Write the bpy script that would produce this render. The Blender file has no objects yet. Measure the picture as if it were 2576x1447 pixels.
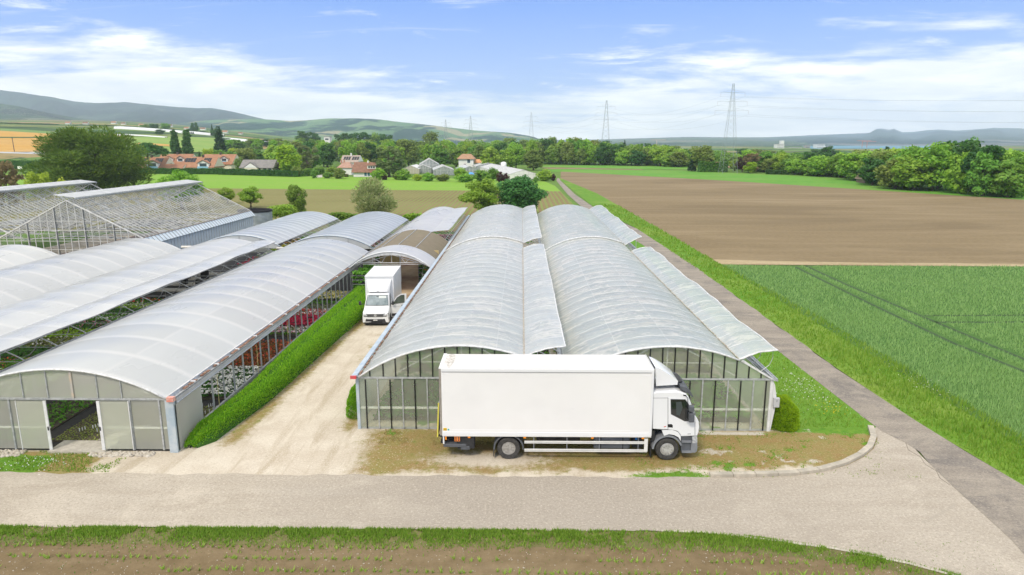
import bpy, math, random
import numpy as np
from mathutils import Vector, Matrix
PI=math.pi
R=math.radians
C=bpy.context.scene.collection
sc=bpy.context.scene
# ---------------------------------------------------------------- camera
cam=bpy.data.cameras.new('camera'); cam.sensor_width=36; cam.lens=24; cam.clip_end=30000; cam.clip_start=.1
co=bpy.data.objects.new('camera',cam); C.objects.link(co); co.location=(0,0,13.5)
PITCH=R(12.05); YAW=R(.783)
co.rotation_euler=(PI/2-PITCH,0,YAW); sc.camera=co
sc.view_settings.view_transform='Standard'; sc.view_settings.look='None'
sc.view_settings.exposure=0.78; sc.view_settings.gamma=1
sc.cycles.max_bounces=9; sc.cycles.transparent_max_bounces=24; sc.cycles.volume_bounces=3
sc.cycles.diffuse_bounces=5; sc.cycles.glossy_bounces=3; sc.cycles.transmission_bounces=5
sc.cycles.caustics_reflective=False; sc.cycles.caustics_refractive=False
sc.cycles.sample_clamp_indirect=6
try:
    sc.cycles.use_denoising=True; sc.cycles.denoiser='OPENIMAGEDENOISE'
except Exception: pass
SUN_EL=R(48); SUN_AZ=R(205)     # compass angle of the sun from +Y, clockwise: behind the camera, to its left
# ---------------------------------------------------------------- node helper
class NT:
    def __init__(s,t):
        s.t=t; s.n=t.nodes; s.l=t.links; s.n.clear()
    def new(s,ty,**k):
        n=s.n.new(ty)
        for a,b in k.items(): setattr(n,a,b)
        return n
    def set(s,sock,v):
        if hasattr(v,'is_output'): s.l.new(v,sock)
        elif v is not None:
            if isinstance(v,(tuple,list)) and len(v)==3 and len(getattr(sock,'default_value',(0,)*3))==4: v=(*v,1)
            sock.default_value=v
    def math(s,op,a,b=None,c=None,clamp=False):
        n=s.new('ShaderNodeMath',operation=op); n.use_clamp=clamp
        s.set(n.inputs[0],a)
        if b is not None: s.set(n.inputs[1],b)
        if c is not None: s.set(n.inputs[2],c)
        return n.outputs[0]
    def mr(s,v,a,b,c=0.,d=1.,smooth=False):
        n=s.new('ShaderNodeMapRange'); n.interpolation_type='SMOOTHSTEP' if smooth else 'LINEAR'; n.clamp=True
        for i,x in enumerate((v,a,b,c,d)): s.set(n.inputs[i],x)
        return n.outputs[0]
    def noise(s,vec,scale,det=4,rough=.55,dist=0.):
        n=s.new('ShaderNodeTexNoise')
        if vec is not None: s.l.new(vec,n.inputs['Vector'])
        n.inputs['Scale'].default_value=scale; n.inputs['Detail'].default_value=det
        n.inputs['Roughness'].default_value=rough; n.inputs['Distortion'].default_value=dist
        return n.outputs['Fac']
    def mix(s,f,a,b,bt='MIX'):
        n=s.new('ShaderNodeMix',data_type='RGBA',blend_type=bt)
        s.set(n.inputs[0],f); s.set(n.inputs[6],a); s.set(n.inputs[7],b)
        return n.outputs[2]
    def map(s,vec,sc=(1,1,1),rot=(0,0,0),loc=(0,0,0)):
        n=s.new('ShaderNodeMapping'); s.l.new(vec,n.inputs[0])
        n.inputs['Location'].default_value=loc; n.inputs['Rotation'].default_value=rot; n.inputs['Scale'].default_value=sc
        return n.outputs[0]
    def sep(s,vec):
        n=s.new('ShaderNodeSeparateXYZ'); s.l.new(vec,n.inputs[0]); return n.outputs
    def comb(s,x,y,z):
        n=s.new('ShaderNodeCombineXYZ')
        for i,v in enumerate((x,y,z)): s.set(n.inputs[i],v)
        return n.outputs[0]
    def pos(s): return s.new('ShaderNodeNewGeometry').outputs['Position']
    def island(s): return s.new('ShaderNodeNewGeometry').outputs['Random Per Island']
    def objrand(s): return s.new('ShaderNodeObjectInfo').outputs['Random']
# ---------------------------------------------------------------- world
w=bpy.data.worlds.new("World"); sc.world=w; w.use_nodes=True
n=NT(w.node_tree)
sky=n.new('ShaderNodeTexSky',sky_type='NISHITA'); sky.sun_disc=False
sky.sun_elevation=SUN_EL; sky.sun_rotation=SUN_AZ; sky.altitude=450; sky.air_density=1.0; sky.dust_density=.4; sky.ozone_density=2.
d=n.new('ShaderNodeTexCoord').outputs['Generated']
X,Y,Z=n.sep(d)
el=n.math('MULTIPLY',n.math('ARCSINE',Z),57.2958)
az=n.math('MULTIPLY',n.math('ARCTAN2',X,Y),57.2958)
zz=n.math('ADD',n.math('MAXIMUM',Z,0.0),.11)
pl=n.comb(n.math('DIVIDE',X,zz),n.math('DIVIDE',Y,zz),0.)
big=n.noise(n.map(pl,(.55,1.0,1),(0,0,R(18)),(3.1,1.7,0)),1.15,7,.62,.35)
wis=n.noise(n.map(pl,(.32,1.5,1),(0,0,R(-24)),(7.3,.4,0)),2.2,8,.66,.9)
puff=n.noise(n.map(d,(5,5,26)),1.6,7,.6,.2)
# height of the cloud bank's ragged upper edge (degrees) against azimuth
rmp=n.new('ShaderNodeValToRGB'); cr=rmp.color_ramp; cr.interpolation='B_SPLINE'
n.l.new(n.mr(az,-45,45),rmp.inputs[0])
pts=[(0,.42),(.11,.42),(.2,.52),(.3,.44),(.38,.36),(.5,.28),(.6,.36),(.7,.45),(.85,.47),(1,.52)]
for i,(p,v) in enumerate(pts):
    e=cr.elements[i] if i<2 else cr.elements.new(p)
    e.position=p; e.color=(v,v,v,1)
edge=n.math('MULTIPLY',rmp.outputs[0],14.)
t=n.math('SUBTRACT',edge,el)
t=n.math('ADD',t,n.math('MULTIPLY',n.math('SUBTRACT',big,.5),17.))
t=n.math('ADD',t,n.math('MULTIPLY',n.math('SUBTRACT',puff,.5),8.))
bank=n.mr(t,-1.2,3.2,0,.96,True)
high=n.mr(wis,.54,.76,0,.5,True)
high2=n.mr(n.noise(n.map(pl,(.8,1.2,1),(0,0,R(10)),(1.3,6.4,0)),1.0,8,.68,.4),.56,.72,0,.75,True)
dome=n.mr(n.noise(n.map(d,(1,1,1.6)),1.7,6,.6,.3),.30,.50,.3,.97,True)
domem=n.math('MULTIPLY',dome,n.mr(el,12.5,22,0,1,True))
cl=n.math('MAXIMUM',bank,n.math('MAXIMUM',high,n.math('MAXIMUM',high2,domem)))
blue=n.mix(n.mr(el,0,10.5,0,1),(3.3,4.4,6.8),(1.15,2.4,6.1))
skyc=n.mix(.94,sky.outputs[0],blue)
shade=n.mr(n.noise(n.map(d,(4,4,22)),2.1,6,.6,.3),.35,.68,0,1,True)
cc=n.mix(shade,(7.0,7.1,7.4),(9.0,8.8,8.5))
col=n.mix(cl,skyc,cc)
bg=n.new('ShaderNodeBackground'); n.l.new(col,bg.inputs[0]); bg.inputs[1].default_value=.1
out=n.new('ShaderNodeOutputWorld'); n.l.new(bg.outputs[0],out.inputs[0])
# ---------------------------------------------------------------- sun
sl=bpy.data.lights.new('sun','SUN'); sl.energy=1.5; sl.angle=R(10); sl.color=(1,.90,.75)
so=bpy.data.objects.new('sun',sl); C.objects.link(so)
sd=Vector((math.sin(SUN_AZ)*math.cos(SUN_EL),math.cos(SUN_AZ)*math.cos(SUN_EL),math.sin(SUN_EL)))
so.rotation_euler=sd.to_track_quat('Z','Y').to_euler(); so.location=(0,0,60)
# ---------------------------------------------------------------- photo pixel (2576 wide) -> place on the ground
F=1717.; CX=1288.; CY=723.5
_cp,_sp,_cy,_sy=math.cos(PITCH),math.sin(PITCH),math.cos(YAW),math.sin(YAW)
FW=(-_sy*_cp,_cy*_cp,-_sp); RT=(_cy,_sy,0); UP=(-_sy*_sp,_cy*_sp,_cp)
def ray(px,py):
    a=(px-CX)/F; b=-(py-CY)/F
    return [FW[i]+a*RT[i]+b*UP[i] for i in range(3)]
def G(px,py,z=0):
    r=ray(px,py); t=(z-13.5)/r[2]; return (r[0]*t,r[1]*t)
def at(px,py,y):
    r=ray(px,py); t=y/r[1]; return (r[0]*t,y,13.5+r[2]*t)
def sst(a,b,x):
    t=min(1,max(0,(x-a)/(b-a))); return t*t*(3-2*t)
def hgt(x,y):
    if y<=10: return 0.
    d=math.hypot(x,y)
    L=sst(-.12,-.6,x/y)
    return L*(30*sst(350,1100,d)+.03*min(1800,max(0,d-1000)))
def GT(px,py):
    r=ray(px,py); t0=50.
    while t0<4000:
        x,y,z=r[0]*t0,r[1]*t0,13.5+r[2]*t0
        if z<=hgt(x,y): return (x,y,hgt(x,y))
        t0*=1.01
    return (x,y,hgt(x,y))
# ---------------------------------------------------------------- object helpers
ROOT={}
def setp(o,label=None,cat=None,group=None,kind=None):
    if label: o['label']=label
    if cat: o['category']=cat
    if group: o['group']=group
    if kind: o['kind']=kind
    return o
def thing(name,label,cat,loc=(0,0,0),rz=0,group=None):
    o=bpy.data.objects.new(name,None); C.objects.link(o); o.location=loc; o.rotation_euler=(0,0,rz)
    o.empty_display_size=.2; ROOT[o]=Vector(loc)
    return setp(o,label,cat,group)
def mesh_obj(name,v,f,mat,parent=None,smooth=False,w=True):
    me=bpy.data.meshes.new(name)
    v=np.asarray(v,dtype=np.float64).reshape(-1,3)
    if parent is not None and w: v=v-np.array(ROOT[parent])
    loc=None
    if parent is None:
        loc=np.array([(v[:,0].min()+v[:,0].max())/2,(v[:,1].min()+v[:,1].max())/2,v[:,2].min()]); v=v-loc
    me.from_pydata(v.tolist(),[],f) if not isinstance(f,np.ndarray) else quads(me,v,f)
    me.update()
    if smooth: me.polygons.foreach_set('use_smooth',[True]*len(me.polygons))
    if mat is not None:
        if isinstance(mat,(list,tuple)):
            for m in mat: me.materials.append(m)
        else: me.materials.append(mat)
    o=bpy.data.objects.new(name,me); C.objects.link(o)
    if parent is not None: o.parent=parent; ROOT[o]=ROOT[parent] if w else Vector((0,0,0))
    else: o.location=loc
    return o
def quads(me,v,f):
    k=f.shape[1]; nf=len(f)
    me.vertices.add(len(v)); me.vertices.foreach_set('co',v.astype(np.float32).ravel())
    me.loops.add(nf*k); me.loops.foreach_set('vertex_index',f.astype(np.int32).ravel())
    me.polygons.add(nf); me.polygons.foreach_set('loop_start',np.arange(0,nf*k,k,dtype=np.int32))
    try: me.polygons.foreach_set('loop_total',np.full(nf,k,dtype=np.int32))
    except Exception: pass
    me.validate()
class MB:
    def __init__(s): s.v=[]; s.f=[]
    def add(s,v,f):
        k=len(s.v); s.v+= [tuple(p) for p in v]; s.f+=[tuple(i+k for i in q) for q in f]; return s
    def box(s,x0,x1,y0,y1,z0,z1,bev=0.):
        if bev>0:
            b=min(bev,(x1-x0)/2.01,(y1-y0)/2.01,(z1-z0)/2.01)
            bm=__import__('bmesh').new(); __import__('bmesh').ops.create_cube(bm,size=1)
            for q in bm.verts: q.co=Vector(((x0+x1)/2+q.co.x*(x1-x0),(y0+y1)/2+q.co.y*(y1-y0),(z0+z1)/2+q.co.z*(z1-z0)))
            __import__('bmesh').ops.bevel(bm,geom=bm.edges[:],offset=b,segments=2,affect='EDGES',profile=.5)
            bm.verts.index_update()
            s.add([q.co[:] for q in bm.verts],[[q.index for q in f.verts] for f in bm.faces]); bm.free(); return s
        return s.add([(x0,y0,z0),(x1,y0,z0),(x1,y1,z0),(x0,y1,z0),(x0,y0,z1),(x1,y0,z1),(x1,y1,z1),(x0,y1,z1)],
          [(0,3,2,1),(4,5,6,7),(0,1,5,4),(1,2,6,5),(2,3,7,6),(3,0,4,7)])
    def bar(s,a,b,r,n=4,r2=None):
        a=Vector(a);b=Vector(b);d=b-a
        if d.length<1e-6: return s
        q=d.to_track_quat('Z','Y'); r2=r if r2 is None else r2; v=[];o=PI/4 if n==4 else 0
        for c,rr in ((a,r),(b,r2)):
            for i in range(n):
                t=2*PI*i/n+o; v.append(c+q@Vector((math.cos(t)*rr,math.sin(t)*rr,0)))
        f=[(i,(i+1)%n,n+(i+1)%n,n+i) for i in range(n)]+[tuple(range(n-1,-1,-1)),tuple(range(n,2*n))]
        return s.add(v,f)
    def tube(s,pts,r,n=6,cap=True):
        pts=[Vector(p) for p in pts]; v=[]; m=len(pts)
        for i,p in enumerate(pts):
            d=(pts[min(i+1,m-1)]-pts[max(i-1,0)]); q=d.to_track_quat('Z','Y')
            rr=r[i] if isinstance(r,(list,tuple)) else r
            for k in range(n):
                t=2*PI*k/n; v.append(p+q@Vector((math.cos(t)*rr,math.sin(t)*rr,0)))
        f=[(i*n+k,i*n+(k+1)%n,(i+1)*n+(k+1)%n,(i+1)*n+k) for i in range(m-1) for k in range(n)]
        if cap: f+=[tuple(range(n-1,-1,-1)),tuple(range((m-1)*n,m*n))]
        return s.add(v,f)
    def prism(s,poly,axis,a,b):
        # poly in the two other axes; extruded along axis from a to b
        n=len(poly)
        def P(p,t): return {'x':(t,p[0],p[1]),'y':(p[0],t,p[1]),'z':(p[0],p[1],t)}[axis]
        v=[P(p,a) for p in poly]+[P(p,b) for p in poly]
        f=[(i,(i+1)%n,n+(i+1)%n,n+i) for i in range(n)]+[tuple(range(n-1,-1,-1)),tuple(range(n,2*n))]
        return s.add(v,f)
    def lathe(s,c,axis,prof,n=24,cap=True):
        v=[];m=len(prof)
        for (r,h) in prof:
            for k in range(n):
                t=2*PI*k/n; u,w_=math.cos(t)*r,math.sin(t)*r
                p={'y':(u,h,w_),'z':(u,w_,h),'x':(h,u,w_)}[axis]; v.append((c[0]+p[0],c[1]+p[1],c[2]+p[2]))
        f=[(i*n+k,i*n+(k+1)%n,(i+1)*n+(k+1)%n,(i+1)*n+k) for i in range(m-1) for k in range(n)]
        if cap: f+=[tuple(range(n-1,-1,-1)),tuple(range((m-1)*n,m*n))]
        return s.add(v,f)
    def sheet(s,P,nu,nv):
        v=[P(i/nu,j/nv) for j in range(nv+1) for i in range(nu+1)]
        f=[(j*(nu+1)+i,j*(nu+1)+i+1,(j+1)*(nu+1)+i+1,(j+1)*(nu+1)+i) for j in range(nv) for i in range(nu)]
        return s.add(v,f)
    def build(s,name,mat,parent=None,smooth=False,w=True):
        return mesh_obj(name,s.v,s.f,mat,parent,smooth,w)
def dup(root,loc,rz=None,scale=None,label=None,group=None):
    r=root.copy(); C.objects.link(r); r.location=loc
    if rz is not None: r.rotation_euler=(0,0,rz)
    if scale is not None: r.scale=scale if isinstance(scale,tuple) else (scale,)*3
    if label: r['label']=label
    if group: r['group']=group
    for ch in KIDS.get(root,list(root.children)):
        c=ch.copy(); C.objects.link(c); c.parent=r
    ROOT[r]=Vector(loc)
    return r
KIDS={}
# ---------------------------------------------------------------- materials
def mat(name,c1,c2=None,ns=4.,lo=.4,hi=.6,rough=.7,metal=0.,bs=0.,bstr=.3,spec=.4,transl=0.,transp=0.,rnd=False,c3=None,ns3=.3,coat=0.,stretch=(1,1,1),thin=False):
    m=bpy.data.materials.new(name); m.use_nodes=True; n=NT(m.node_tree)
    p=n.pos(); ps=n.map(p,stretch) if stretch!=(1,1,1) else p
    col=None
    if c2 is not None:
        f=n.island() if rnd else n.mr(n.noise(ps,ns,5,.6),lo,hi)
        col=n.mix(f,c1,c2)
    if c3 is not None:
        f3=n.mr(n.noise(p,ns3,4,.6),.42,.62)
        col=n.mix(f3,col if col is not None else c1,c3)
    b=n.new('ShaderNodeBsdfPrincipled'); n.set(b.inputs['Base Color'],col if col is not None else c1)
    b.inputs['Roughness'].default_value=rough; b.inputs['Metallic'].default_value=metal
    b.inputs['Specular IOR Level'].default_value=spec; b.inputs['Coat Weight'].default_value=coat
    if coat: b.inputs['Coat Roughness'].default_value=.08
    if bs>0:
        bp=n.new('ShaderNodeBump'); bp.inputs['Strength'].default_value=bstr; bp.inputs['Distance'].default_value=.05
        n.l.new(n.noise(ps,bs,4,.6),bp.inputs['Height']); n.l.new(bp.outputs[0],b.inputs['Normal'])
    s=b.outputs[0]
    if transl>0:
        tr=n.new('ShaderNodeBsdfTranslucent'); n.set(tr.inputs[0],col if col is not None else c1)
        mx=n.new('ShaderNodeMixShader'); mx.inputs[0].default_value=transl
        n.l.new(s,mx.inputs[1]); n.l.new(tr.outputs[0],mx.inputs[2]); s=mx.outputs[0]
    if transp>0:
        tr=n.new('ShaderNodeBsdfTransparent')
        mx=n.new('ShaderNodeMixShader'); mx.inputs[0].default_value=transp
        n.l.new(s,mx.inputs[1]); n.l.new(tr.outputs[0],mx.inputs[2]); s=mx.outputs[0]
    o=n.new('ShaderNodeOutputMaterial'); n.l.new(s,o.inputs[0])
    return m
def leafmat(name,c1,c2,hue=.0,transl=.35):
    m=bpy.data.materials.new(name); m.use_nodes=True; n=NT(m.node_tree)
    col=n.mix(n.island(),c1,c2)
    hs=n.new('ShaderNodeHueSaturation'); n.l.new(col,hs.inputs['Color'])
    r=n.objrand()
    n.l.new(n.mr(r,0,1,.5-hue,.5+hue),hs.inputs['Hue'])
    n.l.new(n.mr(n.math('FRACT',n.math('MULTIPLY',r,7.31)),0,1,1-6*hue,1+6*hue),hs.inputs['Value'])
    c=hs.outputs[0]
    a=n.new('ShaderNodeBsdfPrincipled'); n.l.new(c,a.inputs['Base Color']); a.inputs['Roughness'].default_value=.6; a.inputs['Specular IOR Level'].default_value=.25
    t=n.new('ShaderNodeBsdfTranslucent'); n.l.new(n.mix(.4,c,(.5,.75,.05),'MULTIPLY') if False else c,t.inputs[0])
    mx=n.new('ShaderNodeMixShader'); mx.inputs[0].default_value=transl
    n.l.new(a.outputs[0],mx.inputs[1]); n.l.new(t.outputs[0],mx.inputs[2])
    o=n.new('ShaderNodeOutputMaterial'); n.l.new(mx.outputs[0],o.inputs[0]); return m
def filmmat(name,base,rib,y0,sp,x0,psp,wr=.0,transp=.1,rough=.25,ribw=.16,wear_sheen=None,purl=.5,trl=.36):
    """greenhouse film: paler where it lies on a rib or a purlin, wrinkled, a little dirty, with sheen painted in"""
    m=bpy.data.materials.new(name); m.use_nodes=True; n=NT(m.node_tree)
    p=n.pos(); x,y,z=n.sep(p)
    ry=n.mr(n.math('PINGPONG',n.math('SUBTRACT',y,y0),sp/2),0,ribw,1,0,True)
    rx=n.mr(n.math('PINGPONG',n.math('SUBTRACT',x,x0),psp/2),0,ribw*.45,purl,0,True)
    f=n.math('MAXIMUM',ry,rx)
    big=n.noise(n.map(p,(1,.35,1)),.35,4,.6)
    cell=n.comb(n.math('FLOOR',n.math('DIVIDE',n.math('SUBTRACT',x,x0),psp/2 if wr>.1 else psp)),n.math('FLOOR',n.math('DIVIDE',n.math('SUBTRACT',y,y0),sp)),0.)
    wn_=n.new('ShaderNodeTexWhiteNoise',noise_dimensions='3D'); n.l.new(cell,wn_.inputs[0])
    c=n.mix(n.mr(big,.38,.62),base,tuple(min(1,q*1.06) for q in base))
    c=n.mix(n.mr(wn_.outputs[0],0,1,0,.55 if wr<.1 else .9),c,tuple(q*.86 for q in base))
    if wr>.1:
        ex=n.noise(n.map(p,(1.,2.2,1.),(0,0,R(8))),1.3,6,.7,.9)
        sheen=n.mr(n.math('ADD',n.math('MULTIPLY',wn_.outputs[0],.22),ex),.64,.73,0,.85); c=n.mix(sheen,c,(.93,.925,.905))  # white sheen of the slack film painted into the colour, bay by bay
    if wear_sheen:
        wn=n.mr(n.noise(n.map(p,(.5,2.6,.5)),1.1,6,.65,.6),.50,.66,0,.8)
        c=n.mix(wn,c,wear_sheen); st=n.mr(n.noise(n.map(p,(1.3,4.,1.3),(0,0,R(34))),1.6,6,.7,1.2),.56,.64,0,.85); c=n.mix(st,c,tuple(min(.93,q*1.12) for q in wear_sheen))  # cream wear and white sheen streaks, both mixed into the film colour
    c=n.mix(f,c,rib)
    b=n.new('ShaderNodeBsdfPrincipled'); n.l.new(c,b.inputs['Base Color'])
    n.l.new(n.mr(big,.3,.7,rough*.75,rough*1.35),b.inputs['Roughness']); b.inputs['Specular IOR Level'].default_value=.55; b.inputs['Coat Weight'].default_value=.35; b.inputs['Coat Roughness'].default_value=.10
    h=n.noise(n.map(p,(2.2,.7,2.2)),1.6,5,.6)
    bp=n.new('ShaderNodeBump'); bp.inputs['Strength'].default_value=.25+wr; bp.inputs['Distance'].default_value=.04
    if wr>0:
        h2=n.noise(n.map(p,(.9,6.,.9),(0,0,R(9))),1.5,5,.65,.8)
        h=n.math('ADD',h,n.math('MULTIPLY',h2,1.4))
    n.l.new(h,bp.inputs['Height']); n.l.new(bp.outputs[0],b.inputs['Normal'])
    t=n.new('ShaderNodeBsdfTranslucent'); n.l.new(c,t.inputs[0])
    mx=n.new('ShaderNodeMixShader'); mx.inputs[0].default_value=trl
    n.l.new(b.outputs[0],mx.inputs[1]); n.l.new(t.outputs[0],mx.inputs[2])
    tr=n.new('ShaderNodeBsdfTransparent'); m2=n.new('ShaderNodeMixShader')
    n.l.new(n.math('MULTIPLY',n.math('SUBTRACT',1.,f),transp),m2.inputs[0])
    n.l.new(mx.outputs[0],m2.inputs[1]); n.l.new(tr.outputs[0],m2.inputs[2])
    o=n.new('ShaderNodeOutputMaterial'); n.l.new(m2.outputs[0],o.inputs[0]); return m
STEEL=mat('galvanised_steel',(.50,.52,.53),(.36,.38,.39),6,rough=.45,metal=.35)
STEELD=mat('weathered_steel',(.30,.31,.31),(.20,.20,.19),5,rough=.6,metal=.3)
WHITEM=mat('white_metal',(.74,.75,.75),(.62,.63,.63),3,rough=.45)
BLUEG=mat('pale_blue_steel',(.38,.47,.54),(.50,.56,.60),2,rough=.4,metal=.2)
BLACKB=mat('black_rubber_bar',(.012,.012,.013),rough=.5)
CONC=mat('concrete',(.50,.47,.40),(.40,.37,.31),5,rough=.9,bs=20)
GREYC=mat('grey_curb',(.36,.37,.37),(.28,.29,.29),3,rough=.7)
PINKP=mat('faded_red_cap',(.60,.22,.17),(.62,.42,.35),6,rough=.6)
REDP=mat('red_cap',(.60,.06,.07),(.5,.1,.1),9,rough=.5)
DEBR=mat('leaf_debris',(.16,.07,.045),(.30,.20,.14),9,rough=.9)
BLACKG=mat('black_ground_cover',(.022,.022,.024),(.04,.038,.035),6,rough=.85)
YCORD=mat('yellow_cord',(.62,.55,.22),rough=.7)
WHITEP=mat('white_paint',(.80,.81,.81),rough=.32,coat=.3)
PIPEW=mat('white_pipe',(.72,.70,.64),rough=.5)
def polymat(name,c1,c2,transp,hl=22.):
    m=bpy.data.materials.new(name); m.use_nodes=True; n=NT(m.node_tree); p=n.pos(); x,y,z=n.sep(p)
    st=n.mr(n.noise(n.map(p,(7,7,.35)),1.2,5,.7),.53,.68,0,.55)
    st=n.math('MULTIPLY',st,n.mr(z,0.2,1.3,1,0))
    c=n.mix(n.mr(n.noise(p,.5,3,.5),.35,.65),c1,c2)
    c=n.mix(st,c,(.62,.62,.56))
    ln=n.mr(n.math('PINGPONG',z,.5/hl*1.4),0,.008,.12,0)
    c=n.mix(ln,c,(.6,.6,.55))
    b=n.new('ShaderNodeBsdfPrincipled'); n.l.new(c,b.inputs['Base Color']); b.inputs['Roughness'].default_value=.3; b.inputs['Specular IOR Level'].default_value=.4
    t=n.new('ShaderNodeBsdfTranslucent'); n.l.new(c,t.inputs[0]); mx=n.new('ShaderNodeMixShader'); mx.inputs[0].default_value=.3
    n.l.new(b.outputs[0],mx.inputs[1]); n.l.new(t.outputs[0],mx.inputs[2])
    tr=n.new('ShaderNodeBsdfTransparent'); tr.inputs[0].default_value=(.93,.97,.9,1); m2=n.new('ShaderNodeMixShader'); m2.inputs[0].default_value=transp
    n.l.new(mx.outputs[0],m2.inputs[1]); n.l.new(tr.outputs[0],m2.inputs[2])
    o=n.new('ShaderNodeOutputMaterial'); n.l.new(m2.outputs[0],o.inputs[0]); return m
POLY=polymat('twinwall_sheet',(.68,.69,.60),(.76,.76,.68),.50)
PALEG=polymat('pale_gable_film',(.62,.66,.68),(.70,.73,.74),.12)
POLYC=polymat('clear_twinwall',(.56,.59,.47),(.66,.67,.56),.66)
POLYG=polymat('clear_gable',(.56,.59,.47),(.66,.67,.56),.62)
POLY2=polymat('twinwall_gable',(.70,.72,.62),(.76,.76,.68),.42)
GLASSH=mat('greenhouse_glass',(.07,.09,.10),(.42,.45,.46),.6,.50,.68,rough=.10,transp=.80,transl=.15,spec=.6,stretch=(2,.6,2))
# ================================================================ GROUND AND FIELDS
rng=np.random.default_rng(7)
def attr(o,name,vals):
    a=o.data.attributes.new(name,'FLOAT','POINT'); a.data.foreach_set('value',np.asarray(vals,dtype=np.float32))
def groundmat():
    m=bpy.data.materials.new('plain'); m.use_nodes=True; n=NT(m.node_tree); p=n.pos()
    v=n.new('ShaderNodeTexVoronoi'); n.l.new(n.map(p,(1,2.1,1),(0,0,R(12))),v.inputs['Vector']); v.inputs['Scale'].default_value=.0042; v.inputs['Randomness'].default_value=.8
    r=n.sep(v.outputs['Color'])[0]
    c=n.mix(n.mr(r,.0,1),(.075,.17,.03),(.16,.22,.05))
    c=n.mix(n.mr(r,.72,.74),c,(.30,.22,.10))
    c=n.mix(n.mr(r,.30,.28),c,(.05,.10,.03))
    sp=n.mr(n.noise(p,.016,5,.7),.55,.6)
    c=n.mix(sp,c,(.03,.065,.022))
    near=n.noise(p,.8,5,.6)
    g=n.mix(n.mr(near,.35,.65),(.085,.19,.03),(.15,.22,.05))
    x,y,z=n.sep(p)
    dd=n.math('POWER',n.math('ADD',n.math('POWER',x,2.),n.math('POWER',y,2.)),.5)
    c=n.mix(n.mr(dd,420,520),g,c)
    b=n.new('ShaderNodeBsdfPrincipled'); n.l.new(c,b.inputs[0]); b.inputs['Roughness'].default_value=.95; b.inputs['Specular IOR Level'].default_value=.1
    o=n.new('ShaderNodeOutputMaterial'); n.l.new(b.outputs[0],o.inputs[0]); return m
angs=list(np.arange(-64,4,.7))+list(np.arange(4,64,4.))+list(np.arange(64,296,8.))
rad=[0.5,10,30,60,100,150,200,250]+list(np.arange(300,1500,25.))+list(np.arange(1500,3100,100.))+[3600,4500,6500,9000,12500,15500]
v=[];f=[]
for r in rad:
    for a in angs:
        x,y=r*math.sin(R(a)),r*math.cos(R(a)); v.append((x,y,hgt(x,y)-.06))
na=len(angs)
f=[(j*na+i,j*na+(i+1)%na,(j+1)*na+(i+1)%na,(j+1)*na+i) for j in range(len(rad)-1) for i in range(na)]
f.append(tuple(range(na-1,-1,-1)))
ground=setp(mesh_obj('ground',v,f,groundmat(),smooth=True),kind='structure')
def patch(name,pts,z,m):
    o=mesh_obj(name,[(p[0],p[1],z) for p in pts],[tuple(range(len(pts)))],m); return setp(o,kind='structure')
def drape(name,px4,m,off=.5,nu=24,nv=10):
    P=[GT(*p) for p in px4]
    def S(u,v_):
        a=[P[0][i]*(1-u)+P[1][i]*u for i in range(2)]; b=[P[3][i]*(1-u)+P[2][i]*u for i in range(2)]
        x=a[0]*(1-v_)+b[0]*v_; y=a[1]*(1-v_)+b[1]*v_
        return (x,y,hgt(x,y)+off)
    return setp(MB().sheet(S,nu,nv).build(name,m),kind='structure')
def soilmat(name,c1,c2,c3,streak=(.02,.9),rows=None,stone=True,sx=(.1,.75,1)):
    m=bpy.data.materials.new(name); m.use_nodes=True; n=NT(m.node_tree); p=n.pos(); x,y,z=n.sep(p)
    c=n.mix(n.mr(n.noise(p,1.6,6,.7),.38,.62),c1,c2)
    st=n.mr(n.noise(n.map(p,sx,(0,0,R(-3))),.45,6,.62),.50,.72,0,.55)
    c=n.mix(st,c,c3)
    bd=n.noise(n.map(p,(.35,1.1,1),(0,0,R(-6))),.05,5,.6,.6); c=n.mix(n.mr(bd,.50,.62,0,.5),c,c3); c=n.mix(n.mr(bd,.45,.36,0,.4),c,tuple(q*.7 for q in c1))
    cl=n.mr(n.noise(p,6.,4,.8),.62,.70,0,.65)
    c=n.mix(cl,c,tuple(min(1,q*1.6) for q in c3) if stone else c3)
    dk=n.mr(n.noise(p,3.1,5,.75),.40,.30,0,.5)
    c=n.mix(dk,c,tuple(q*.5 for q in c1))
    if rows:
        ax,spc,colr,wd=rows
        q=n.math('ADD',x if ax=='x' else y,n.math('MULTIPLY',n.math('SUBTRACT',n.noise(p,.15,2,.5),.5),.5))
        r=n.mr(n.math('PINGPONG',q,spc/2),wd*.4,wd,1,0)
        r=n.math('MULTIPLY',r,n.mr(n.noise(p,3.,3,.7),.36,.46))
        c=n.mix(r,c,colr)
    b=n.new('ShaderNodeBsdfPrincipled'); n.l.new(c,b.inputs[0]); b.inputs['Roughness'].default_value=.95; b.inputs['Specular IOR Level'].default_value=.1
    bp=n.new('ShaderNodeBump'); bp.inputs['Strength'].default_value=.6; bp.inputs['Distance'].default_value=.06
    n.l.new(n.noise(p,5.,5,.75),bp.inputs['Height']); n.l.new(bp.outputs[0],b.inputs['Normal'])
    o=n.new('ShaderNodeOutputMaterial'); n.l.new(b.outputs[0],o.inputs[0]); return m
SOIL=soilmat('tilled_soil',(.195,.147,.082),(.235,.18,.102),(.30,.235,.142),sx=(.05,.5,1))
SOILN=soilmat('seedling_soil',(.158,.116,.062),(.205,.152,.085),(.265,.205,.125),rows=None,sx=(.3,1.6,1))
SOILR=soilmat('row_soil',(.19,.145,.065),(.225,.175,.08),(.25,.205,.10),rows=('x',1.1,(.19,.25,.065),.28),stone=False,sx=(1.,.1,1))
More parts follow.
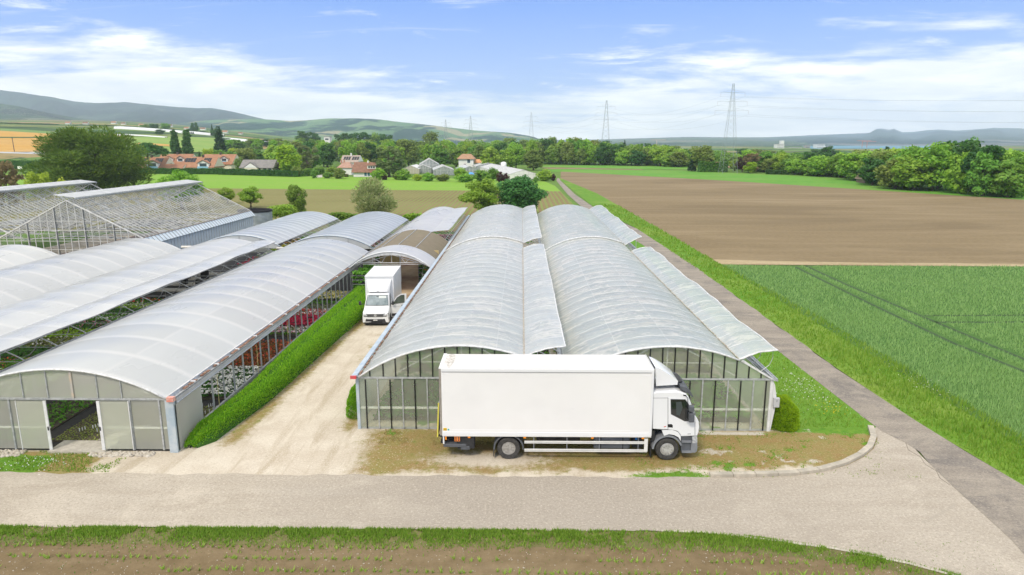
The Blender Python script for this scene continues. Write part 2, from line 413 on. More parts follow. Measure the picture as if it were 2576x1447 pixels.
def greenmat(name,c1,c2,c3,s=.6,sx=(1,1,1)):
    m=bpy.data.materials.new(name); m.use_nodes=True; n=NT(m.node_tree); p=n.pos()
    c=n.mix(n.mr(n.noise(n.map(p,sx),s,6,.65),.36,.64),c1,c2)
    c=n.mix(n.mr(n.noise(n.map(p,sx),s*.12,4,.6),.45,.6,0,.75),c,c3)
    c=n.mix(n.mr(n.noise(p,s*9,4,.7),.55,.7,0,.45),c,tuple(q*.45 for q in c1))
    b=n.new('ShaderNodeBsdfPrincipled'); n.l.new(c,b.inputs[0]); b.inputs['Roughness'].default_value=.9; b.inputs['Specular IOR Level'].default_value=.12
    bp=n.new('ShaderNodeBump'); bp.inputs['Strength'].default_value=.5; bp.inputs['Distance'].default_value=.08
    n.l.new(n.noise(p,s*7,4,.7),bp.inputs['Height']); n.l.new(bp.outputs[0],b.inputs['Normal'])
    o=n.new('ShaderNodeOutputMaterial'); n.l.new(b.outputs[0],o.inputs[0]); return m
GBRIGHT=greenmat('young_crop',(.17,.33,.035),(.21,.38,.04),(.22,.35,.055),.5,(1,3,1))
GSTRIP=greenmat('field_strip',(.10,.26,.03),(.13,.31,.04),(.16,.29,.05),.3)
WHEATB=greenmat('wheat_under',(.06,.14,.03),(.09,.18,.045),(.10,.19,.045),1.2)
VERGE=greenmat('verge_grass',(.09,.22,.02),(.15,.28,.03),(.20,.28,.05),.7)
LAWN=greenmat('meadow',(.09,.23,.02),(.13,.28,.03),(.16,.27,.04),.9)
YGREEN=greenmat('far_green',(.18,.30,.06),(.23,.34,.07),(.25,.33,.08),.05,(1,5,1))
ORANGE=greenmat('ripening_field',(.48,.27,.06),(.54,.31,.07),(.50,.31,.10),.03,(1,5,1))
DKGREEN=greenmat('dark_hedge_strip',(.06,.12,.03),(.08,.15,.04),(.05,.09,.03),.2)
# fields (flat part of the plain)
patch('seedling_field',[(-60,2),(22,2),(17.5,14),(13.6,19.0),(12.0,19.85),(10,20.4),(7.5,20.8),(4,21.0),(-60,21.0)],0,SOILN)
patch('verge_front',[(-60,20.9),(4,20.9),(7.5,20.7),(10,20.3),(12,19.75),(13.6,18.9),(17.4,13.9),(18.2,14.3),(14.2,19.3),(12.6,20.15),(10.6,20.95),(8.2,21.5),(5.5,21.9),(-60,21.9)],.004,soilmat('verge_soil',(.13,.13,.05),(.17,.15,.07),(.22,.19,.09),sx=(1,1,1)))
patch('wheat_field',[(22.9,8),(75,5),(115,74),(60,74.9),(27,75.4),(22.3,76)],.02,WHEATB)
patch('brown_field',[(22.3,75.9),(60,74.9),(150,73.5),(170,130),(119.5,164.8),(73,245.4),(40,292),(18.2,320.5),(14.8,262),(20.2,184),(22.1,97)],.0,SOIL)
def strawmat():
    return soilmat('straw_margin',(.30,.23,.13),(.40,.32,.19),(.48,.39,.25),sx=(.15,1.2,1))
patch('straw_margin',[(22.4,76.),(60,75),(150,73.6),(151,75.2),(100,75.9),(60,76.8),(40,77.2),(28,78.4),(22.5,79.4)],.012,strawmat())
patch('verge_right',[(19.6,6),(25,6),(23.3,26),(23.3,52.8),(22.4,76),(22.1,97),(20.2,184),(14.8,262),(13.9,262),(15.3,146),(18.4,108),(19.2,60),(19.25,40),(19.5,31.9),(20.2,25.3)],.01,VERGE)
patch('field_strip',[(13.5,318),(18.2,320.5),(40,292),(73,245.4),(119.5,164.8),(170,130),(190,170),(120,225),(124,262),(100,300),(75,335),(22,350),(13,349)],.012,GSTRIP)
patch('brown_strip',[(13,350),(22,351),(60,338),(60,349),(22,372),(10,372)],.014,SOIL)
patch('field_strip',[(10,373),(22,373),(60,350),(100,345),(100,405),(10,405)],.016,GSTRIP)
patch('row_field',[(-120,104),(12.0,104),(11.2,170),(10.9,192),(-29,196),(-120,206)],0,SOILR)
patch('young_crop_field',[(-120,206),(-29,196),(10.9,192),(10.5,216),(8,240),(-10,253),(-45,266),(-78,273),(-103,281),(-150,300),(-220,300),(-220,206)],.004,GBRIGHT)
# far fields on the rising plain, left
drape('orange_field',[(-60,386),(215,384),(215,349.5),(-60,349)],ORANGE)
drape('orange_field',[(-60,347),(212,347.5),(150,340),(-60,327)],ORANGE)
drape('dark_strip',[(-60,349),(230,349.5),(230,347.6),(-60,347)],DKGREEN,.7)
drape('far_meadow',[(-60,327),(150,340),(260,344),(-60,321)],greenmat('far_meadow',(.13,.23,.06),(.16,.26,.07),(.17,.26,.08),.04))
drape('far_green_field',[(322,386),(560,386),(560,349),(322,347.5)],YGREEN)
drape('orange_field',[(335,368),(440,371),(440,367),(350,363)],ORANGE,.8,10,4)
drape('far_green_field',[(325,346),(480,347),(480,340.5),(325,340)],greenmat('far_olive',(.15,.20,.05),(.19,.24,.07),(.16,.2,.06),.05))
drape('far_green_field',[(820,352),(920,353),(920,345),(820,346)],YGREEN,.6,8,4)
def asph(name,c1,c2,c3,trk=None):
    m=bpy.data.materials.new(name); m.use_nodes=True; n=NT(m.node_tree); p=n.pos(); x,y,z=n.sep(p)
    c=n.mix(n.mr(n.noise(n.map(p,(.25,1,1)),.7,5,.65,.5),.36,.62),c1,c2)
    c=n.mix(n.mr(n.noise(p,.35,5,.7,.8),.50,.66,0,.9),c,c3)
    if trk: c=n.mix(n.math('MULTIPLY',n.mr(n.math('ADD',x,n.math('MULTIPLY',n.noise(n.map(p,(.3,1,1)),.5,4,.6),8.)),-7.,1.,0,.75),n.mr(n.math('ADD',x,n.math('MULTIPLY',y,.6)),18.,27.,1,.25)),c,trk)
    sp=n.noise(p,11,5,.85)
    c=n.mix(n.mr(sp,.55,.64,0,.6),c,tuple(min(1,q*1.5) for q in c2))
    c=n.mix(n.mr(sp,.46,.37,0,.55),c,tuple(q*.5 for q in c1))
    c=n.mix(n.mr(n.noise(p,9,3,.7),.42,.6,0,.18),c,tuple(q*.6 for q in c1))
    b=n.new('ShaderNodeBsdfPrincipled'); n.l.new(c,b.inputs[0]); b.inputs['Roughness'].default_value=.88; b.inputs['Specular IOR Level'].default_value=.25
    bp=n.new('ShaderNodeBump'); bp.inputs['Strength'].default_value=.35; bp.inputs['Distance'].default_value=.015
    n.l.new(sp,bp.inputs['Height']); n.l.new(bp.outputs[0],b.inputs['Normal'])
    o=n.new('ShaderNodeOutputMaterial'); n.l.new(b.outputs[0],o.inputs[0]); return m
ROADL=asph('pale_asphalt',(.385,.335,.265),(.45,.40,.325),(.50,.445,.36),(.315,.28,.235))
ROADG=asph('grey_patch',(.36,.33,.29),(.41,.38,.33),(.45,.41,.36))
ROADD=asph('grey_asphalt',(.235,.205,.17),(.33,.29,.235),(.165,.15,.135))
K=[(7.8,25.93),(9.5,25.98),(11.3,26.12),(12.7,26.5),(13.9,27.1),(15,27.9),(15.85,28.75),(16.55,29.8),(17.0,31.0)]
patch('service_road',[(-60+.5*i,21.92+.03*math.sin(i*2.3)+.03*math.sin(i*.7)) for i in range(131)]+[(5.5,21.95),(8.2,21.55),(10.6,21.0),(12.7,20.2),(14.3,19.3),(18.4,14.2),(20.2,12),(22,12),(19,20),(17.3,25.3),(17.6,28),(17.9,30),(17.3,31.2)]+[(a+.02,b-.02) for a,b in K[::-1]]+[(7-.45*i,25.9+.13*(i/148)+.05*math.sin(i*1.7)+.05*math.sin(i*.61+1)+.03*math.sin(i*4.1)) for i in range(149)],.010,ROADL)
patch('road',[(16.6,19.6),(17.0,21.5),(17.3,25.3),(17.5,27.2),(17.75,28.4),(17.6,29.4),(17.2,30.6),(17.15,33),(16.95,43.7),(16.7,60),(16.3,89.5),(14.4,120),(12.75,146),(12.1,180),(12.4,245),(13.6,262),(14.3,262),(13.9,245),(14.1,180),(15.2,146),(17.0,120),(18.35,108)]+[(19.22+.05*math.sin(i*1.9)+.05*math.sin(i*.7),75-i*.5*2) for i in range(36)]+[(19.5+.04,31.9),(19.8,28.6),(20.2,25.3),(21.2,19),(24,8),(21.5,8)],.016,ROADD)
# soft-edged grey wear patch in the middle of the service road
def wearmat():
    m=bpy.data.materials.new('road_wear'); m.use_nodes=True; n=NT(m.node_tree); p=n.pos(); x,y,z=n.sep(p)
    return m
# kerb of concrete blocks
mb=MB()
L=[0]
for a,b in zip(K,K[1:]): L.append(L[-1]+math.hypot(b[0]-a[0],b[1]-a[1]))
def kp(s,off):
    for i in range(len(K)-1):
        if s<=L[i+1] or i==len(K)-2:
            t=(s-L[i])/(L[i+1]-L[i]); dx,dy=K[i+1][0]-K[i][0],K[i+1][1]-K[i][1]; q=math.hypot(dx,dy)
            return (K[i][0]+dx*t-dy/q*off,K[i][1]+dy*t+dx/q*off)
nb=12
for i in range(nb):
    s0=L[-1]*i/nb+.012; s1=L[-1]*(i+1)/nb-.012
    for k in range(4):
        a=s0+(s1-s0)*k/4; b=s0+(s1-s0)*(k+1)/4
        q=[kp(a,-.0),kp(b,-.0),kp(b,.26),kp(a,.26)]
        mb.add([(x,y,-.05) for x,y in q]+[(x,y,.13+.004*(i%3)) for x,y in q],[(4,5,6,7),(0,1,5,4),(2,3,7,6)]+([(3,0,4,7)] if k==0 else [])+([(1,2,6,5)] if k==3 else []))
setp(mb.build('kerb',mat('kerb_concrete',(.52,.47,.38),(.42,.38,.31),4,rough=.9,c3=(.36,.33,.27),ns3=1.2)),kind='structure')
# low stone edging along the lower edge of the road
mb=MB(); EP=[(5.0,21.93),(6.5,21.86),(8.2,21.5),(10.6,20.95),(12.7,20.12),(14.3,19.2),(16.2,16.8),(18.4,14.1)]
mb.tube([(x,y,.02) for x,y in EP],.045,4)
setp(mb.build('road_edging',CONC),kind='structure')
for nm_,pts_ in (('road_crack',[(17.62,29.3),(17.35,28.6),(17.5,27.9),(17.3,27.2),(17.42,26.6),(17.2,26.0),(17.25,25.4)]),):
    setp(MB().tube([(a,b,.012) for a,b in pts_],.009,4).build(nm_,mat('crack_dark',(.13,.115,.095),rough=.9)),kind='structure')
mb=MB()
for i in range(16):
    t=i/15.; x=14.6+1.9*t; y=22.6+1.0*t+.25*t*t; mb.add([(x,y,.0135),(x+.10,y+.02,.0135),(x+.07,y+.13,.0135),(x-.03,y+.11,.0135)],[(0,1,2,3)])
setp(mb.build('tyre_mark',mat('tyre_mark',(.36,.32,.26),rough=.9)),kind='structure')
# ---- yard: gravel, moss and grass by masks on a fine grid
def vnoise(x,y,s,seed):
    rs=np.random.default_rng(seed); T=rs.random((64,64))
    u=np.asarray(x)*s+seed*3.1; v_=np.asarray(y)*s+seed*1.7
    i=np.floor(u).astype(int); j=np.floor(v_).astype(int); fu=u-i; fv=v_-j
    fu=fu*fu*(3-2*fu); fv=fv*fv*(3-2*fv)
    g=lambda a,b: T[a%64,b%64]
    return (g(i,j)*(1-fu)+g(i+1,j)*fu)*(1-fv)+(g(i,j+1)*(1-fu)+g(i+1,j+1)*fu)*fv
def fbm(x,y,s,seed): return (vnoise(x,y,s,seed)*.5+vnoise(x,y,s*2.1,seed+1)*.28+vnoise(x,y,s*4.3,seed+2)*.22)
def S(a,b,x): t=np.clip((x-a)/(b-a),0,1); return t*t*(3-2*t)
gx=np.arange(-62,17.6,.2); gy=np.concatenate([np.arange(25.4,36,.2),np.arange(36,102,.6)])
GX,GY=np.meshgrid(gx,gy)
Nn=fbm(GX,GY,.8,11)-.5; N2=fbm(GX,GY,.35,21)-.5
moss=np.zeros_like(GX)
mtruck=S(-8.2,-5.6,GX+2.4*N2)*S(25.9,26.9,GY+.55*(8-GX)/9-.3+1.2*Nn)*S(31,30.2,GY)      # round the lorry
ring=np.exp(-((GX+1.4)/2.6)**2-((GY-27.4)/.75)**2)                                        # gravel behind the lorry's rear wheels
moss=np.maximum(moss,mtruck*(1-1.1*ring))
moss=np.maximum(moss,S(-17.4,-19.0,GX+2*Nn)*S(28.2,27.7,GY))                               # strip before the left greenhouse
TT_=np.clip((GY-28.4)/29.2,0,1); hl=-14.55+.9+1.65*TT_
moss=np.maximum(moss,1.0*np.exp(-((GX-hl-.2)/.55)**2)*S(27.8,29.5,GY)*(.75+.9*N2))                     # litter along the hedge
moss=np.maximum(moss,.8*np.exp(-((GX+8.3)/.45)**2)*S(29.5,31,GY)*S(40,34,GY))
moss=np.maximum(moss,.45*np.exp(-((GX+10.0)/.8)**2)*S(36,44,GY)*S(49,46,GY)*(Nn>0))
grass=np.zeros_like(GX)
grass=np.maximum(grass,S(11.9,12.5,GX)*S(30.1,30.9,GY+.4*Nn+(GX-12)*.04))
grass=np.maximum(grass,.72*S(3.0,5.6,GX)*S(9.0,7.0,GX)*S(26.75,26.1,GY+.9*Nn))
grass=np.maximum(grass,.8*.8*(fbm(GX,GY,1.3,41)>.68)*S(5,7.5,GX)*S(25.9,26.3,GY))
grass=np.maximum(grass,S(-19.4,-21.5,GX+3*Nn)*S(27.9,26.8,GY+1.2*Nn))
grass=np.maximum(grass,.75*(fbm(GX,GY,1.1,51)>.6)*S(-6.8,-6,GX)*S(5,3,GX)*S(29.4,30.0,GY))
pale=np.clip(S(30.75,30.35,GY)*S(29.95,30.2,GY)*S(7.5,9,GX)*S(12,11.3,GX)+.75*S(.60,.72,fbm(GX,GY,1.0,61))*S(5,8,GX),0,1)
v=np.stack([GX,GY,np.zeros_like(GX)+.0],-1).reshape(-1,3)
ny,nx=GX.shape; I=np.arange(ny*nx).reshape(ny,nx)
f=np.stack([I[:-1,:-1],I[:-1,1:],I[1:,1:],I[1:,:-1]],-1).reshape(-1,4)
def yardmat():
    m=bpy.data.materials.new('yard_surface'); m.use_nodes=True; n=NT(m.node_tree); p=n.pos()
    A=lambda nm:(lambda q:(setattr(q,'attribute_name',nm),q.outputs['Fac'])[1])(n.new('ShaderNodeAttribute'))
    nz=n.noise(p,3.2,6,.8); fine=n.noise(p,11,5,.85)
    gr=n.mix(n.mr(n.noise(p,.6,5,.6,.4),.38,.62),(.515,.45,.355),(.60,.54,.44))
    rut=n.noise(n.map(p,(1.5,.16,1),(0,0,R(4))),1.0,5,.6,.5); gr=n.mix(n.mr(rut,.50,.66,0,.75),gr,(.41,.345,.25)); gr=n.mix(n.mr(fine,.54,.64,0,.6),gr,(.74,.69,.59)); gr=n.mix(n.mr(fine,.46,.37,0,.6),gr,(.32,.26,.185))
    ms=n.mix(n.mr(n.noise(p,1.1,5,.65),.36,.62),(.28,.19,.075),(.26,.225,.075))
    ms=n.mix(n.mr(fine,.56,.64,0,.75),ms,(.52,.46,.35)); ms=n.mix(n.mr(fine,.46,.36,0,.7),ms,(.14,.11,.045)); ms=n.mix(n.mr(nz,.55,.66,0,.7),ms,(.11,.19,.03))
    gs=n.mix(n.mr(nz,.38,.62),(.08,.21,.02),(.16,.28,.035)); gs=n.mix(n.mr(fine,.45,.3,0,.5),gs,(.04,.09,.01))
    def th(a,k,lo,hi): return n.mr(n.math('ADD',a,n.math('MULTIPLY',n.math('SUBTRACT',n.math('ADD',n.math('MULTIPLY',nz,.5),n.math('MULTIPLY',fine,.5)),.5),k)),lo,hi)
    c=n.mix(th(A('moss'),3.6,.25,.75),gr,ms)
    c=n.mix(th(A('grass'),2.2,.42,.58),c,gs)
    c=n.mix(th(A('pale'),3.,.5,.9),c,(.52,.48,.41))
    b=n.new('ShaderNodeBsdfPrincipled'); n.l.new(c,b.inputs[0]); b.inputs['Roughness'].default_value=.95; b.inputs['Specular IOR Level'].default_value=.12
    bp=n.new('ShaderNodeBump'); bp.inputs['Strength'].default_value=.6; bp.inputs['Distance'].default_value=.03
    n.l.new(n.math('ADD',fine,nz),bp.inputs['Height']); n.l.new(bp.outputs[0],b.inputs['Normal'])
    o=n.new('ShaderNodeOutputMaterial'); n.l.new(b.outputs[0],o.inputs[0]); return m
yard=setp(mesh_obj('yard',v,f,yardmat()),kind='structure')
attr(yard,'moss',moss.ravel()); attr(yard,'grass',grass.ravel()); attr(yard,'pale',pale.ravel())
patch('meadow',[(11.9,31.0),(16.4,30.9),(17.1,31.8),(17.15,33),(16.95,43.7),(16.7,60),(16.3,89.5),(14.4,118),(12,146),(11.2,170),(11.9,104),(11.9,60)],.006,LAWN)
# ---- blades of grass and crop
def blades(name,xy,h,wd,matl,lean=.35,z0=0.,seed=1,label=None,cat=None,kindst='stuff',group=None,parent=None,dirx=None):
    r=np.random.default_rng(seed); n_=len(xy)
    xy=np.asarray(xy); h=np.asarray(h)*np.ones(n_)*r.uniform(.55,1.25,n_); wd=np.asarray(wd)*np.ones(n_)*r.uniform(.6,1.4,n_)
    a=r.uniform(0,2*PI,n_); la=r.uniform(0,2*PI,n_); ll=h*lean*r.uniform(.1,1.,n_)
    z0=np.asarray(z0)*np.ones(n_)
    p0=np.stack([xy[:,0]-np.cos(a)*wd/2,xy[:,1]-np.sin(a)*wd/2,z0],-1)
    p1=np.stack([xy[:,0]+np.cos(a)*wd/2,xy[:,1]+np.sin(a)*wd/2,z0],-1)
    p2=np.stack([xy[:,0]+np.cos(la)*ll,xy[:,1]+np.sin(la)*ll,z0+h],-1)
    v=np.stack([p0,p1,p2],1).reshape(-1,3); f=np.arange(n_*3).reshape(-1,3)
    o=mesh_obj(name,v,f,matl,parent)
    if parent is None: setp(o,label,cat,group,kindst)
    elif kindst: o['kind']=kindst
    return o
GRASSM=leafmat('grass_blades',(.14,.30,.02),(.30,.42,.07),transl=.4)
GRASSD=leafmat('grass_blades_dark',(.07,.20,.02),(.14,.30,.03),transl=.35)
WHEATM=leafmat('wheat_blades',(.22,.385,.115),(.345,.52,.185),transl=.4)
DRYM=leafmat('dry_blades',(.30,.24,.09),(.42,.36,.16),transl=.3)
def scatter(n_,x0,x1,y0,y1,r,near=True):
    # denser towards the camera: sample 1/y
    if near:
        u=r.random(n_); y=1/(1/y1+u*(1/y0-1/y1))
    else: y=r.uniform(y0,y1,n_)
    return np.stack([r.uniform(x0,x1,n_),y],-1)
r=np.random.default_rng(3)
def inside(xy,lx,rx): # lx,rx: lists (y,x) of borders
    L_=np.interp(xy[:,1],[a for a,b in lx],[b for a,b in lx]); R_=np.interp(xy[:,1],[a for a,b in rx],[b for a,b in rx])
    return (xy[:,0]>L_)&(xy[:,0]<R_)
VL=[(10,22.4),(19,21.25),(25.3,20.25),(31.9,19.55),(40,19.3),(60,19.25),(108,18.4),(146,15.3),(184,14.6)]; VR=[(10,24.6),(26,23.4),(52.8,23.4),(76,22.5),(97,22.2),(184,20.3)]
xy=scatter(62000,14,26,16,150,r); xy=xy[inside(xy,VL,VR)]
wv=fbm(xy[:,0],xy[:,1],.5,31)
e=np.interp(xy[:,1],[a for a,b in VL],[b for a,b in VL])
hh=.12+.34*wv*np.clip((xy[:,0]-e)/.9,.25,1)
blades('verge_grass',xy,hh,.0016*xy[:,1]+.012,GRASSM,.5,0,5)
xy=scatter(9000,11.9,17.1,31,70,r); xy=xy[inside(xy,[(30,11.9),(90,11.9)],[(30,16.2),(32,17),(44,16.9),(90,16.2)])]
blades('meadow_grass',xy,.13,.0014*xy[:,1]+.01,GRASSM,.6,0,6)
xy=scatter(230000,22.6,70,17,75,r); 
t1=np.interp(xy[:,1],[17,39.5,45.2,56.2,74.5],[31.2,30.2,29.6,29.7,30.2]); t2=np.interp(xy[:,1],[17,41.8,64.3,75],[33.4,31.9,31.4,31.6])
dn=np.minimum(abs(xy[:,0]-t1),abs(xy[:,0]-t2)); side=(abs(xy[:,1]-50.7-.05*(xy[:,0]-31))<.22)&(xy[:,0]>31.5)
side|=(abs(xy[:,1]-52.6-.03*(xy[:,0]-31))<.2)&(xy[:,0]>32)
edge=np.interp(xy[:,1],[a for a,b in VR],[b for a,b in VR])
keep=(dn>.46)&(~side)&(xy[:,0]>edge)&(xy[:,0]<xy[:,1]*.80+6)
xy=xy[keep]
blades('wheat',xy,.27,.0012*xy[:,1]+.012,WHEATM,.45,0,7)
for tx in ([(31.2,17),(30.2,39.5),(29.6,45.2),(29.7,56.2),(30.2,74.5)],[(33.4,17),(31.9,41.8),(31.4,64.3),(31.6,75)],[(31.5,50.9),(36,50.9),(44,51.3),(60,52.2)],[(32,52.9),(38,53.1),(60,54.2)]):
    setp(mesh_obj('wheel_track',([(a-.15,b,.028) for a,b in tx]+[(a+.15,b,.028) for a,b in tx[::-1]]) if tx[0][1]<20 else ([(a,b-.16,.028) for a,b in tx]+[(a,b+.16,.028) for a,b in tx[::-1]]),[tuple(range(2*len(tx)))],mat('wheel_track_soil',(.03,.06,.02),(.05,.09,.03),2,rough=.95)),kind='structure')
# front verge
xy=np.stack([r.uniform(-22,14,42000),21.93-abs(r.normal(0,.48,42000))],-1)
xy[:,1]-=np.interp(xy[:,0],[4,5.5,8.2,10.6,12.7,14.3],[0,.02,.35,.95,1.7,2.6])
g=fbm(xy[:,0],xy[:,1],1.2,71); xy=xy[r.random(len(xy))<np.clip((g-.33)*5,.12,1)]
blades('roadside_grass',xy,.12,.04,GRASSM,.7,0,8)
xy=np.stack([r.uniform(-20,16,9000),r.uniform(17.8,21.4,9000)],-1); g=fbm(xy[:,0],xy[:,1],2.2,77); xy=xy[r.random(len(xy))<np.clip((g-.5)*4,.05,.9)*np.clip((xy[:,1]-18.5)/2.6,.25,1)]
blades('field_weeds',xy,.05,.028,GRASSD,.9,0,9)
xy=np.stack([r.uniform(-25,-13.5,5000),r.uniform(26.05,27.95,5000)],-1); g=fbm(xy[:,0],xy[:,1],1.1,81)+S(-14,-23,xy[:,0])*.22; xy=xy[(g>.56)&(xy[:,0]<-17.2)]
blades('roadside_grass',xy,.09,.04,GRASSM,.8,0,10)
xy=np.stack([r.uniform(4.5,16.6,9000),r.uniform(25.95,30.4,9000)],-1); g=fbm(xy[:,0],xy[:,1],1.3,41)+.08*(xy[:,1]<26.4)*(xy[:,0]<8.); xy=xy[r.random(len(xy))<np.clip((g-.52)*5,0,1)]
blades('lawn_tufts',xy,.07,.04,GRASSM,.8,0,11)
xy=np.stack([r.uniform(-6.5,4,5000),r.uniform(28.8,30.55,5000)],-1); g=fbm(xy[:,0],xy[:,1],1.1,51); xy=xy[g>.55]
blades('lawn_tufts',xy,.06,.04,DRYM,.8,0,12)
# seedlings in rows: each a rosette of upright leaves
rows=[]; rr=np.random.default_rng(12)
for k,yy in enumerate([20.75,20.1,19.45,18.85,18.25,17.65,17.1]):
    x=-20.
    while x<15:
        x+=rr.uniform(.16,.34)
        if fbm(np.array([x]),np.array([yy]),.5,91+k)[0]>.46 and (x<np.interp(yy,[17,19,20.8],[14.5,12.3,7.5])): rows.append((x+rr.normal(0,.02),yy+rr.normal(0,.035)))
rows=np.array(rows); pp=np.repeat(rows,7,0)+rr.normal(0,.018,(len(rows)*7,2))
blades('seedlings',pp,.15,.05,leafmat('seedling_leaf',(.24,.40,.05),(.38,.52,.10),transl=.4),1.1,0,13)
# small stones
def stones(name,xy,s,m,z=0.,seed=3,kind='stuff',label=None,cat=None):
    r=np.random.default_rng(seed); n_=len(xy); s=np.asarray(s)*np.ones(n_)*r.uniform(.5,1.5,n_)
    ico=np.array([(0,0,1),(.9,0,.3),(.28,.86,.35),(-.73,.53,.25),(-.73,-.53,.3),(.28,-.86,.28),(.7,.5,-.5),(-.3,.8,-.6),(-.8,0,-.5),(-.2,-.8,-.55),(.7,-.5,-.5)])
    T=np.array([(0,1,2),(0,2,3),(0,3,4),(0,4,5),(0,5,1),(1,6,2),(2,6,7),(2,7,3),(3,7,8),(3,8,4),(4,8,9),(4,9,5),(5,9,10),(5,10,1),(1,10,6)])
    a=r.uniform(0,2*PI,n_); sc_=r.uniform(.6,1.3,(n_,3))
    P=ico[None]*sc_[:,None,:]*s[:,None,None]; ca,sa=np.cos(a)[:,None],np.sin(a)[:,None]
    P=P+r.normal(0,.1,P.shape)*s[:,None,None]
    X=P[...,0]*ca-P[...,1]*sa+xy[:,0,None]; Y=P[...,0]*sa+P[...,1]*ca+xy[:,1,None]; Zz=P[...,2]*.7+z+s[:,None]*.25
    v=np.stack([X,Y,Zz],-1).reshape(-1,3); f=(T[None]+(np.arange(n_)*11)[:,None,None]).reshape(-1,3)
    return setp(mesh_obj(name,v,f,m),label,cat,None,kind)
STONEM=mat('field_stone',(.34,.29,.22),(.50,.45,.38),rnd=True,rough=.9)
xy=np.stack([r.uniform(-20,14,1500),r.uniform(17,21.2,1500)],-1); stones('field_stones',xy,.018,STONEM,0,4)
xy=np.concatenate([np.stack([r.uniform(-25.2,-22.05,420),27.62+r.uniform(-.22,.36,420)],-1),np.stack([r.uniform(-19.0,-16.2,420),27.62+r.uniform(-.2,.36,420)*np.interp(r.random(420),[0,1],[.5,1])],-1)])
stones('rubble',xy,.075,mat('limestone_rubble',(.38,.34,.28),(.55,.51,.44),rnd=True,rough=.85),0,5)
xy=scatter(2600,-11.8,-5,25.98,40,r); stones('loose_gravel',xy,.010,mat('gravel_stone',(.55,.50,.42),(.8,.77,.70),rnd=True,rough=.9),0,6)
# daisies in the meadow
for nm,cx_,cy_,sx_,sy_,k,c in [('daisies',15.9,36.5,.45,1.5,160,(.8,.8,.75)),('daisies',14.4,35.2,.8,1.2,60,(.8,.8,.75)),('daisies',13.0,38.0,.4,1.6,90,(.8,.8,.75)),('buttercups',16.0,33.2,.4,.5,40,(.85,.62,.03)),('daisies',22.6,37.0,.5,1.6,110,(.75,.75,.6)),('daisies',-20.5,26.6,.7,.35,90,(.8,.8,.75))]:
    q=np.stack([r.normal(cx_,sx_,k),r.normal(cy_,sy_,k)],-1)
    blades(nm,q,.05,.06,mat(nm,c,rough=.8),.2,.12,int(k))
# ================================================================ GREENHOUSES
def arc(x0,x1,ze,zc,x):
    xc=(x0+x1)/2; h=(x1-x0)/2; r=zc-ze; Rr=(h*h+r*r)/(2*r)
    return zc-(Rr-math.sqrt(max(0,Rr*Rr-(x-xc)**2)))
def puff(y,y0,sp,a): return a*abs(math.sin(PI*(y-y0)/sp))**.8
def roofsheet(x0,x1,ze,zc,xa,xb,y0,y1,sp,amp,nu=22,per=8,jit=0.,seed=1):
    nv=max(2,int(round((y1-y0)/sp))*per)
    def P(u,v):
        x=xa+(xb-xa)*u; y=y0+(y1-y0)*v
        z=arc(x0,x1,ze,zc,x)+puff(y,y0,sp,amp)*min(1,4*u*(1-u)+.25)
        if jit: z+=jit*(math.sin(x*7.3+y*5.1+seed)*math.sin(y*3.7-x*2.1)+.5*math.sin(y*13.+x*3.3))
        return (x,y,z)
    return MB().sheet(P,nu,nv)
FILMA=filmmat('soft_film',(.75,.77,.765),(.82,.82,.805),28.,2.53,-18.2,4.9,0,.05,.28,.34)
FILMS=filmmat('clean_film',(.81,.82,.81),(.85,.85,.83),28.,2.53,-25.,4.8,0,.03,.3,.3)
FILMB=filmmat('wrinkled_film',(.745,.78,.785),(.95,.95,.935),30.6,1.7,2.05,3.2,.75,.08,.22,.07,wear_sheen=(.84,.83,.79),trl=.36)
FILMC=filmmat('clear_film',(.68,.735,.755),(.95,.955,.945),30.6,1.7,11.8,2.4,.6,.13,.16,.06,wear_sheen=(.85,.83,.79),trl=.36)
FILMN=filmmat('new_film',(.74,.78,.80),(.84,.86,.87),28.,1.6,-15.4,4.9,.05,.10,.16,.12)
FILMW=filmmat('white_film',(.82,.82,.82),(.86,.86,.85),59.2,1.5,-15.4,9.,.03,.03,.3,.12)
BROWNN=mat('shade_net',(.175,.145,.095),(.225,.19,.13),1.2,rough=.9,stretch=(1,9,1),transp=.06)
RIM=mat('film_clamp_rim',(.72,.73,.73),(.55,.56,.55),5,rough=.5)
def ribpts(x0,x1,ze,zc,xa,xb,y,dz=-.05,n=14): return [(xa+(xb-xa)*i/n,y,arc(x0,x1,ze,zc,xa+(xb-xa)*i/n)+dz) for i in range(n+1)]
def repeat_part(first,ys,y0,root):
    for y in ys:
        c=first.copy(); C.objects.link(c); c.parent=root; c.location=first.location+Vector((0,y-y0,0))
def ribs(root,x0,x1,ze,zc,xa,xb,ya,yb,sp,r=.03,name='arch_rib',tie=True):
    mb=MB(); mb.tube(ribpts(x0,x1,ze,zc,xa,xb,ya),r,5,False)
    if tie: mb.bar((x0+.05,ya,ze+.02),(x1-.05,ya,ze+.02),.018,4)
    o=mb.build(name,STEEL,root); k=int((yb-ya)/sp+.01)
    repeat_part(o,[ya+sp*i for i in range(1,k+1)],ya,root); return o
def rooftube(name,pts,r,root,m=RIM,n=6): return MB().tube(pts,r,n).build(name,m,root,True)
def gable(x0,x1,ze,zc,y,z0,xa=None,xb=None,n=20):
    xa=x0 if xa is None else xa; xb=x1 if xb is None else xb
    top=[(xa+(xb-xa)*i/n,arc(x0,x1,ze,zc,xa+(xb-xa)*i/n)-.03) for i in range(n+1)]
    poly=[(xa,z0)]+top+[(xb,z0)]
    return MB().add([(x,y,z) for x,z in poly],[tuple(range(len(poly)))])
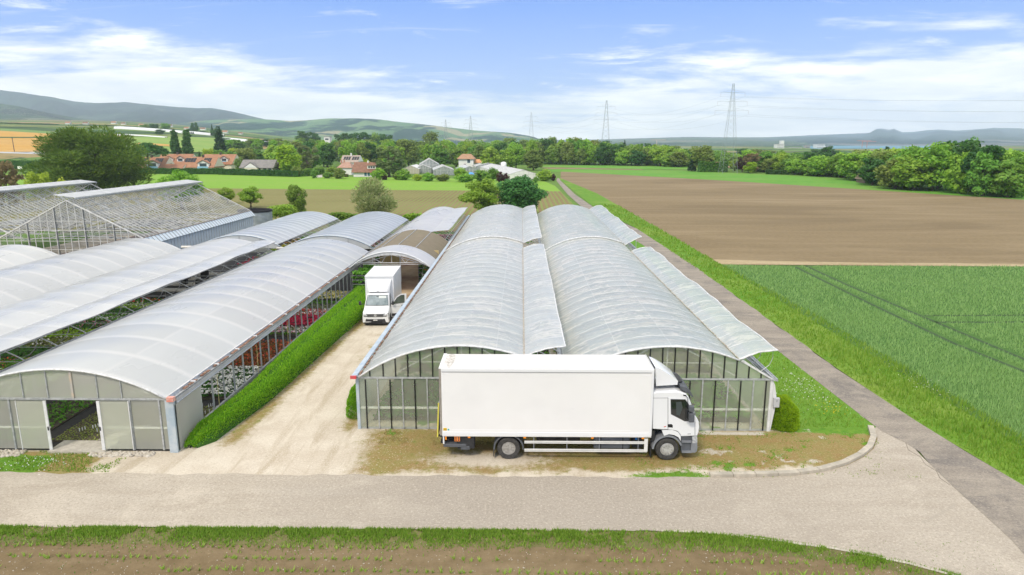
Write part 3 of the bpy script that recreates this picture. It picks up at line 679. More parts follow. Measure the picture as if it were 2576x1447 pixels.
def gutter(name,x,y0,y1,z,root,w_=.16,m=STEEL):
    mb=MB(); mb.prism([(x-w_,z+.09),(x-w_*.6,z-.05),(x+w_*.6,z-.05),(x+w_,z+.09),(x+w_-.015,z+.09),(x+w_*.55,z-.02),(x-w_*.55,z-.02),(x-w_+.015,z+.09)],'y',y0,y1)
    return mb.build(name,m,root)
# ---------- A : the long greenhouse at the left front
ax0,ax1,aze,azc,ay0,ay1=-25.05,-15.4,2.5,3.86,28.0,68.5
A=thing('greenhouse','long film tunnel greenhouse at front left with open side wall along the clipped hedge','greenhouse',((ax0+ax1)/2,ay0,0))
o=roofsheet(ax0,ax1,aze,azc,ax0+.12,ax1-.1,ay0-.12,ay1,2.53,.035,30,8).build('roof_film',FILMA,A,True)
rooftube('roof_rim',[(x,y-.13,z+.06) for x,y,z in ribpts(ax0,ax1,aze,azc,ax0,ax1-.05,ay0)],.045,A)
ribs(A,ax0,ax1,aze,azc,ax0+.1,ax1-.1,ay0+2.53,ay1,2.53)
gutter('gutter',ax1+.1,ay0-.15,ay1,aze-.02,A)
rooftube('film_clamp',[(ax1-.08,ay0-.12,aze+.09),(ax1-.08,ay1,aze+.09)],.035,A)
# debris lying in the gutter, thicker in places
mb=MB(); q=np.random.default_rng(5); y=ay0+1.2
while y<ay1-.3:
    l=q.uniform(.15,.9)*(1 if y>33 else .35); mb.box(ax1+.02,ax1+q.uniform(.12,.2),y,y+l,aze+.0,aze+.06+q.uniform(0,.02)); y+=l+q.uniform(.01,.12)*(6 if y<34 else 1)
mb.build('leaf_debris',DEBR,A)['kind']='stuff'
for yy in np.arange(ay0+2,ay1,2.53):
    MB().box(ax1+.0,ax1+.22,yy,yy+.07,aze+.04,aze+.11).build('gutter_bracket',WHITEM,A)
MB().box(ax1-.02,ax1+.28,ay0-.2,ay0+.02,aze-.08,aze+.12).build('gutter_end_cap',PINKP,A)
MB().prism([(ax1+.22,aze-.02),(ax1+.26,aze-.02),(ax1+.28,aze-.20),(ax1+.24,aze-.20)],'y',ay0+.1,ay1).build('rolled_side_curtain',mat('grey_curtain',(.42,.43,.42),(.34,.35,.34),1.5,rough=.6),A)
MB().tube([(ax1+.27,ay0+.1,aze-.22),(ax1+.27,ay1,aze-.22)],.04,6).build('curtain_tube',STEEL,A)
# front wall
def mull(root,x,y,z0,z1,w_=.05,m=STEEL,name='mullion',d=.05): return MB().box(x-w_/2,x+w_/2,y-d,y,z0,z1).build(name,m,root)
dx0,dx1=-20.85,-18.5
gable(ax0,ax1,aze,azc,ay0,aze).build('gable_wall',POLY2,A)
for xa,xb in ((ax0,dx0),(dx1,ax1)):
    MB().add([(xa,ay0,.12),(xb,ay0,.12),(xb,ay0,aze),(xa,ay0,aze)],[(0,1,2,3)]).build('wall_panel',POLY,A)
MB().box(ax0,ax1+.1,ay0-.06,ay0-.002,aze-.06,aze+.02).build('front_beam',STEEL,A)
for x in (-24.3,-22.5,-17.15,-15.85): mull(A,x,ay0-.004,.1,aze-.06,.07)
for x in (-22.9,-21.8,-20.7,-18.5,-17.45): mull(A,x,ay0-.005,aze+.02,arc(ax0,ax1,aze,azc,x)-.04,.04)
mull(A,-19.6,ay0-.01,aze+.02,azc-.05,.10,mat('rusty_post',(.50,.42,.32),(.42,.40,.36),6,rough=.8),'gable_post')
MB().box(ax1-.16,ax1+.2,ay0-.10,ay0+.12,0,aze-.05).build('corner_post',BLUEG,A)
MB().box(ax0,dx0,ay0+.01,ay0+.05,1.08,1.16).build('wall_rail',WHITEM,A)
MB().box(dx1,ax1,ay0+.01,ay0+.05,1.08,1.16).build('wall_rail',WHITEM,A)
# sliding doors, pushed open to both sides
for sx,xa,xb in ((0,dx0-1.3,dx0+.06),(1,dx1-.06,dx1+1.35)):
    d=MB().add([(xa,ay0-.09,.16),(xb,ay0-.09,.16),(xb,ay0-.09,aze-.12),(xa,ay0-.09,aze-.12)],[(0,1,2,3)]).build('sliding_door',POLY,A)
    fr=MB()
    a,b=((xb-.13,xb) if sx==0 else (xa,xa+.13)); fr.box(a,b,ay0-.13,ay0-.095,.12,aze-.08)
    a,b=((xa,xa+.03) if sx==0 else (xb-.03,xb)); fr.box(a,b,ay0-.125,ay0-.095,.12,aze-.08)
    fr.build('door_frame',WHITEM,d)
    hx=xb-.045 if sx==0 else xa+.035
    MB().box(hx-.02,hx+.02,ay0-.16,ay0-.132,1.05,1.22).build('door_handle',BLACKB,d)
MB().box(dx0-.1,dx1+.1,ay0-.25,ay0+.9,.0,.10).build('threshold',CONC,A)
# right side: a closed first bay, then open with posts above a low curb
MB().add([(ax1+.2,ay0,.05),(ax1+.2,ay0+2.45,.05),(ax1+.2,ay0+2.45,aze-.3),(ax1+.2,ay0,aze-.3)],[(0,1,2,3)]).build('side_panel',polymat('side_twinwall',(.52,.52,.47),(.56,.56,.52),.18),A)
po=MB().box(ax1+.10,ax1+.17,ay0+2.5,ay0+2.57,0,aze-.05).build('post',STEEL,A)
repeat_part(po,[ay0+2.5+1.27*i for i in range(1,31)],ay0+2.5,A)
MB().box(ax1+.08,ax1+.2,ay0+2.5,ay1,0,.46).build('curb',GREYC,A)
MB().box(ax1+.205,ax1+.235,ay0+2.5,ay1,.40,.50).build('curb_rail',STEEL,A)
for yy in (32.1,37.3,42.5): MB().tube([(ax1+.26,yy,.45),(ax1+.27,yy+.02,aze-.35)],.014,5).build('cord',YCORD,A)
MB().bar((ax1+.13,ay0+3.9,aze-.4),(ax1+.13,ay0+6.3,.5),.03).build('brace',STEELD,A)
gutter('valley_gutter',ax0,ay0,ay1,aze-.02,A)
MB().add([(ax0,ay0,0),(ax1,ay0,0),(ax1,ay1,0),(ax0,ay1,0)],[(0,1,2,3)])
setp(mesh_obj('ground_cover',[(ax0-19,ay0+.05,.012),(ax1+.1,ay0+.05,.012),(ax1+.1,102,.012),(ax0-19,102,.012)],[(0,1,2,3)],BLACKG),kind='structure')
# ---------- S : second tunnel, roof vent lifted over the valley
sx0,sx1=-34.4,-25.05
Sg=thing('greenhouse','second tunnel greenhouse from the hedge, long roof vent lifted above its gutter','greenhouse',((sx0+sx1)/2,ay0-3,0))
HX=-27.3
roofsheet(sx0,sx1,aze,azc,sx0+.1,HX,ay0-6,ay1,2.53,.035,24,6).build('roof_film',FILMS,Sg,True)
def ventsheet(xh,zh,xe,ze_,y0,y1,sp,amp,bow=.12,jit=0,wob=0,nu=8,per=6,ph=0):
    nv=max(2,int((y1-y0)/sp)*per)
    def P(u,v):
        y=y0+(y1-y0)*v; x=xh+(xe-xh)*u; z=zh+(ze_-zh)*u+bow*math.sin(PI*u)+puff(y,y0,sp,amp)*math.sin(PI*u)
        if wob: z+=wob*u*(math.sin(y*.45+ph)+.5*math.sin(y*1.1+ph*2)); 
        if jit: z+=jit*(math.sin(x*9+y*4)*math.sin(y*6.1-x*3)+.5*math.sin(y*11+x*5))
        return (x,y,z)
    return P,nu,nv
zh=arc(sx0,sx1,aze,azc,HX)
P,nu,nv=ventsheet(HX,zh+.03,-24.92,3.60,ay0-6,ay1,2.53,.03,.12,0,.05)
v_=MB().sheet(P,nu,nv).build('roof_vent',FILMS,Sg,True)
MB().tube([P(1,i/60) for i in range(61)],.035,5).build('vent_edge_tube',STEELD,v_)
MB().tube([P(0,i/60) for i in range(61)],.03,5).build('hinge_tube',RIM,v_)
ribs(Sg,sx0,sx1,aze,azc,sx0+.1,sx1-.02,ay0-5.2,ay1,1.265*2,.034)
vr=MB().tube([P(0,.0),P(.33,.0),P(.66,.0),P(1,.0)],.026,5)
# curved pushing arms of the vent
am=MB()
pt=[(-24.98,0,3.56),(-25.0,0,3.3),(-25.15,0,3.0),(-25.45,0,2.72),(-25.9,0,2.52),(-26.4,0,2.42)]
am.tube([(a,ay0-4.6,c) for a,b,c in pt],.022,5,False); 
ao=am.build('vent_arm',STEELD,Sg); repeat_part(ao,[ay0-4.6+2.53*i for i in range(1,18)],ay0-4.6,Sg)
for zz,xx in ((2.62,-25.25),(3.1,-26.1)): MB().bar((xx,ay0-6,zz),(xx,ay1,zz),.022).build('purlin',STEEL,Sg)
gutter('valley_gutter',sx1-.28,ay0-6,ay1,aze-.04,Sg,.1)
for yy in np.arange(ay0,ay1,5.06): MB().box(sx1-.12,sx1-.04,yy,yy+.08,0,aze).build('post',STEEL,Sg)
gable(sx0,sx1,aze,azc,ay1,aze).build('end_gable',POLY2,Sg)
# ---------- T and U
for i,(x0,x1,lab,y0,m) in enumerate(((-43.7,-34.4,'third tunnel greenhouse from the hedge with a plain closed film roof',22,FILMA),(-53.0,-43.7,'leftmost tunnel greenhouse, its arched end before the big glasshouse',22,FILMA))):
    T=thing('greenhouse',lab,'greenhouse',((x0+x1)/2,y0,0)); y1=68.5 if i==0 else 64.
    roofsheet(x0,x1,aze,azc,x0+.1,x1-.1,y0,y1,2.53,.045,26,6).build('roof_film',m,T,True)
    rooftube('roof_rim',[(x,y1,z+.05) for x,y,z in ribpts(x0,x1,aze,azc,x0,x1-.05,y1)],.045,T)
    gutter('valley_gutter',x1-.02,y0,y1,aze-.02,T)
    gable(x0,x1,aze,azc,y1-.05,aze).build('end_gable',POLY2,T)
    MB().add([(x0,y1-.05,0),(x1,y1-.05,0),(x1,y1-.05,aze),(x0,y1-.05,aze)],[(0,1,2,3)]).build('end_wall',POLY,T)
# ---------- second row A2, S2
for nm,x0,x1,y0,y1,lab,xcut in (('A2',-25.05,-15.4,70.8,95.5,'rear tunnel greenhouse with shiny new film behind the front left one',-15.9),('S2',-34.4,-25.05,71.,95.5,'rear tunnel greenhouse with glossy film beside the corrugated tank',-25.75)):
    T=thing('greenhouse',lab,'greenhouse',((x0+x1)/2,y0,0))
    roofsheet(x0,x1,aze,azc+.04,x0+.1,xcut,y0,y1,1.6,.06,26,6).build('roof_film',FILMN,T,True)
    ribs(T,x0,x1,aze,azc+.04,x0+.1,x1-.05,y0,y1,1.6,.03,tie=False)
    zc_=arc(x0,x1,aze,azc+.04,xcut)
    rooftube('film_clamp',[(xcut,y0,zc_),(xcut,y1,zc_)],.05,T,STEEL)
    rooftube('roof_rim',[(x,y0-.03,z+.05) for x,y,z in ribpts(x0,x1,aze,azc+.04,x0,x1-.05,y0)],.05,T,BLUEG)
    gable(x0,x1,aze,azc+.04,y0,aze).build('end_gable',PALEG,T)
    gable(x0,x1,aze,azc+.04,y1,aze).build('end_gable',POLY2,T)
    MB().add([(x0,y1,0),(x1,y1,0),(x1,y1,aze),(x0,y1,aze)],[(0,1,2,3)]).build('end_wall',POLY,T)
    for k in range(5): MB().bar((x0+.3+k*2.2,y0-.03,aze),(x0+.3+k*2.2,y0-.03,arc(x0,x1,aze,azc+.04,x0+.3+k*2.2)-.05),.03).build('mullion',STEEL,T)
    gutter('valley_gutter',x1-.02,y0,y1,aze-.02,T)
for xa,xb,yy,zz in ((-25.2,-19.5,69.3,2.75),(-25.2,-19.2,69.9,2.62),(-35.,-29.6,69.2,2.9),(-35,-29.6,69.9,2.7)):
    setp(MB().tube([(xa,yy,zz),(xb-.3,yy,zz),(xb-.05,yy,zz-.1),(xb,yy,zz-.5)],.13,10).build('ventilation_pipe',PIPEW,None,True),
      {(-25.2,69.3):'upper white plastic pipe crossing the gap behind the front left greenhouse',(-25.2,69.9):'lower white plastic pipe crossing the gap behind the front left greenhouse',(-35.,69.2):'upper white pipe between the second tunnel and its rear tunnel',(-35,69.9):'lower white pipe between the second tunnel and its rear tunnel'}[(xa,yy)],'pipe',group='white pipes in the gap between the tunnel rows')
# ---------- B and C : twin wide tunnels behind the lorry
by0=30.6; bze,bzc=2.62,4.22
def twin(lab,x0,x1,film,xh,xe,ze1,ze2,vents,gapy):
    T=thing('greenhouse',lab,'greenhouse',((x0+x1)/2,by0,0))
    roofsheet(x0,x1,bze,bzc,x0+.12,xh,by0-.15,67.3,1.7,.05,36,8,.022,x0).build('roof_film',film,T,True)
    roofsheet(x0,x1,bze,bzc+.1,x0+.12,xh,66.9,102.5,1.7,.05,36,7,.022,x0+2).build('roof_film',film,T,True)
    rooftube('roof_rim',[(x,y-.17,z+.06) for x,y,z in ribpts(x0,x1,bze,bzc,x0+.05,xh,by0)],.045,T)
    rooftube('roof_seam',[(x,66.9,z+.2) for x,y,z in ribpts(x0,x1,bze,bzc,x0+.1,xh,by0)],.06,T)
    zh=arc(x0,x1,bze,bzc,xh)
    for (ya,yb,zz,xx,ph) in vents:
        P,nu,nv=ventsheet(xh,zh+.03,xx,zz,ya,yb,2.0,.05,.10,.02,.07,12,7,ph)
        vv=MB().sheet(P,nu,nv).build('roof_vent',film,T,True)
        k=int((yb-ya)/.5)
        e=MB().tube([P(1,i/k) for i in range(k+1)],.035,5); e.tube([P(i/8,0) for i in range(9)],.035,5); e.tube([P(i/8,1) for i in range(9)],.03,5)
        e.build('vent_edge_tube',RIM,vv,True)
        MB().tube([(xh,ya+(yb-ya)*i/k,zh+.05+.015*math.sin(i*1.7)) for i in range(k+1)],.03,5).build('hinge_tube',mat('taped_hinge',(.55,.52,.46),(.30,.22,.16),7,rough=.8),vv)
    # bare ribs from the hinge to the gutter
    mb=MB(); mb.tube(ribpts(x0,x1,bze,bzc,xh-.1,x1-.05,by0+.02),.034,5,False)
    o=mb.build('arch_rib',STEEL,T); repeat_part(o,[by0+2*i for i in range(1,36)],by0,T)
    for f_ in (.35,.7):
        xx=xh+(x1-xh)*f_; zz=arc(x0,x1,bze,bzc,xx)-.06; MB().bar((xx,by0,zz),(xx,102,zz),.022).build('purlin',STEEL,T)
    gutter('gutter',x1,by0-.1,102,bze-.02,T,.15)
    # front wall
    gable(x0,x1,bze,bzc,by0,bze+.02).build('gable_wall',POLYG,T)
    MB().add([(x0,by0,.06),(x1,by0,.06),(x1,by0,bze-.06),(x0,by0,bze-.06)],[(0,1,2,3)]).build('wall_panel',POLYC,T)
    MB().box(x0,x1,by0-.06,by0-.004,bze-.06,bze+.02).build('front_beam',STEEL,T)
    MB().box(x0+.05,x1-.05,by0+.02,by0+.06,1.02,1.12).build('wall_rail',WHITEM,T)
    MB().box(x0,x1,by0+.01,by0+.14,0,.06).build('base_curb',GREYC,T)
    return T
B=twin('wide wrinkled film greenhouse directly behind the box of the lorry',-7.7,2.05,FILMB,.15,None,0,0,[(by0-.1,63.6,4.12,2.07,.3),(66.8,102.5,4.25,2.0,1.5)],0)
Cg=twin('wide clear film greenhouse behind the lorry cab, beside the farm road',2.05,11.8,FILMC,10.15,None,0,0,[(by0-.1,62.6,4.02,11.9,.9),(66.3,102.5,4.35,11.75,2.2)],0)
for i in range(16):
    x=-7.7+.62+i*.585
    if i%2==0 or True: mull(B,x-.05 if i<1 else x,by0-.008,bze+.04,arc(-7.7,2.05,bze,bzc,x)-.05,.055,BLACKB,'gable_bar')
for i in range(16):
    x=2.05+.5+i*.58
    mull(Cg,x,by0-.008,bze+.04,arc(2.05,11.8,bze,bzc,x)-.05,.055,BLACKB,'gable_bar')
for i in range(16):
    x=-7.7+.62+i*.585-.28
    mull(B,x,by0-.008,.04,bze-(.12 if i%2==0 else .06),.055 if i%2==0 else .06,BLACKB if i%2==0 else STEEL)
for i in range(16):
    x=2.05+.55+i*.595
    mull(Cg,x,by0-.008,.04,bze-(.10 if i%2==1 else .06),.055 if i%2==1 else .06,BLACKB if i%2==1 else STEEL)
# white door frame showing over the cab
mb=MB(); mb.box(6.55,6.62,by0-.05,by0-.02,0.1,2.48); mb.box(7.48,7.6,by0-.05,by0-.02,.1,2.47); mb.box(6.62,7.48,by0-.05,by0-.02,2.38,2.48); mb.build('door_frame',WHITEM,Cg)
for root,x0,x1 in ((B,-7.7,2.05),(Cg,2.05,11.8)):
    for s,(a,b) in enumerate((((x0+1.6,bze),( (x0+x1)/2-.6,bzc-.15)),((x1-1.6,bze),((x0+x1)/2+.6,bzc-.15)),(((x0+x1)/2,bze),((x0+x1)/2,bzc-.1)))):
        MB().bar((a[0],by0+.4,a[1]),(b[0],by0+.4,b[1]),.03).build('truss_bar',WHITEM,root)
    MB().bar((x0+1.2,by0+.4,3.25),(x1-1.2,by0+.4,3.25),.025).build('truss_bar',WHITEM,root)
# left eave of B: pale fascia gutter, clamp line, red end cap, corner post and side wall
MB().prism([(-7.98,2.74),(-7.70,2.78),(-7.66,2.70),(-7.94,2.60)],'y',by0-.2,102).build('fascia_gutter',BLUEG,B)
mb=MB(); y=by0
while y<102:
    l=q.uniform(.1,.5); mb.box(-7.64,-7.58+q.uniform(0,.03),y,y+l,2.74,2.80); y+=l+q.uniform(.08,.5)
mb.build('leaf_debris',DEBR,B)['kind']='stuff'
MB().box(-8.0,-7.72,by0-.3,by0-.2,2.62,2.76).build('gutter_end_cap',REDP,B)
MB().box(-7.82,-7.68,by0-.04,by0+.1,0,2.6).build('corner_post',BLUEG,B)
MB().add([(-7.72,by0,.0),(-7.72,102,.0),(-7.72,102,2.6),(-7.72,by0,2.6)],[(0,1,2,3)]).build('side_wall',polymat('side_wall_film',(.52,.54,.52),(.56,.57,.55),.12),B)
# right end of C: white corner post, sloping gutter edge, control box, vent arms
MB().box(11.72,11.84,by0-.05,by0+.05,0,2.6).build('corner_post',WHITEM,Cg)
MB().prism([(10.25,3.5),(11.75,2.60),(11.85,2.62),(10.35,3.56)],'y',by0-.08,by0-.01).build('gable_rim',RIM,Cg)
MB().prism([(11.86,0),(11.9,0),(12.02,1.0),(12.08,1.6),(11.95,2.3),(11.86,2.5)],'y',by0-.02,by0+1.2).build('rolled_side_curtain',mat('curtain_white',(.62,.63,.62),rough=.5),Cg)
cb=MB().box(11.9,12.18,by0-.16,by0-.03,1.25,1.72,.02).build('control_box',mat('grey_plastic',(.45,.46,.47),rough=.5),Cg)
for zz in (1.55,1.62): MB().lathe((12.04,by0-.165,zz),'y',[(.018,0),(.018,.01)],10).build('button',BLACKB,cb)
MB().prism([(11.8,2.55),(12.06,2.5),(12.06,2.62),(11.8,2.68)],'y',by0-.05,102).build('outer_gutter',STEEL,Cg)
for ya in [by0+.15+4*i for i in range(8)]:
    MB().tube([(11.78,ya,4.0),(11.80,ya,3.6),(11.66,ya,3.25),(11.3,ya,2.95),(10.9,ya,2.8)],.016,5,False).build('vent_arm',STEEL,Cg)
MB().tube([(11.4,by0+.5,3.95),(11.3,by0+.5,3.5),(10.9,by0+.5,3.1),(10.4,by0+.5,2.9)],.016,5,False).build('vent_arm',STEEL,Cg)
MB().add([(11.8,by0,.0),(11.8,102,.0),(11.8,102,2.5),(11.8,by0,2.5)],[(0,1,2,3)]).build('side_wall',POLY,Cg)
MB().bar((11.2,66.2,4.1),(11.2,66.2,2.6),.03).build('vent_post',STEEL,Cg)
# ---------- D : packing hall between the tunnels, with canopy
dX0,dX1,dze,dzc=-15.15,-7.95,2.6,4.05
D=thing('packing_hall','arched packing hall at the end of the gravel alley, white canopy and brown net roof','greenhouse',((dX0+dX1)/2,59,0))
roofsheet(dX0,dX1,dze,dzc,dX0,dX1,59.2,63.3,2.05,.02,20,4).build('canopy_film',FILMW,D,True)
rooftube('canopy_rim',[(x,59.15,z+.04) for x,y,z in ribpts(dX0,dX1,dze,dzc,dX0,dX1,0)],.05,D,WHITEM)
def flange(u,v):
    x=dX0+(dX1-dX0)*u; return (x,59.18,arc(dX0,dX1,dze,dzc,x)+.03-(.34*math.sin(PI*u)**.4)*v)
MB().sheet(flange,20,1).build('canopy_valance',mat('white_canvas',(.66,.67,.67),(.50,.51,.52),2,rough=.6,transl=.2),D)
roofsheet(dX0,dX1,dze,dzc,dX0,dX1,63.3,74.7,2.28,.02,20,4).build('net_roof',BROWNN,D,True)
for xx in (-13.1,-11.5,-9.9): MB().bar((xx,63.3,arc(dX0,dX1,dze,dzc,xx)+.03),(xx,74.7,arc(dX0,dX1,dze,dzc,xx)+.03),.035).build('net_purlin',STEEL,D)
mb=MB()
mb.bar((-14.6,59.6,3.0),(-8.4,59.6,3.0),.03); mb.bar((-14.2,59.6,2.86),(-8.8,59.6,2.86),.022)
for xa,za,xb,zb in ((-14.6,2.8,-11.5,3.72),(-8.4,2.8,-11.5,3.72),(-13.2,3.4,-12.4,3.0),(-12.4,3.0,-11.9,3.75),(-10.9,3.75,-10.3,3.0),(-10.3,3.0,-9.7,3.5),(-11.5,3.0,-11.5,3.9),(-13.2,3.0,-13.2,3.5)): mb.bar((xa,59.6,za),(xb,59.6,zb),.025)
mb.build('truss',WHITEM,D)
TANW=mat('tan_panel',(.42,.33,.15),(.50,.40,.20),2.,rough=.8,stretch=(5,1,.3))
for xa,xb in ((-13.9,-11.95),(-9.2,-8.1)): MB().box(xa,xb,66.0,66.1,0,3.1).build('partition_panel',TANW,D)
MB().box(-9.33,-9.2,65.94,66.0,0,3.1).build('door_frame',WHITEM,D); MB().box(-11.95,-11.82,65.94,66.0,0,3.1).build('door_frame',WHITEM,D)
MB().box(-15.1,-13.9,64.0,64.08,0,2.9).build('partition_panel',mat('grey_tan_panel',(.40,.37,.30),(.46,.43,.36),2.,rough=.8),D)
xh=-9.9; zh=arc(dX0,dX1,dze,dzc,xh)
roofsheet(dX0,dX1,dze,dzc,dX0,xh,74.7,101.5,1.6,.05,20,5).build('roof_film',FILMW,D,True)
P,nu,nv=ventsheet(xh,zh+.02,-8.0,3.95,74.7,101.5,1.6,.03,.03,0,.04)
vv=MB().sheet(P,nu,nv).build('roof_vent',FILMW,D,True); MB().tube([P(1,i/30) for i in range(31)],.035,5).build('vent_edge_tube',STEEL,vv)
o=MB().tube(ribpts(dX0,dX1,dze,dzc,xh,dX1,74.8),.035,5,False).build('arch_rib',STEEL,D); repeat_part(o,[74.8+1.35*i for i in range(1,20)],74.8,D)
MB().bar((-8.4,74.8,2.95),(-8.4,101,2.95),.03).build('purlin',STEEL,D)
gutter('valley_gutter',-8.0,59.2,101.5,2.62,D,.12); gutter('valley_gutter',-15.2,59.2,101.5,2.62,D,.12)
setp(mesh_obj('hall_floor',[(-15.1,56.5,.014),(-7.75,56.5,.014),(-7.75,101,.014),(-15.1,101,.014)],[(0,1,2,3)],mat('worn_floor',(.48,.37,.24),(.40,.29,.18),.9,rough=.9,c3=(.26,.16,.11))),kind='structure')
# ---------- the big glasshouse
GLD=mat('glazing_bar',(.62,.62,.60),(.48,.48,.46),2,rough=.5)
gx0,gx1,gze,gzr,gy0,gy1=-54.8,-39.6,3.62,7.55,70.5,99.5
def glasshouse(lab,x0,x1,y0,y1,sidewall,detail):
    T=thing('glasshouse',lab,'greenhouse',((x0+x1)/2,y0,0)); xr=(x0+x1)/2
    zz=lambda x:gze+(gzr-gze)*(1-abs(x-xr)/((x1-x0)/2))
    MB().add([(x0,y0,gze),(xr,y0,gzr),(xr,y1,gzr),(x0,y1,gze)],[(0,1,2,3)]).build('roof_glass',GLASSH,T)
    xo=xr+2.4
    MB().add([(xo,y0,zz(xo)),(x1,y0,gze),(x1,y1,gze),(xo,y1,zz(xo))],[(0,1,2,3)]).build('roof_glass',GLASSH,T)
    for s,(xa,xb) in enumerate(((x0,xr),(xo,x1))):
        mb=MB(); k=int((y1-y0)/.73)
        for i in range(k+1):
            y=y0+i*(y1-y0)/k; mb.bar((xa,y,zz(xa)+.02),(xb,y,zz(xb)+.02),.032)
        for j in range(1,3):
            xx=xa+(xb-xa)*j/3; mb.bar((xx,y0,zz(xx)+.03),(xx,y1,zz(xx)+.03),.03)
        mb.build('glazing_bars',GLD,T)
    # open ridge strip: cross rafters
    mb=MB(); k=int((y1-y0)/3.2)
    for i in range(k+1):
        y=y0+i*(y1-y0)/k; mb.bar((xr,y,gzr),(xo,y,zz(xo)),.05); mb.bar((xr-.2,y,gzr-1.),(xo,y,zz(xo)-1.1),.035)
        if i<k:
            y2=y+(y1-y0)/k; mb.bar((xr+.2,y,gzr-.9),((xr+xo)/2,(y+y2)/2,zz((xr+xo)/2)),.04); mb.bar(((xr+xo)/2,(y+y2)/2,zz((xr+xo)/2)),(xo,y2,zz(xo)-.9),.04)
            mb.bar((xo,y,zz(xo)-.9),(xr+1.,(y+y2)/2,zz(xr+1)),.03)
    mb.bar((xo,y0,zz(xo)),(xo,y1,zz(xo)),.05); mb.bar((xr,y0,gzr),(xr,y1,gzr),.06); mb.bar((xo,y0,zz(xo)-.9),(xo,y1,zz(xo)-.9),.04)
    mb.build('ridge_frame',STEEL,T)
    # lifted ridge vent: ribbed pale panels
    va,vb=(xr-1.35,gzr+.62),(xr+.75,gzr+.10)
    va,vb=(xr-1.3,gzr+.55),(xr+.95,gzr+.28)
    mb=MB(); k=int((y1-y0)/.36)
    for i in range(k):
        y=y0+i*(y1-y0)/k; y2=y+(y1-y0)/k*.60
        mb.add([(va[0],y,va[1]),(vb[0],y,vb[1]),(vb[0],y2,vb[1]),(va[0],y2,va[1]),(va[0],y,va[1]+.04),(vb[0],y,vb[1]+.04),(vb[0],y2,vb[1]+.04),(va[0],y2,va[1]+.04)],[(0,3,2,1),(4,5,6,7),(0,1,5,4),(1,2,6,5),(2,3,7,6),(3,0,4,7)])
    rv=mb.build('ridge_vent',mat('vent_panel',(.60,.61,.60),(.48,.49,.48),1,rough=.4),T)
    mb=MB(); mb.bar((vb[0],y0,vb[1]-.06),(vb[0],y1,vb[1]-.06),.07); mb.bar((va[0],y0,va[1]),(va[0],y1,va[1]),.04); mb.build('vent_frame',STEEL,rv)
    for i in range(0,19):
        y=y0+i*(y1-y0)/18; mb=MB().bar((vb[0]-.05,y,vb[1]-.05),(vb[0]-.25,y+.35,gzr-.75),.022); mb.bar((vb[0]-.05,y,vb[1]-.05),(vb[0]-.45,y-.3,gzr-.75),.022); mb.build('vent_strut',STEEL,rv)
    # gable
    MB().add([(x0,y0,0),(x1,y0,0),(x1,y0,gze),(xr,y0,gzr),(x0,y0,gze)],[(0,1,2,3,4)]).build('gable_glass',GLASSH,T)
    MB().add([(x0,y1,0),(x1,y1,0),(x1,y1,gze),(xr,y1,gzr),(x0,y1,gze)],[(0,1,2,3,4)]).build('gable_glass',GLASSH,T)
    mb=MB()
    for i in range(21):
        x=x0+(x1-x0)*i/20; mb.box(x-.025,x+.025,y0-.06,y0-.005,0,zz(x)-.02)
    for z_ in (1.6,2.4,3.3,4.4,5.4):
        hw=(x1-x0)/2*(1-max(0,z_-gze)/(gzr-gze)); mb.box(xr-hw,xr+hw,y0-.055,y0-.008,z_-.02,z_+.02)
    mb.build('gable_bars',GLD,T)
    for a_,b_ in (((x0,y0-.06,gze),(xr,y0-.06,gzr+.02)),((xr,y0-.06,gzr+.02),(x1,y0-.06,gze)),((x1,y1,gze),(xr,y1,gzr)),((xr,y1,gzr),(x0,y1,gze))): MB().bar(a_,b_,.07).build('verge_rafter',GLD,T)
    mb=MB()
    for i in range(1,5):
        x=x0+(x1-x0)*i/5; mb.box(x-.06,x+.06,y0+.05,y0+.17,0,zz(x)-.05)
    mb.build('gable_posts',STEELD,T)
    # inside: white thermal screens and trusses seen through the glass
    mb=MB()
    for i in range(9):
        y=y0+1.5+i*(y1-y0-2)/9; mb.sheet(lambda u,v,y=y:(x0+.6+(x1-x0-1.2)*u,y+1.6*v,3.05+.5*math.sin(PI*u)+.1*math.sin(v*5+i)),10,2)
    mb.build('shade_screen',mat('white_screen',(.62,.62,.60),(.20,.21,.21),1.,.44,.56,rough=.7,transl=.3,stretch=(2,.4,1)),T)
    mb=MB()
    for i in range(8):
        y=y0+i*(y1-y0)/8+.3; mb.bar((x0,y,gze-.1),(xr,y,gzr-.25),.04); mb.bar((xr,y,gzr-.25),(x1,y,gze-.1),.04); mb.bar((x0,y,gze-.1),(x1,y,gze-.1),.04)
        for j in range(1,8):
            x=x0+(x1-x0)*j/8; mb.bar((x,y,gze-.1),(x+(.95 if j<4 else -.95),y,zz(x+(.95 if j<4 else -.95))-.25),.03)
    mb.build('truss',GLD,T)
    if sidewall:
        AW=mat('pale_blue_cladding',(.50,.60,.66),(.68,.74,.77),1.6,rough=.35,stretch=(1,6,1))
        MB().add([(x1+.02,y0,gze),(x1+.62,y0,gze-.66),(x1+.62,y1,gze-.66),(x1+.02,y1,gze)],[(0,1,2,3)]).build('side_vent',AW,T)
        MB().add([(x1+.25,y0,gze-.6),(x1+.25,y0,0),(x1+.25,y1,0),(x1+.25,y1,gze-.6)],[(0,1,2,3)]).build('side_wall',AW,T)
        mb=MB(); k=40
        for i in range(k+1):
            y=y0+i*(y1-y0)/k; mb.bar((x1+.05,y,gze+.02),(x1+.64,y,gze-.64),.025)
        mb.build('side_vent_bars',STEELD,T)
        mb=MB()
        for i in range(k+1):
            y=y0+i*(y1-y0)/k; mb.bar((x1+.28,y,gze-.62),(x1+.28,y,0),.022)
        mb.build('side_wall_bars',GLD,T)
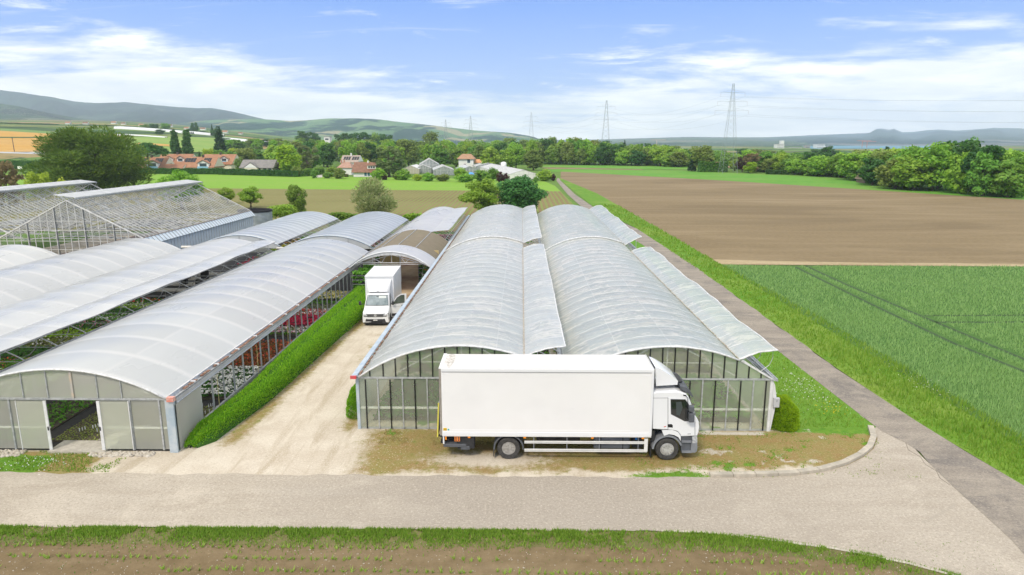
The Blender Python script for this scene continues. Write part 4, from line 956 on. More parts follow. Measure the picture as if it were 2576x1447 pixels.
        MB().bar((x1,y0,gze+.05),(x1,y1,gze+.05),.06).build('eave_gutter',mat('rusty_gutter',(.25,.17,.12),(.35,.33,.30),3,rough=.8),T)
        # benches and a reddish heap seen through the roof
        MB().box(x0+1,x1-1,y0+1,y1-1,.6,.7).build('bench_tops',mat('bench_tops',(.10,.12,.11),(.45,.46,.45),.55,.45,.52,rough=.8,c3=(.16,.07,.05),ns3=.25),T)
    return T
glasshouse('large pitched glasshouse with raised ridge vent and pale blue side wall',gx0,gx1,gy0,gy1,True,1)
glasshouse('glasshouse at the left edge behind the large one, ridge vent raised',gx0-15.2,gx0,gy0+2,gy1-.5,False,1)
# tank
mb=MB(); cx_,cy_=-42.1,107.5
TK=thing('water_tank','round corrugated steel water tank with black liner beside the glasshouse','tank',(cx_,cy_,0))
prof=[]; 
for i in range(60): prof.append((2.55+.035*math.sin(i*PI/2.),.02+i*.05))
v=[];f=[];N_=40
for i,(r_,h_) in enumerate(prof):
    for k in range(N_): t=2*PI*k/N_; v.append((cx_+r_*math.cos(t),cy_+r_*math.sin(t),h_))
f=[(i*N_+k,i*N_+(k+1)%N_,(i+1)*N_+(k+1)%N_,(i+1)*N_+k) for i in range(len(prof)-1) for k in range(N_)]
mesh_obj('tank_wall',v,f,mat('corrugated_steel',(.30,.34,.36),(.40,.44,.46),1,rough=.4,metal=.4),TK,True)
lin=MB(); v=[];f=[]
for i,(r_,h_) in enumerate(((2.62,2.75),(2.64,3.02),(2.5,3.03),(2.48,2.2),(0.02,2.2))):
    for k in range(N_): t=2*PI*k/N_; v.append((cx_+r_*math.cos(t),cy_+r_*math.sin(t),h_))
f=[(i*N_+k,i*N_+(k+1)%N_,(i+1)*N_+(k+1)%N_,(i+1)*N_+k) for i in range(4) for k in range(N_)]
mesh_obj('black_liner',v,f,mat('black_liner',(.02,.02,.025),rough=.6),TK)
# ================================================================ PLANTS UNDER THE ROOFS
LG={}
def lm(k,c1,c2,t=.3):
    if k not in LG: LG[k]=leafmat(k,c1,c2,transl=t)
    return LG[k]
def quadcloud(P,size,r,up=.3,asp=1.4):
    """small leaf quads at points P with random tilt"""
    n_=len(P); d=r.normal(0,1,(n_,3)); d[:,2]=abs(d[:,2])*(1+up*3); d/=np.linalg.norm(d,axis=1)[:,None]
    a=np.cross(d,r.normal(0,1,(n_,3))); a/=np.linalg.norm(a,axis=1)[:,None]+1e-9; b=np.cross(d,a)
    s=(np.asarray(size)*np.ones(n_)*r.uniform(.6,1.4,n_))[:,None]*.5
    a=a*s*asp; b=b*s
    v=np.stack([P-a-b*.35,P-a*.1+b,P+a+b*.35,P+a*.1-b],1).reshape(-1,3)
    return v,np.arange(n_*4).reshape(-1,4)
def bed(label,x0,x1,y0,y1,h,leaf,flower=None,fd=8,ld=45,ls=.13,fs=.07,tray=True,z=0.02,seed=1,rowsp=None,name='plant_bed',cat='plants'):
    r=np.random.default_rng(seed*7+3); T=thing(name,label,cat,((x0+x1)/2,(y0+y1)/2,z),group='beds of potted plants under the tunnel roofs')
    MB().box(x0,x1,y0,y1,z,z+.05).build('soil_tray',mat('potting_soil_%d'%seed,(.07,.06,.045),(.11,.09,.06),8,rough=.9),T)
    A_=(x1-x0)*(y1-y0); n_=int(A_*ld)
    if rowsp:
        gx_=np.arange(x0+.1,x1-.1,rowsp); gy_=np.arange(y0+.1,y1-.1,rowsp); a,b=np.meshgrid(gx_,gy_); c=np.stack([a.ravel(),b.ravel()],-1)
        c=np.repeat(c,3,0)+r.normal(0,.03,(len(c)*3,2)); P=np.concatenate([c,(z+.05+r.uniform(.3,1,len(c))*h)[:,None]],1)
    else:
        xy=np.stack([r.uniform(x0,x1,n_),r.uniform(y0,y1,n_)],-1); k=fbm(xy[:,0],xy[:,1],1.6,seed+5); P=np.concatenate([xy,(z+.06+h*(.35+.75*k)*r.uniform(.55,1,n_))[:,None]],1)
    v,f=quadcloud(P,ls,r,.5); o=mesh_obj('foliage',v,f,leaf,T)
    if flower is not None:
        fl=flower if isinstance(flower,list) else [flower]
        for i,fm in enumerate(fl):
            n2=int(A_*fd*2.2/len(fl)); xy=np.stack([r.uniform(x0,x1,n2),r.uniform(y0,y1,n2)],-1); k=fbm(xy[:,0],xy[:,1],1.6,seed+5); xy=xy[fbm(xy[:,0],xy[:,1],2.5,seed+9+i*4)>.38]; k=fbm(xy[:,0],xy[:,1],1.6,seed+5)
            P=np.concatenate([xy,(z+.10+h*(.45+.8*k))[:,None]],1); v,f=quadcloud(P,fs*1.15,r,1.,1.); mesh_obj('flowers',v,f,fm,T)['kind']='stuff'
    return T
g1=lm('leaf_mid',(.10,.30,.03),(.20,.44,.05)); g2=lm('leaf_dark',(.05,.17,.03),(.11,.28,.04)); g3=lm('leaf_lime',(.28,.50,.03),(.40,.60,.06)); g4=lm('leaf_olive',(.20,.26,.05),(.32,.36,.10)); gr_=lm('leaf_rust',(.36,.10,.03),(.22,.17,.04))
FW_=mat('white_petals',(.85,.84,.76),rough=.7); FR=mat('red_petals',(.75,.05,.02),(.78,.16,.04),rnd=True,rough=.6); FC=mat('crimson_petals',(.72,.02,.10),(.50,.01,.05),rnd=True,rough=.6); FO=mat('orange_petals',(.7,.25,.02),(.75,.40,.03),rnd=True,rough=.6); FY=mat('yellow_petals',(.80,.68,.08),rough=.6); FP=mat('pink_petals',(.7,.28,.35),rough=.6)
A0,A1=-24.6,-15.45
bed('dark trays of tiny seedlings just inside the door of the front left greenhouse',-21.6,A1,28.9,33.2,.05,g4,None,0,0,.07,seed=1,rowsp=.17)
bed('bright green low bedding left of the door path',A0,-22.4,28.9,36,.12,g1,None,0,70,.10,seed=2)
bed('block of white flowering pot plants behind the first posts',-21,A1,34.2,38.8,.30,g2,FW_,42,70,.14,.11,seed=3)
bed('rust red flowering pots behind the curb, widest block',-21,A1,39.2,44.6,.20,gr_,FR,16,90,.12,.08,seed=4)
bed('narrow strip of white flowers between rust red and crimson pots',-21,A1,46.3,48.0,.25,g1,[FW_,FP],50,70,.12,.09,seed=5)
bed('block of crimson flowering pots behind the curb',-21,A1,48.4,51.3,.25,lm('leaf_wine',(.16,.01,.02),(.08,.06,.02)),FC,80,60,.12,.11,seed=6)
bed('mixed red and white flowering pots beyond the crimson block',-21,A1,51.5,53.3,.25,g2,[FR,FW_,FC],70,60,.12,.10,seed=7)
bed('pale variegated seedlings in rows near the alley end',-21,A1,53.6,55.6,.12,lm('leaf_pale',(.35,.40,.22),(.22,.28,.10)),None,0,80,.10,seed=8)
bed('plain green pots between pale seedlings and yellow flowers',-21,A1,55.8,56.9,.15,g1,None,0,90,.11,seed=9)
bed('white and yellow flowering pots at the far end of the open side',-21,A1,57.,60,.25,g1,[FW_,FY],60,60,.12,.10,seed=10)
setp(mesh_obj('path_slab',[(-19.5,28.95,.10),(-18.75,28.95,.10),(-18.1,30.6,.10),(-18.6,30.6,.10)],[(0,1,2,3)],CONC),kind='structure')
tags=MB(); r=np.random.default_rng(8)
for x,y in [(-20.9+.42*i+.07*j,29.9+.1*j+.35*(i%2)) for i in range(8) for j in range(3)]+[(-20+.55*i+.08*j,33.0+.07*j) for i in range(8) for j in range(3)]+[(-16.3+.1*i,31.2+.22*i) for i in range(8)]:
    tags.box(x,x+.045,y,y+.01,.08,.26)
setp(tags.build('plant_labels',WHITEM),'white plant labels standing in the seedling trays by the door','labels',kind='stuff')
# beds under the lifted vent of the second tunnel
cols=[(g1,None),(g3,None),(g2,FW_),(g1,FW_),(g3,FW_),(g1,[FO,FR]),(g2,None),(g4,FW_),(g3,None),(g2,FP),(g1,FW_),(g2,None),(g3,FW_),(g2,FR)]
labs=['deep green bedding under the lifted vent, nearest the road','lime green bedding, second block under the lifted vent','dark foliage with white flowers, third block under the lifted vent','green block with scattered white tags, fourth under the vent','lime block dotted white, fifth under the vent','orange and rust marigold block under the lifted vent','dark plain green block beyond the marigolds','grey green block with a few white flowers beyond the marigolds','lime block halfway along the lifted vent','dark green block with pink flowers halfway along the vent','green block with white flowers past the middle of the vent','plain dark block near the equipment bay','lime block with white flowers near the equipment bay','dark block with red flowers next to the equipment bay']
y=26.5
for i,((lf,fl),lb) in enumerate(zip(cols,labs)):
    l=[2.7,2.1,2.3,2.2,2.0,2.0,2.2,1.9,2.1,1.9,2.0,1.8,1.7,1.6][i]
    bed(lb,-34.3,-26.6,y,y+l,.22,lf,fl,9,75,.13,.09,seed=20+i); y+=l+.18
# equipment bay
EB=thing('equipment_bench','grey benches and black crates in the bay under the far end of the lifted vent','bench',(-31.,62,0))
for k,yy in enumerate((57.5,60,62.5,65)): MB().box(-34,-27.6,yy,yy+1.2,.75,.83).build('bench_top',mat('bench_grey_%d'%k,(.34,.33,.29),(.24,.23,.20),3,rough=.8),EB)
for xx in (-33.5,-31,-28):
    for yy in (57.6,61.1,65.9): MB().box(xx,xx+.06,yy,yy+.06,0,.76).build('leg',STEELD,EB)
for i,(xx,yy,hh) in enumerate(((-30.2,62.7,.9),(-31.,60.2,.6),(-29.5,60.1,.5),(-32.,62.8,.4))):
    T=thing('plastic_crate',['tall black crate stack on the third bench','black crate at the near edge of the second bench','small black crate nearest the gutter','low black crate at the back of the third bench'][i],'crate',(xx,yy,.83),group='black crates on the equipment benches')
    MB().box(xx,xx+.6,yy,yy+.5,.83,.83+hh,.03).build('crate_body',BLACKB,T); MB().box(xx-.02,xx+.62,yy-.02,yy+.52,.83+hh*.9,.83+hh*.97).build('crate_rim',BLACKG,T)
# beds at the far rows (seen through the open strips)
for i,(x0,x1,y0,lf,fl,lb) in enumerate(((-31,-25.3,73,g2,FC,'dark red leaved pots in the rear tunnel, nearest block'),(-31,-25.3,78,g1,FW_,'green pots with white flowers in the rear tunnel'),(-31,-25.3,83,g3,FY,'yellow flowering block in the rear tunnel'),(-31,-25.3,88,g2,FO,'dark green block with orange flowers in the rear tunnel'),(-31,-25.3,93,g1,None,'plain green block at the far end of the rear tunnel'),(-20,-15.6,76,g2,FW_,'green and white pots along the shiny rear roof edge'),(-20,-15.6,84,g1,FP,'pink flowering pots along the shiny rear roof edge'),(-12,-8.1,77,g2,FO,'orange flowering baskets under the open strip of the packing hall'),(-12,-8.1,84,g1,FR,'red flowering baskets under the open strip of the packing hall'),(-12,-8.1,91,g2,FP,'pink flowering baskets under the open strip of the packing hall'))):
    bed(lb,x0,x1,y0,y0+4.6,.4,lf,fl,20,45,.18,.12,seed=50+i,z=.3 if x0>-20.5 else .02)
# crops inside B and C, dim through the walls
bed('dark pot plants behind the wall of the lorry side greenhouse',-7.3,1.8,31.6,38,.35,g2,None,3,45,.17,.12,seed=71)
bed('green pot plants behind the wall near the lorry cab',2.3,11.4,31.6,38,.35,g1,None,3,45,.17,.12,seed=72)
bed('green rows deeper inside the lorry side greenhouse',-7.3,1.8,39,50,.3,g1,None,0,25,.2,seed=73)
bed('olive rows deeper inside the greenhouse near the cab',2.3,11.4,39,50,.3,g4,None,0,25,.2,seed=74)
# trolleys with shelves of plants
def trolley(lab,x0,x1,y0,y1,nsh,H,lf,fl,seed):
    T=thing('plant_trolley',lab,'trolley',((x0+x1)/2,(y0+y1)/2,0),group='plant trolleys under the packing hall canopy'); r=np.random.default_rng(seed)
    for xx in (x0,x1-.05):
        for yy in (y0,y1-.05): MB().box(xx,xx+.05,yy,yy+.05,0,H).build('upright',STEELD,T)
    for k in range(nsh):
        z=.18+k*(H-.1)/nsh; s=MB().box(x0+.02,x1-.02,y0+.02,y1-.02,z,z+.03).build('shelf',STEEL,T)
        MB().box(x0+.05,x1-.05,y0+.04,y1-.04,z+.03,z+.12).build('pots',BLACKB,s)
        n_=int((x1-x0)*(y1-y0)*260); P=np.stack([r.uniform(x0,x1,n_),r.uniform(y0-.05,y1,n_),z+.13+r.uniform(0,.26,n_)],-1); v,f=quadcloud(P,.12,r,.2); mesh_obj('plants',v,f,lf,T)
        if fl is not None and k>=nsh-3:
            n_=int((x1-x0)*(y1-y0)*70); P=np.stack([r.uniform(x0,x1,n_),r.uniform(y0-.05,y1,n_),z+.30+r.uniform(0,.12,n_)],-1); v,f=quadcloud(P,.09,r,1.,1.); mesh_obj('flowers',v,f,fl,T)['kind']='stuff'
trolley('trolley of leafy green plants left of the small van, nearest row',-14.75,-13.3,58.2,58.8,6,2.35,g1,None,1)
trolley('trolley of leafy green plants left of the small van, second row',-14.6,-13.1,59.6,60.4,6,2.35,g1,None,2)
trolley('trolley of leafy green plants left of the small van, third row',-14.5,-12.9,61.3,62.1,6,2.35,g1,None,3)
trolley('trolley with red and pink flowering plants by the right wall of the hall',-8.95,-8.05,60.5,61.4,4,2.2,g2,FR,4)
trolley('trolley with pink flowering plants behind the red one by the right wall',-9.0,-8.05,62.3,63.2,4,2.2,g2,FP,5)
trolley('narrow dark trolley against the white door frame of the hall',-9.95,-9.45,64.7,65.3,4,1.9,g2,None,6)
# ================================================================ THE LORRY
TY=mat('tyre_rubber',(.035,.034,.033),(.060,.058,.055),9,rough=.85,bs=60,bstr=.2)
RIMG=mat('dusty_wheel_steel',(.40,.39,.37),(.26,.25,.23),8,rough=.6,metal=.2)
RIMW=mat('silver_wheel_steel',(.55,.55,.54),(.40,.40,.39),6,rough=.45,metal=.3)
DARK=mat('chassis_black',(.022,.023,.026),(.04,.04,.042),4,rough=.6)
DGREY=mat('dark_grey_plastic',(.10,.11,.125),(.075,.08,.09),3,rough=.55)
MGREY=mat('mid_grey_plastic',(.22,.235,.26),(.18,.19,.21),3,rough=.5)
LPAINT=mat('lorry_white_paint',(.74,.755,.77),rough=.25,coat=.4)
BOXW=mat('box_white_panel',(.78,.78,.775),(.74,.74,.735),.5,rough=.4,c3=(.765,.765,.755),ns3=.8)
ROOFW=mat('box_roof',(.70,.69,.67),(.64,.63,.61),1.5,rough=.6,c3=(.62,.60,.57),ns3=.9)
STAIN=mat('roof_stain',(.40,.37,.32),(.66,.64,.60),6,rough=.9)
ALU=mat('aluminium_rail',(.74,.74,.72),(.66,.66,.64),3,rough=.4)
DGLASS=mat('dark_window_glass',(.012,.016,.018),rough=.06,spec=.8,coat=.5)
AMBER=mat('amber_lens',(.85,.28,.02),rough=.3)
YEL=mat('yellow_plate',(.75,.50,.02),rough=.5)
ORG=mat('orange_plate',(.70,.22,.05),rough=.5)
TEAL=mat('teal_sticker',(.03,.42,.36),rough=.5)
SEAM=mat('panel_gap',(.16,.17,.18),rough=.7)
HEADL=mat('headlamp_glass',(.50,.52,.53),(.30,.31,.33),14,rough=.1,coat=1.)
LY0,LY1=27.42,29.5
LT=thing('box_lorry','big white box lorry parked side-on in front of the twin film greenhouses','lorry',(2.1,28.67,0))
bx0,bx1,bz0,bz1=-3.38,5.6,1.15,4.12
MB().box(bx0,bx1,LY0,LY1,bz0,bz1,.025).build('cargo_box',BOXW,LT)
cbx=LT.children[0] if LT.children else None
cbx=[o for o in C.objects if o.name.startswith('cargo_box')][-1]
MB().box(bx0+.02,bx1-.02,LY0+.04,LY1-.04,bz1+.001,bz1+.014).build('box_roof_skin',ROOFW,cbx)
for i in range(1,9): x=bx0+(bx1-bx0)*i/9; MB().box(x-.012,x+.012,LY0+.06,LY1-.06,bz1+.014,bz1+.02).build('roof_seam',ALU,cbx)
def blob2(cx_,cy_,rx,ry,seed,n_=18):
    q_=random.Random(seed); return [(cx_+rx*math.cos(2*PI*i/n_)*(.75+.5*q_.random()),cy_+ry*math.sin(2*PI*i/n_)*(.75+.4*q_.random())) for i in range(n_)]
pts=[(x,min(LY1-.08,max(LY0+.08,y))) for x,y in blob2(bx0+.28,LY0+1.3,.20,1.1,3)]
mesh_obj('roof_stain',[(x,y,bz1+.022) for x,y in pts],[tuple(range(len(pts)))],STAIN,cbx)
mb=MB(); mb.box(bx0,bx1,LY0-.022,LY0-.001,bz1-.11,bz1+.012,.008); mb.build('top_rail',LPAINT,cbx)
mb=MB(); mb.box(bx0,bx1,LY0-.022,LY0-.001,bz0-.02,bz0+.13,.006); mb.build('bottom_rail',LPAINT,cbx)
MB().box(bx0,bx1,LY0-.03,LY0-.001,bz0-.06,bz0-.022).build('lower_trim',ALU,cbx)
MB().box(bx1-.09,bx1,LY0-.028,LY0-.001,bz0,bz1,.006).build('front_corner_post',LPAINT,cbx)
MB().box(bx1,bx1+.02,LY0,LY1,bz0,bz1+.02).build('front_frame',LPAINT,cbx)
MB().box(bx0-.10,bx0-.002,LY0+.02,LY1-.02,bz0-.05,bz1-.01,.01).build('rear_frame',mat('rear_frame_grey',(.33,.30,.26),(.25,.23,.20),5,rough=.6),cbx)
MB().box(bx0-.1,bx0+.05,LY0,LY1,bz1-.0,bz1+.03).build('rear_roof_trim',ALU,cbx)
MB().box(bx0+.04,bx1-.1,LY0-.026,LY0-.023,bz1-.135,bz1-.125).build('rail_shadow_gap',SEAM,cbx)
# dotted reflective tape along the foot, at the corners
mb=MB(); x=bx0+.45
while x<bx1-.9: mb.box(x,x+.055,LY0-.006,LY0-.001,bz0+.21,bz0+.25); x+=.085
for i in range(9): mb.box(bx0+.03,bx0+.06,LY0-.006,LY0-.001,bz1-.3-i*.09,bz1-.25-i*.09)
for i in range(4): mb.box(bx0+.05+i*.075,bx0+.10+i*.075,LY0-.006,LY0-.001,bz1-.22,bz1-.18)
for i in range(4): mb.box(bx1-.45+i*.075,bx1-.40+i*.075,LY0-.006,LY0-.001,bz1-.26,bz1-.22)
tp=mb.build('marker_tape',mat('reflective_tape',(.86,.87,.88),rough=.2),cbx); tp['kind']='stuff'
pl=MB().box(bx0+.05,bx0+.20,LY0-.008,LY0-.001,bz0+.19,bz0+.31).build('yellow_plate',YEL,cbx)
mb=MB()
for a in (.07,.115,.16): mb.box(bx0+a,bx0+a+.025,LY0-.011,LY0-.0085,bz0+.215,bz0+.285)
mb.build('plate_marks',mat('plate_mark',(.35,.2,.02),rough=.6),pl)
MB().lathe((bx0+.27,0,bz0+.235),'y',[(.038,LY0-.008),(.038,LY0-.001)],16).build('sticker',TEAL,cbx)
MB().box(2.15,2.26,LY0-.004,LY0-.001,2.36,2.375).build('scratch',mat('scuff',(.62,.62,.62),rough=.7),cbx)
# chassis
mb=MB()
for yy in (28.15,29.1): mb.box(-3.2,7.0,yy,yy+.09,.82,1.07)
for x in (-3,-1.5,0,1.5,3,4.5): mb.box(x,x+.1,28.24,29.1,.86,1.02)
mb.box(-1.,0.,28.3,29.1,.38,.62); mb.box(6.,6.7,28.3,29.1,.38,.6)
mb.build('chassis',DARK,LT)
mb=MB(); mb.box(bx0,bx1,LY0+.12,LY1-.1,1.04,bz0-.001); mb.build('subframe',DARK,LT)
def wheel(cx_,yf,sgn,Rr,wd,face,rm):
    """yf: outer face; sgn -1 when the wheel faces the camera"""
    T=MB().lathe((cx_,0,Rr),'y',[(Rr*.60,yf),(Rr*.66,yf+sgn*.02),(Rr*.93,yf+sgn*.025),(Rr*.985,yf-sgn*.01),(Rr,yf-sgn*.05),(Rr,yf-sgn*(wd-.05)),(Rr*.95,yf-sgn*wd),(Rr*.6,yf-sgn*wd)],40,False)
    w_=T.build('wheel',TY,LT,False)
    r_=Rr*.60
    if face=='cap':
        pr=[(r_,yf-sgn*.02),(r_*.93,yf-sgn*.05),(r_*.86,yf-sgn*.03),(r_*.80,yf+sgn*.03),(r_*.35,yf+sgn*.035),(.001,yf+sgn*.03)]
        m_=MB().lathe((cx_,0,Rr),'y',pr,32).build('rim',rm,w_)
        mb=MB()
        for k in range(10):
            t=2*PI*k/10; mb.lathe((cx_+r_*.63*math.cos(t),0,Rr+r_*.63*math.sin(t)),'y',[(.026,yf+sgn*.03),(.026,yf+sgn*.055)],8)
        mb.build('wheel_nuts',RIMG,w_)
    else:
        pr=[(r_,yf-sgn*.02),(r_*.92,yf-sgn*.10),(r_*.60,yf-sgn*.13),(r_*.52,yf-sgn*.09),(r_*.38,yf-sgn*.02),(r_*.34,yf+sgn*.0),(.001,yf+sgn*.0)]
        MB().lathe((cx_,0,Rr),'y',pr,32).build('rim',rm,w_)
        mb=MB()
        for k in range(10):
            t=2*PI*k/10+.1; mb.lathe((cx_+r_*.76*math.cos(t),0,Rr+r_*.76*math.sin(t)),'y',[(.030,yf-sgn*.115),(.030,yf-sgn*.095)],8)
        mb.build('rim_holes',BLACKB,w_)
        mb=MB()
        for k in range(10):
            t=2*PI*k/10; mb.lathe((cx_+r_*.47*math.cos(t),0,Rr+r_*.47*math.sin(t)),'y',[(.017,yf-sgn*.08),(.017,yf-sgn*.04)],6)
        mb.build('wheel_nuts',RIMG,w_)
    return w_
wheel(-.52,LY0+.06,-1,.50,.28,'dish',RIMG); wheel(-.52,LY0+.37,-1,.50,.26,'dish',RIMG)
wheel(-.52,LY1-.06,1,.50,.28,'dish',RIMG); wheel(6.33,LY1-.06,1,.50,.28,'cap',RIMW)
wheel(6.33,LY0+.05,-1,.50,.28,'cap',RIMW)
def arcband(cx_,cz,r0,r1,a0,a1,y0,y1,n=14):
    mb=MB(); v=[]
    for i in range(n+1):
        t=R(a0+(a1-a0)*i/n); c,s=math.cos(t),math.sin(t)
        v+=[(cx_+r0*c,y0,cz+r0*s),(cx_+r1*c,y0,cz+r1*s),(cx_+r1*c,y1,cz+r1*s),(cx_+r0*c,y1,cz+r0*s)]
    f=[]
    for i in range(n):
        for k in range(4): f.append((i*4+k,i*4+(k+1)%4,(i+1)*4+(k+1)%4,(i+1)*4+k))
    f+=[(0,1,2,3),(n*4+3,n*4+2,n*4+1,n*4)]
    return mb.add(v,f)
arcband(-.52,.5,.60,.66,-5,185,LY0+.02,LY0+.65).build('rear_mudguard',DGREY,LT)
MB().box(-1.19,-1.16,LY0+.05,LY0+.6,.12,.5).build('mud_flap',DARK,LT)
MB().box(5.62,5.65,LY0+.1,LY0+.5,.10,.55).build('mud_flap',DARK,LT)
# side guard rails with hangers
g=MB(); g.box(.16,5.45,LY0-.0,LY0+.035,.77,.88); sg=g.build('side_guard_rail',ALU,LT)
g=MB(); g.box(.16,5.45,LY0-.0,LY0+.035,.39,.51); g.build('side_guard_rail',ALU,LT)
for nm,zz in (('a',.825),('b',.45)): MB().box(.16,5.45,LY0-.004,LY0-.001,zz-.006,zz+.006).build('rail_groove',SEAM,sg)
for x in (.55,1.98,3.38,5.05): MB().box(x,x+.035,LY0+.036,LY0+.06,.43,1.1).build('rail_hanger',MGREY,LT)
MB().box(5.32,5.47,LY0-.012,LY0-.001,.43,1.02).build('rail_end_plate',ALU,LT)
MB().box(3.15,4.75,LY0+.16,LY0+.75,.42,1.0,.10).build('fuel_tank',mat('grey_tank',(.10,.11,.125),(.14,.15,.16),2,rough=.45),LT)
for x in (3.45,4.4): MB().box(x,x+.05,LY0+.145,LY0+.76,.41,1.01,.05).build('tank_strap',DARK,LT)
MB().box(4.85,5.3,LY0+.2,LY0+.8,.5,.98,.03).build('battery_box',DARK,LT)
MB().lathe((5.0,0,.93),'y',[(.05,LY0+.17),(.05,LY0+.2)],12).build('blue_cap',mat('blue_cap',(.03,.22,.62),rough=.4),LT)
MB().box(.7,2.6,LY0+.5,LY0+1.1,.55,.85,.04).build('air_tank',DARK,LT)
for x in (-2.28,.12,3.03,5.2): MB().box(x,x+.11,LY0-.015,LY0+.05,1.0,1.07,.01).build('side_marker',AMBER,LT)
# rear underrun, tail lift, hazard plate
MB().box(-3.35,-2.35,LY0+.02,LY1-.02,.56,.70,.02).build('rear_underrun_bar',DGREY,LT)
MB().box(-2.75,-2.0,LY0+.08,LY0+.7,.45,1.05,.05).build('lift_housing',DARK,LT)
MB().box(-2.6,-2.2,LY0+.04,LY0+.3,.42,.60,.03).build('lift_arm',DGREY,LT)
MB().box(-3.36,-3.30,LY0-.0,LY0+.05,.72,1.12).build('white_marker_bar',LPAINT,LT)
MB().box(-3.26,-3.20,LY0-.01,LY0+.04,.92,1.10).build('side_marker',AMBER,LT)
hp=MB().box(-2.86,-2.62,LY0-.0,LY0+.04,.84,1.08,.008).build('hazard_plate',ORG,LT)
mb=MB()
for i in range(2):
    for j in range(3): mb.box(-2.82+i*.11,-2.82+i*.11+.055,LY0-.004,LY0-.001,.87+j*.068,.915+j*.068)
mb.build('plate_holes',DARK,hp)
for x in (-3.2,): MB().box(-3.5,-3.2,LY0+.3,LY1-.3,.62,.70).build('lift_bracket',DARK,LT)
tl=MB(); tl.prism([(-3.62,1.05),(-3.58,1.05),(-3.50,2.55),(-3.54,2.55)],'y',LY0+.12,LY1-.12); tl=tl.build('tail_lift',mat('lift_platform',(.30,.31,.31),rough=.6),LT)
MB().prism([(-3.63,1.0),(-3.575,1.0),(-3.495,2.56),(-3.55,2.56)],'y',LY0+.09,LY0+.118).build('yellow_edge',mat('yellow_edge',(.66,.60,.10),rough=.6),tl)
MB().bar((-3.56,LY0+.2,1.05),(-3.1,LY0+.2,.8),.05).build('lift_link',DARK,tl)
# cab: profile points read on its side plane
def c2(zx,zy,y=LY0+.05):
    p_=at(1513.4+.22255*zx,869.4+.22255*zy,y); return (p_[0],p_[2])
prof=[(578,945),(578,640),(580,545),(600,527),(740,520),(850,515),(915,530),(960,548),(985,580),(1010,640),(1035,720),(1058,790),(1085,830),(1104,870),(1108,930),(1100,985),(1084,1025),(900,1035),(893,1020),(860,975),(800,955),(690,955)]
PR=[c2(*p_) for p_ in prof]
def loftcab(PR,y0,y1,ins=.06):
    cx_=sum(p[0] for p in PR)/len(PR); cz=sum(p[1] for p in PR)/len(PR)
    secs=[(y0,ins),(y0+.03,ins*.3),(y0+.09,0),(y1-.09,0),(y1-.03,ins*.3),(y1,ins)]
    v=[];n_=len(PR)
    for y,k in secs:
        for (x,z) in PR:
            dx,dz=x-cx_,z-cz; l=math.hypot(dx,dz)+1e-6; v.append((x-dx/l*k,y,z-dz/l*k))
    f=[(i*n_+a,i*n_+(a+1)%n_,(i+1)*n_+(a+1)%n_,(i+1)*n_+a) for i in range(len(secs)-1) for a in range(n_)]
    f+=[tuple(range(n_-1,-1,-1)),tuple(range((len(secs)-1)*n_,len(secs)*n_))]
    return v,f
v,f=loftcab(PR,LY0+.05,LY1-.05,.05)
cab=mesh_obj('cab',v,f,LPAINT,LT)
def sideplate(name,pts,m,parent,y=LY0+.05,th=.01,z2=True):
    P_=[c2(*p_) for p_ in pts]
    return MB().prism(P_,'y',y-th,y-.001).build(name,m,parent)
sideplate('door',[(753,590),(955,598),(985,640),(1012,735),(1035,830),(1050,865),(1050,1015),(900,1018),(893,1000),(860,965),(800,950),(753,948)],LPAINT,cab,th=.014)
dr=[o for o in cab.children if o.name.startswith('door')]; dr=cab if not dr else dr[0]
WN=[(782,607),(940,610),(972,648),(1000,715),(1022,812),(992,850),(935,852),(786,772)]
sideplate('window_frame',[(a+(-5 if a<900 else 5),b+(-4 if b<700 else 4)) for a,b in WN],SEAM,cab,th=.018)
wp=sideplate('side_window',WN,DGLASS,cab,th=.024)
sideplate('seat_reflection',[(840,640),(900,632),(915,700),(880,790),(845,780)],mat('seat_reflection_tone',(.055,.07,.07),rough=.3),wp,th=.0265)  # reflection painted as a small plate over the window glass
sideplate('door_handle_recess',[(746,888),(790,886),(803,900),(803,926),(746,922)],BLACKB,cab,th=.02)
for a in ([(1052,860),(1058,860),(1058,1012),(1052,1012)],[(747,590),(752,590),(752,948),(747,948)],[(580,592),(750,590),(750,594),(580,596)]): sideplate('panel_gap',a,SEAM,cab,th=.004)
sideplate('red_badge',[(702,916),(722,910),(730,914),(712,924)],mat('red_badge',(.6,.08,.06),rough=.4),cab,th=.006)
sideplate('model_lettering',[(970,995),(1008,993),(1008,1000),(970,1002)],MGREY,cab,th=.016)
sideplate('roof_marker',[(922,556),(955,556),(957,568),(924,568)],DARK,cab,th=.02)
# windscreen on the front, sun visor, roof, deflector, mirrors
a_,b_=c2(992,604),c2(1068,800)
mb=MB(); mb.add([(a_[0]+.03,LY0+.22,a_[1]),(a_[0]+.03,LY1-.22,a_[1]),(b_[0]+.035,LY1-.18,b_[1]),(b_[0]+.035,LY0+.18,b_[1])],[(0,3,2,1)]); mb.build('windscreen',DGLASS,cab)
MB().tube([(b_[0]+.03,LY0+.3,b_[1]+.03),(b_[0]+.06,LY0+.8,b_[1]+.05),(b_[0]+.04,LY0+1.5,b_[1]+.2)],.015,5).build('wiper',DARK,cab)
v1=[c2(870,432,28.4),c2(930,455,28.2),c2(1000,500,28.),c2(1045,545,27.8),c2(1072,585,27.6)]
P5=[(6.78,3.36),(7.02,3.30),(7.22,3.12),(7.34,2.90),(7.30,2.86),(7.12,3.02),(6.98,3.12),(6.78,3.22)]
MB().prism(P5,'y',LY0+.10,LY1-.10).build('sun_visor',DGREY,cab)
mb=MB(); mb.box(6.55,6.95,LY0+.55,LY1-.55,3.36,3.44,.03); mb.build('roof_lamp_bar',DARK,cab)
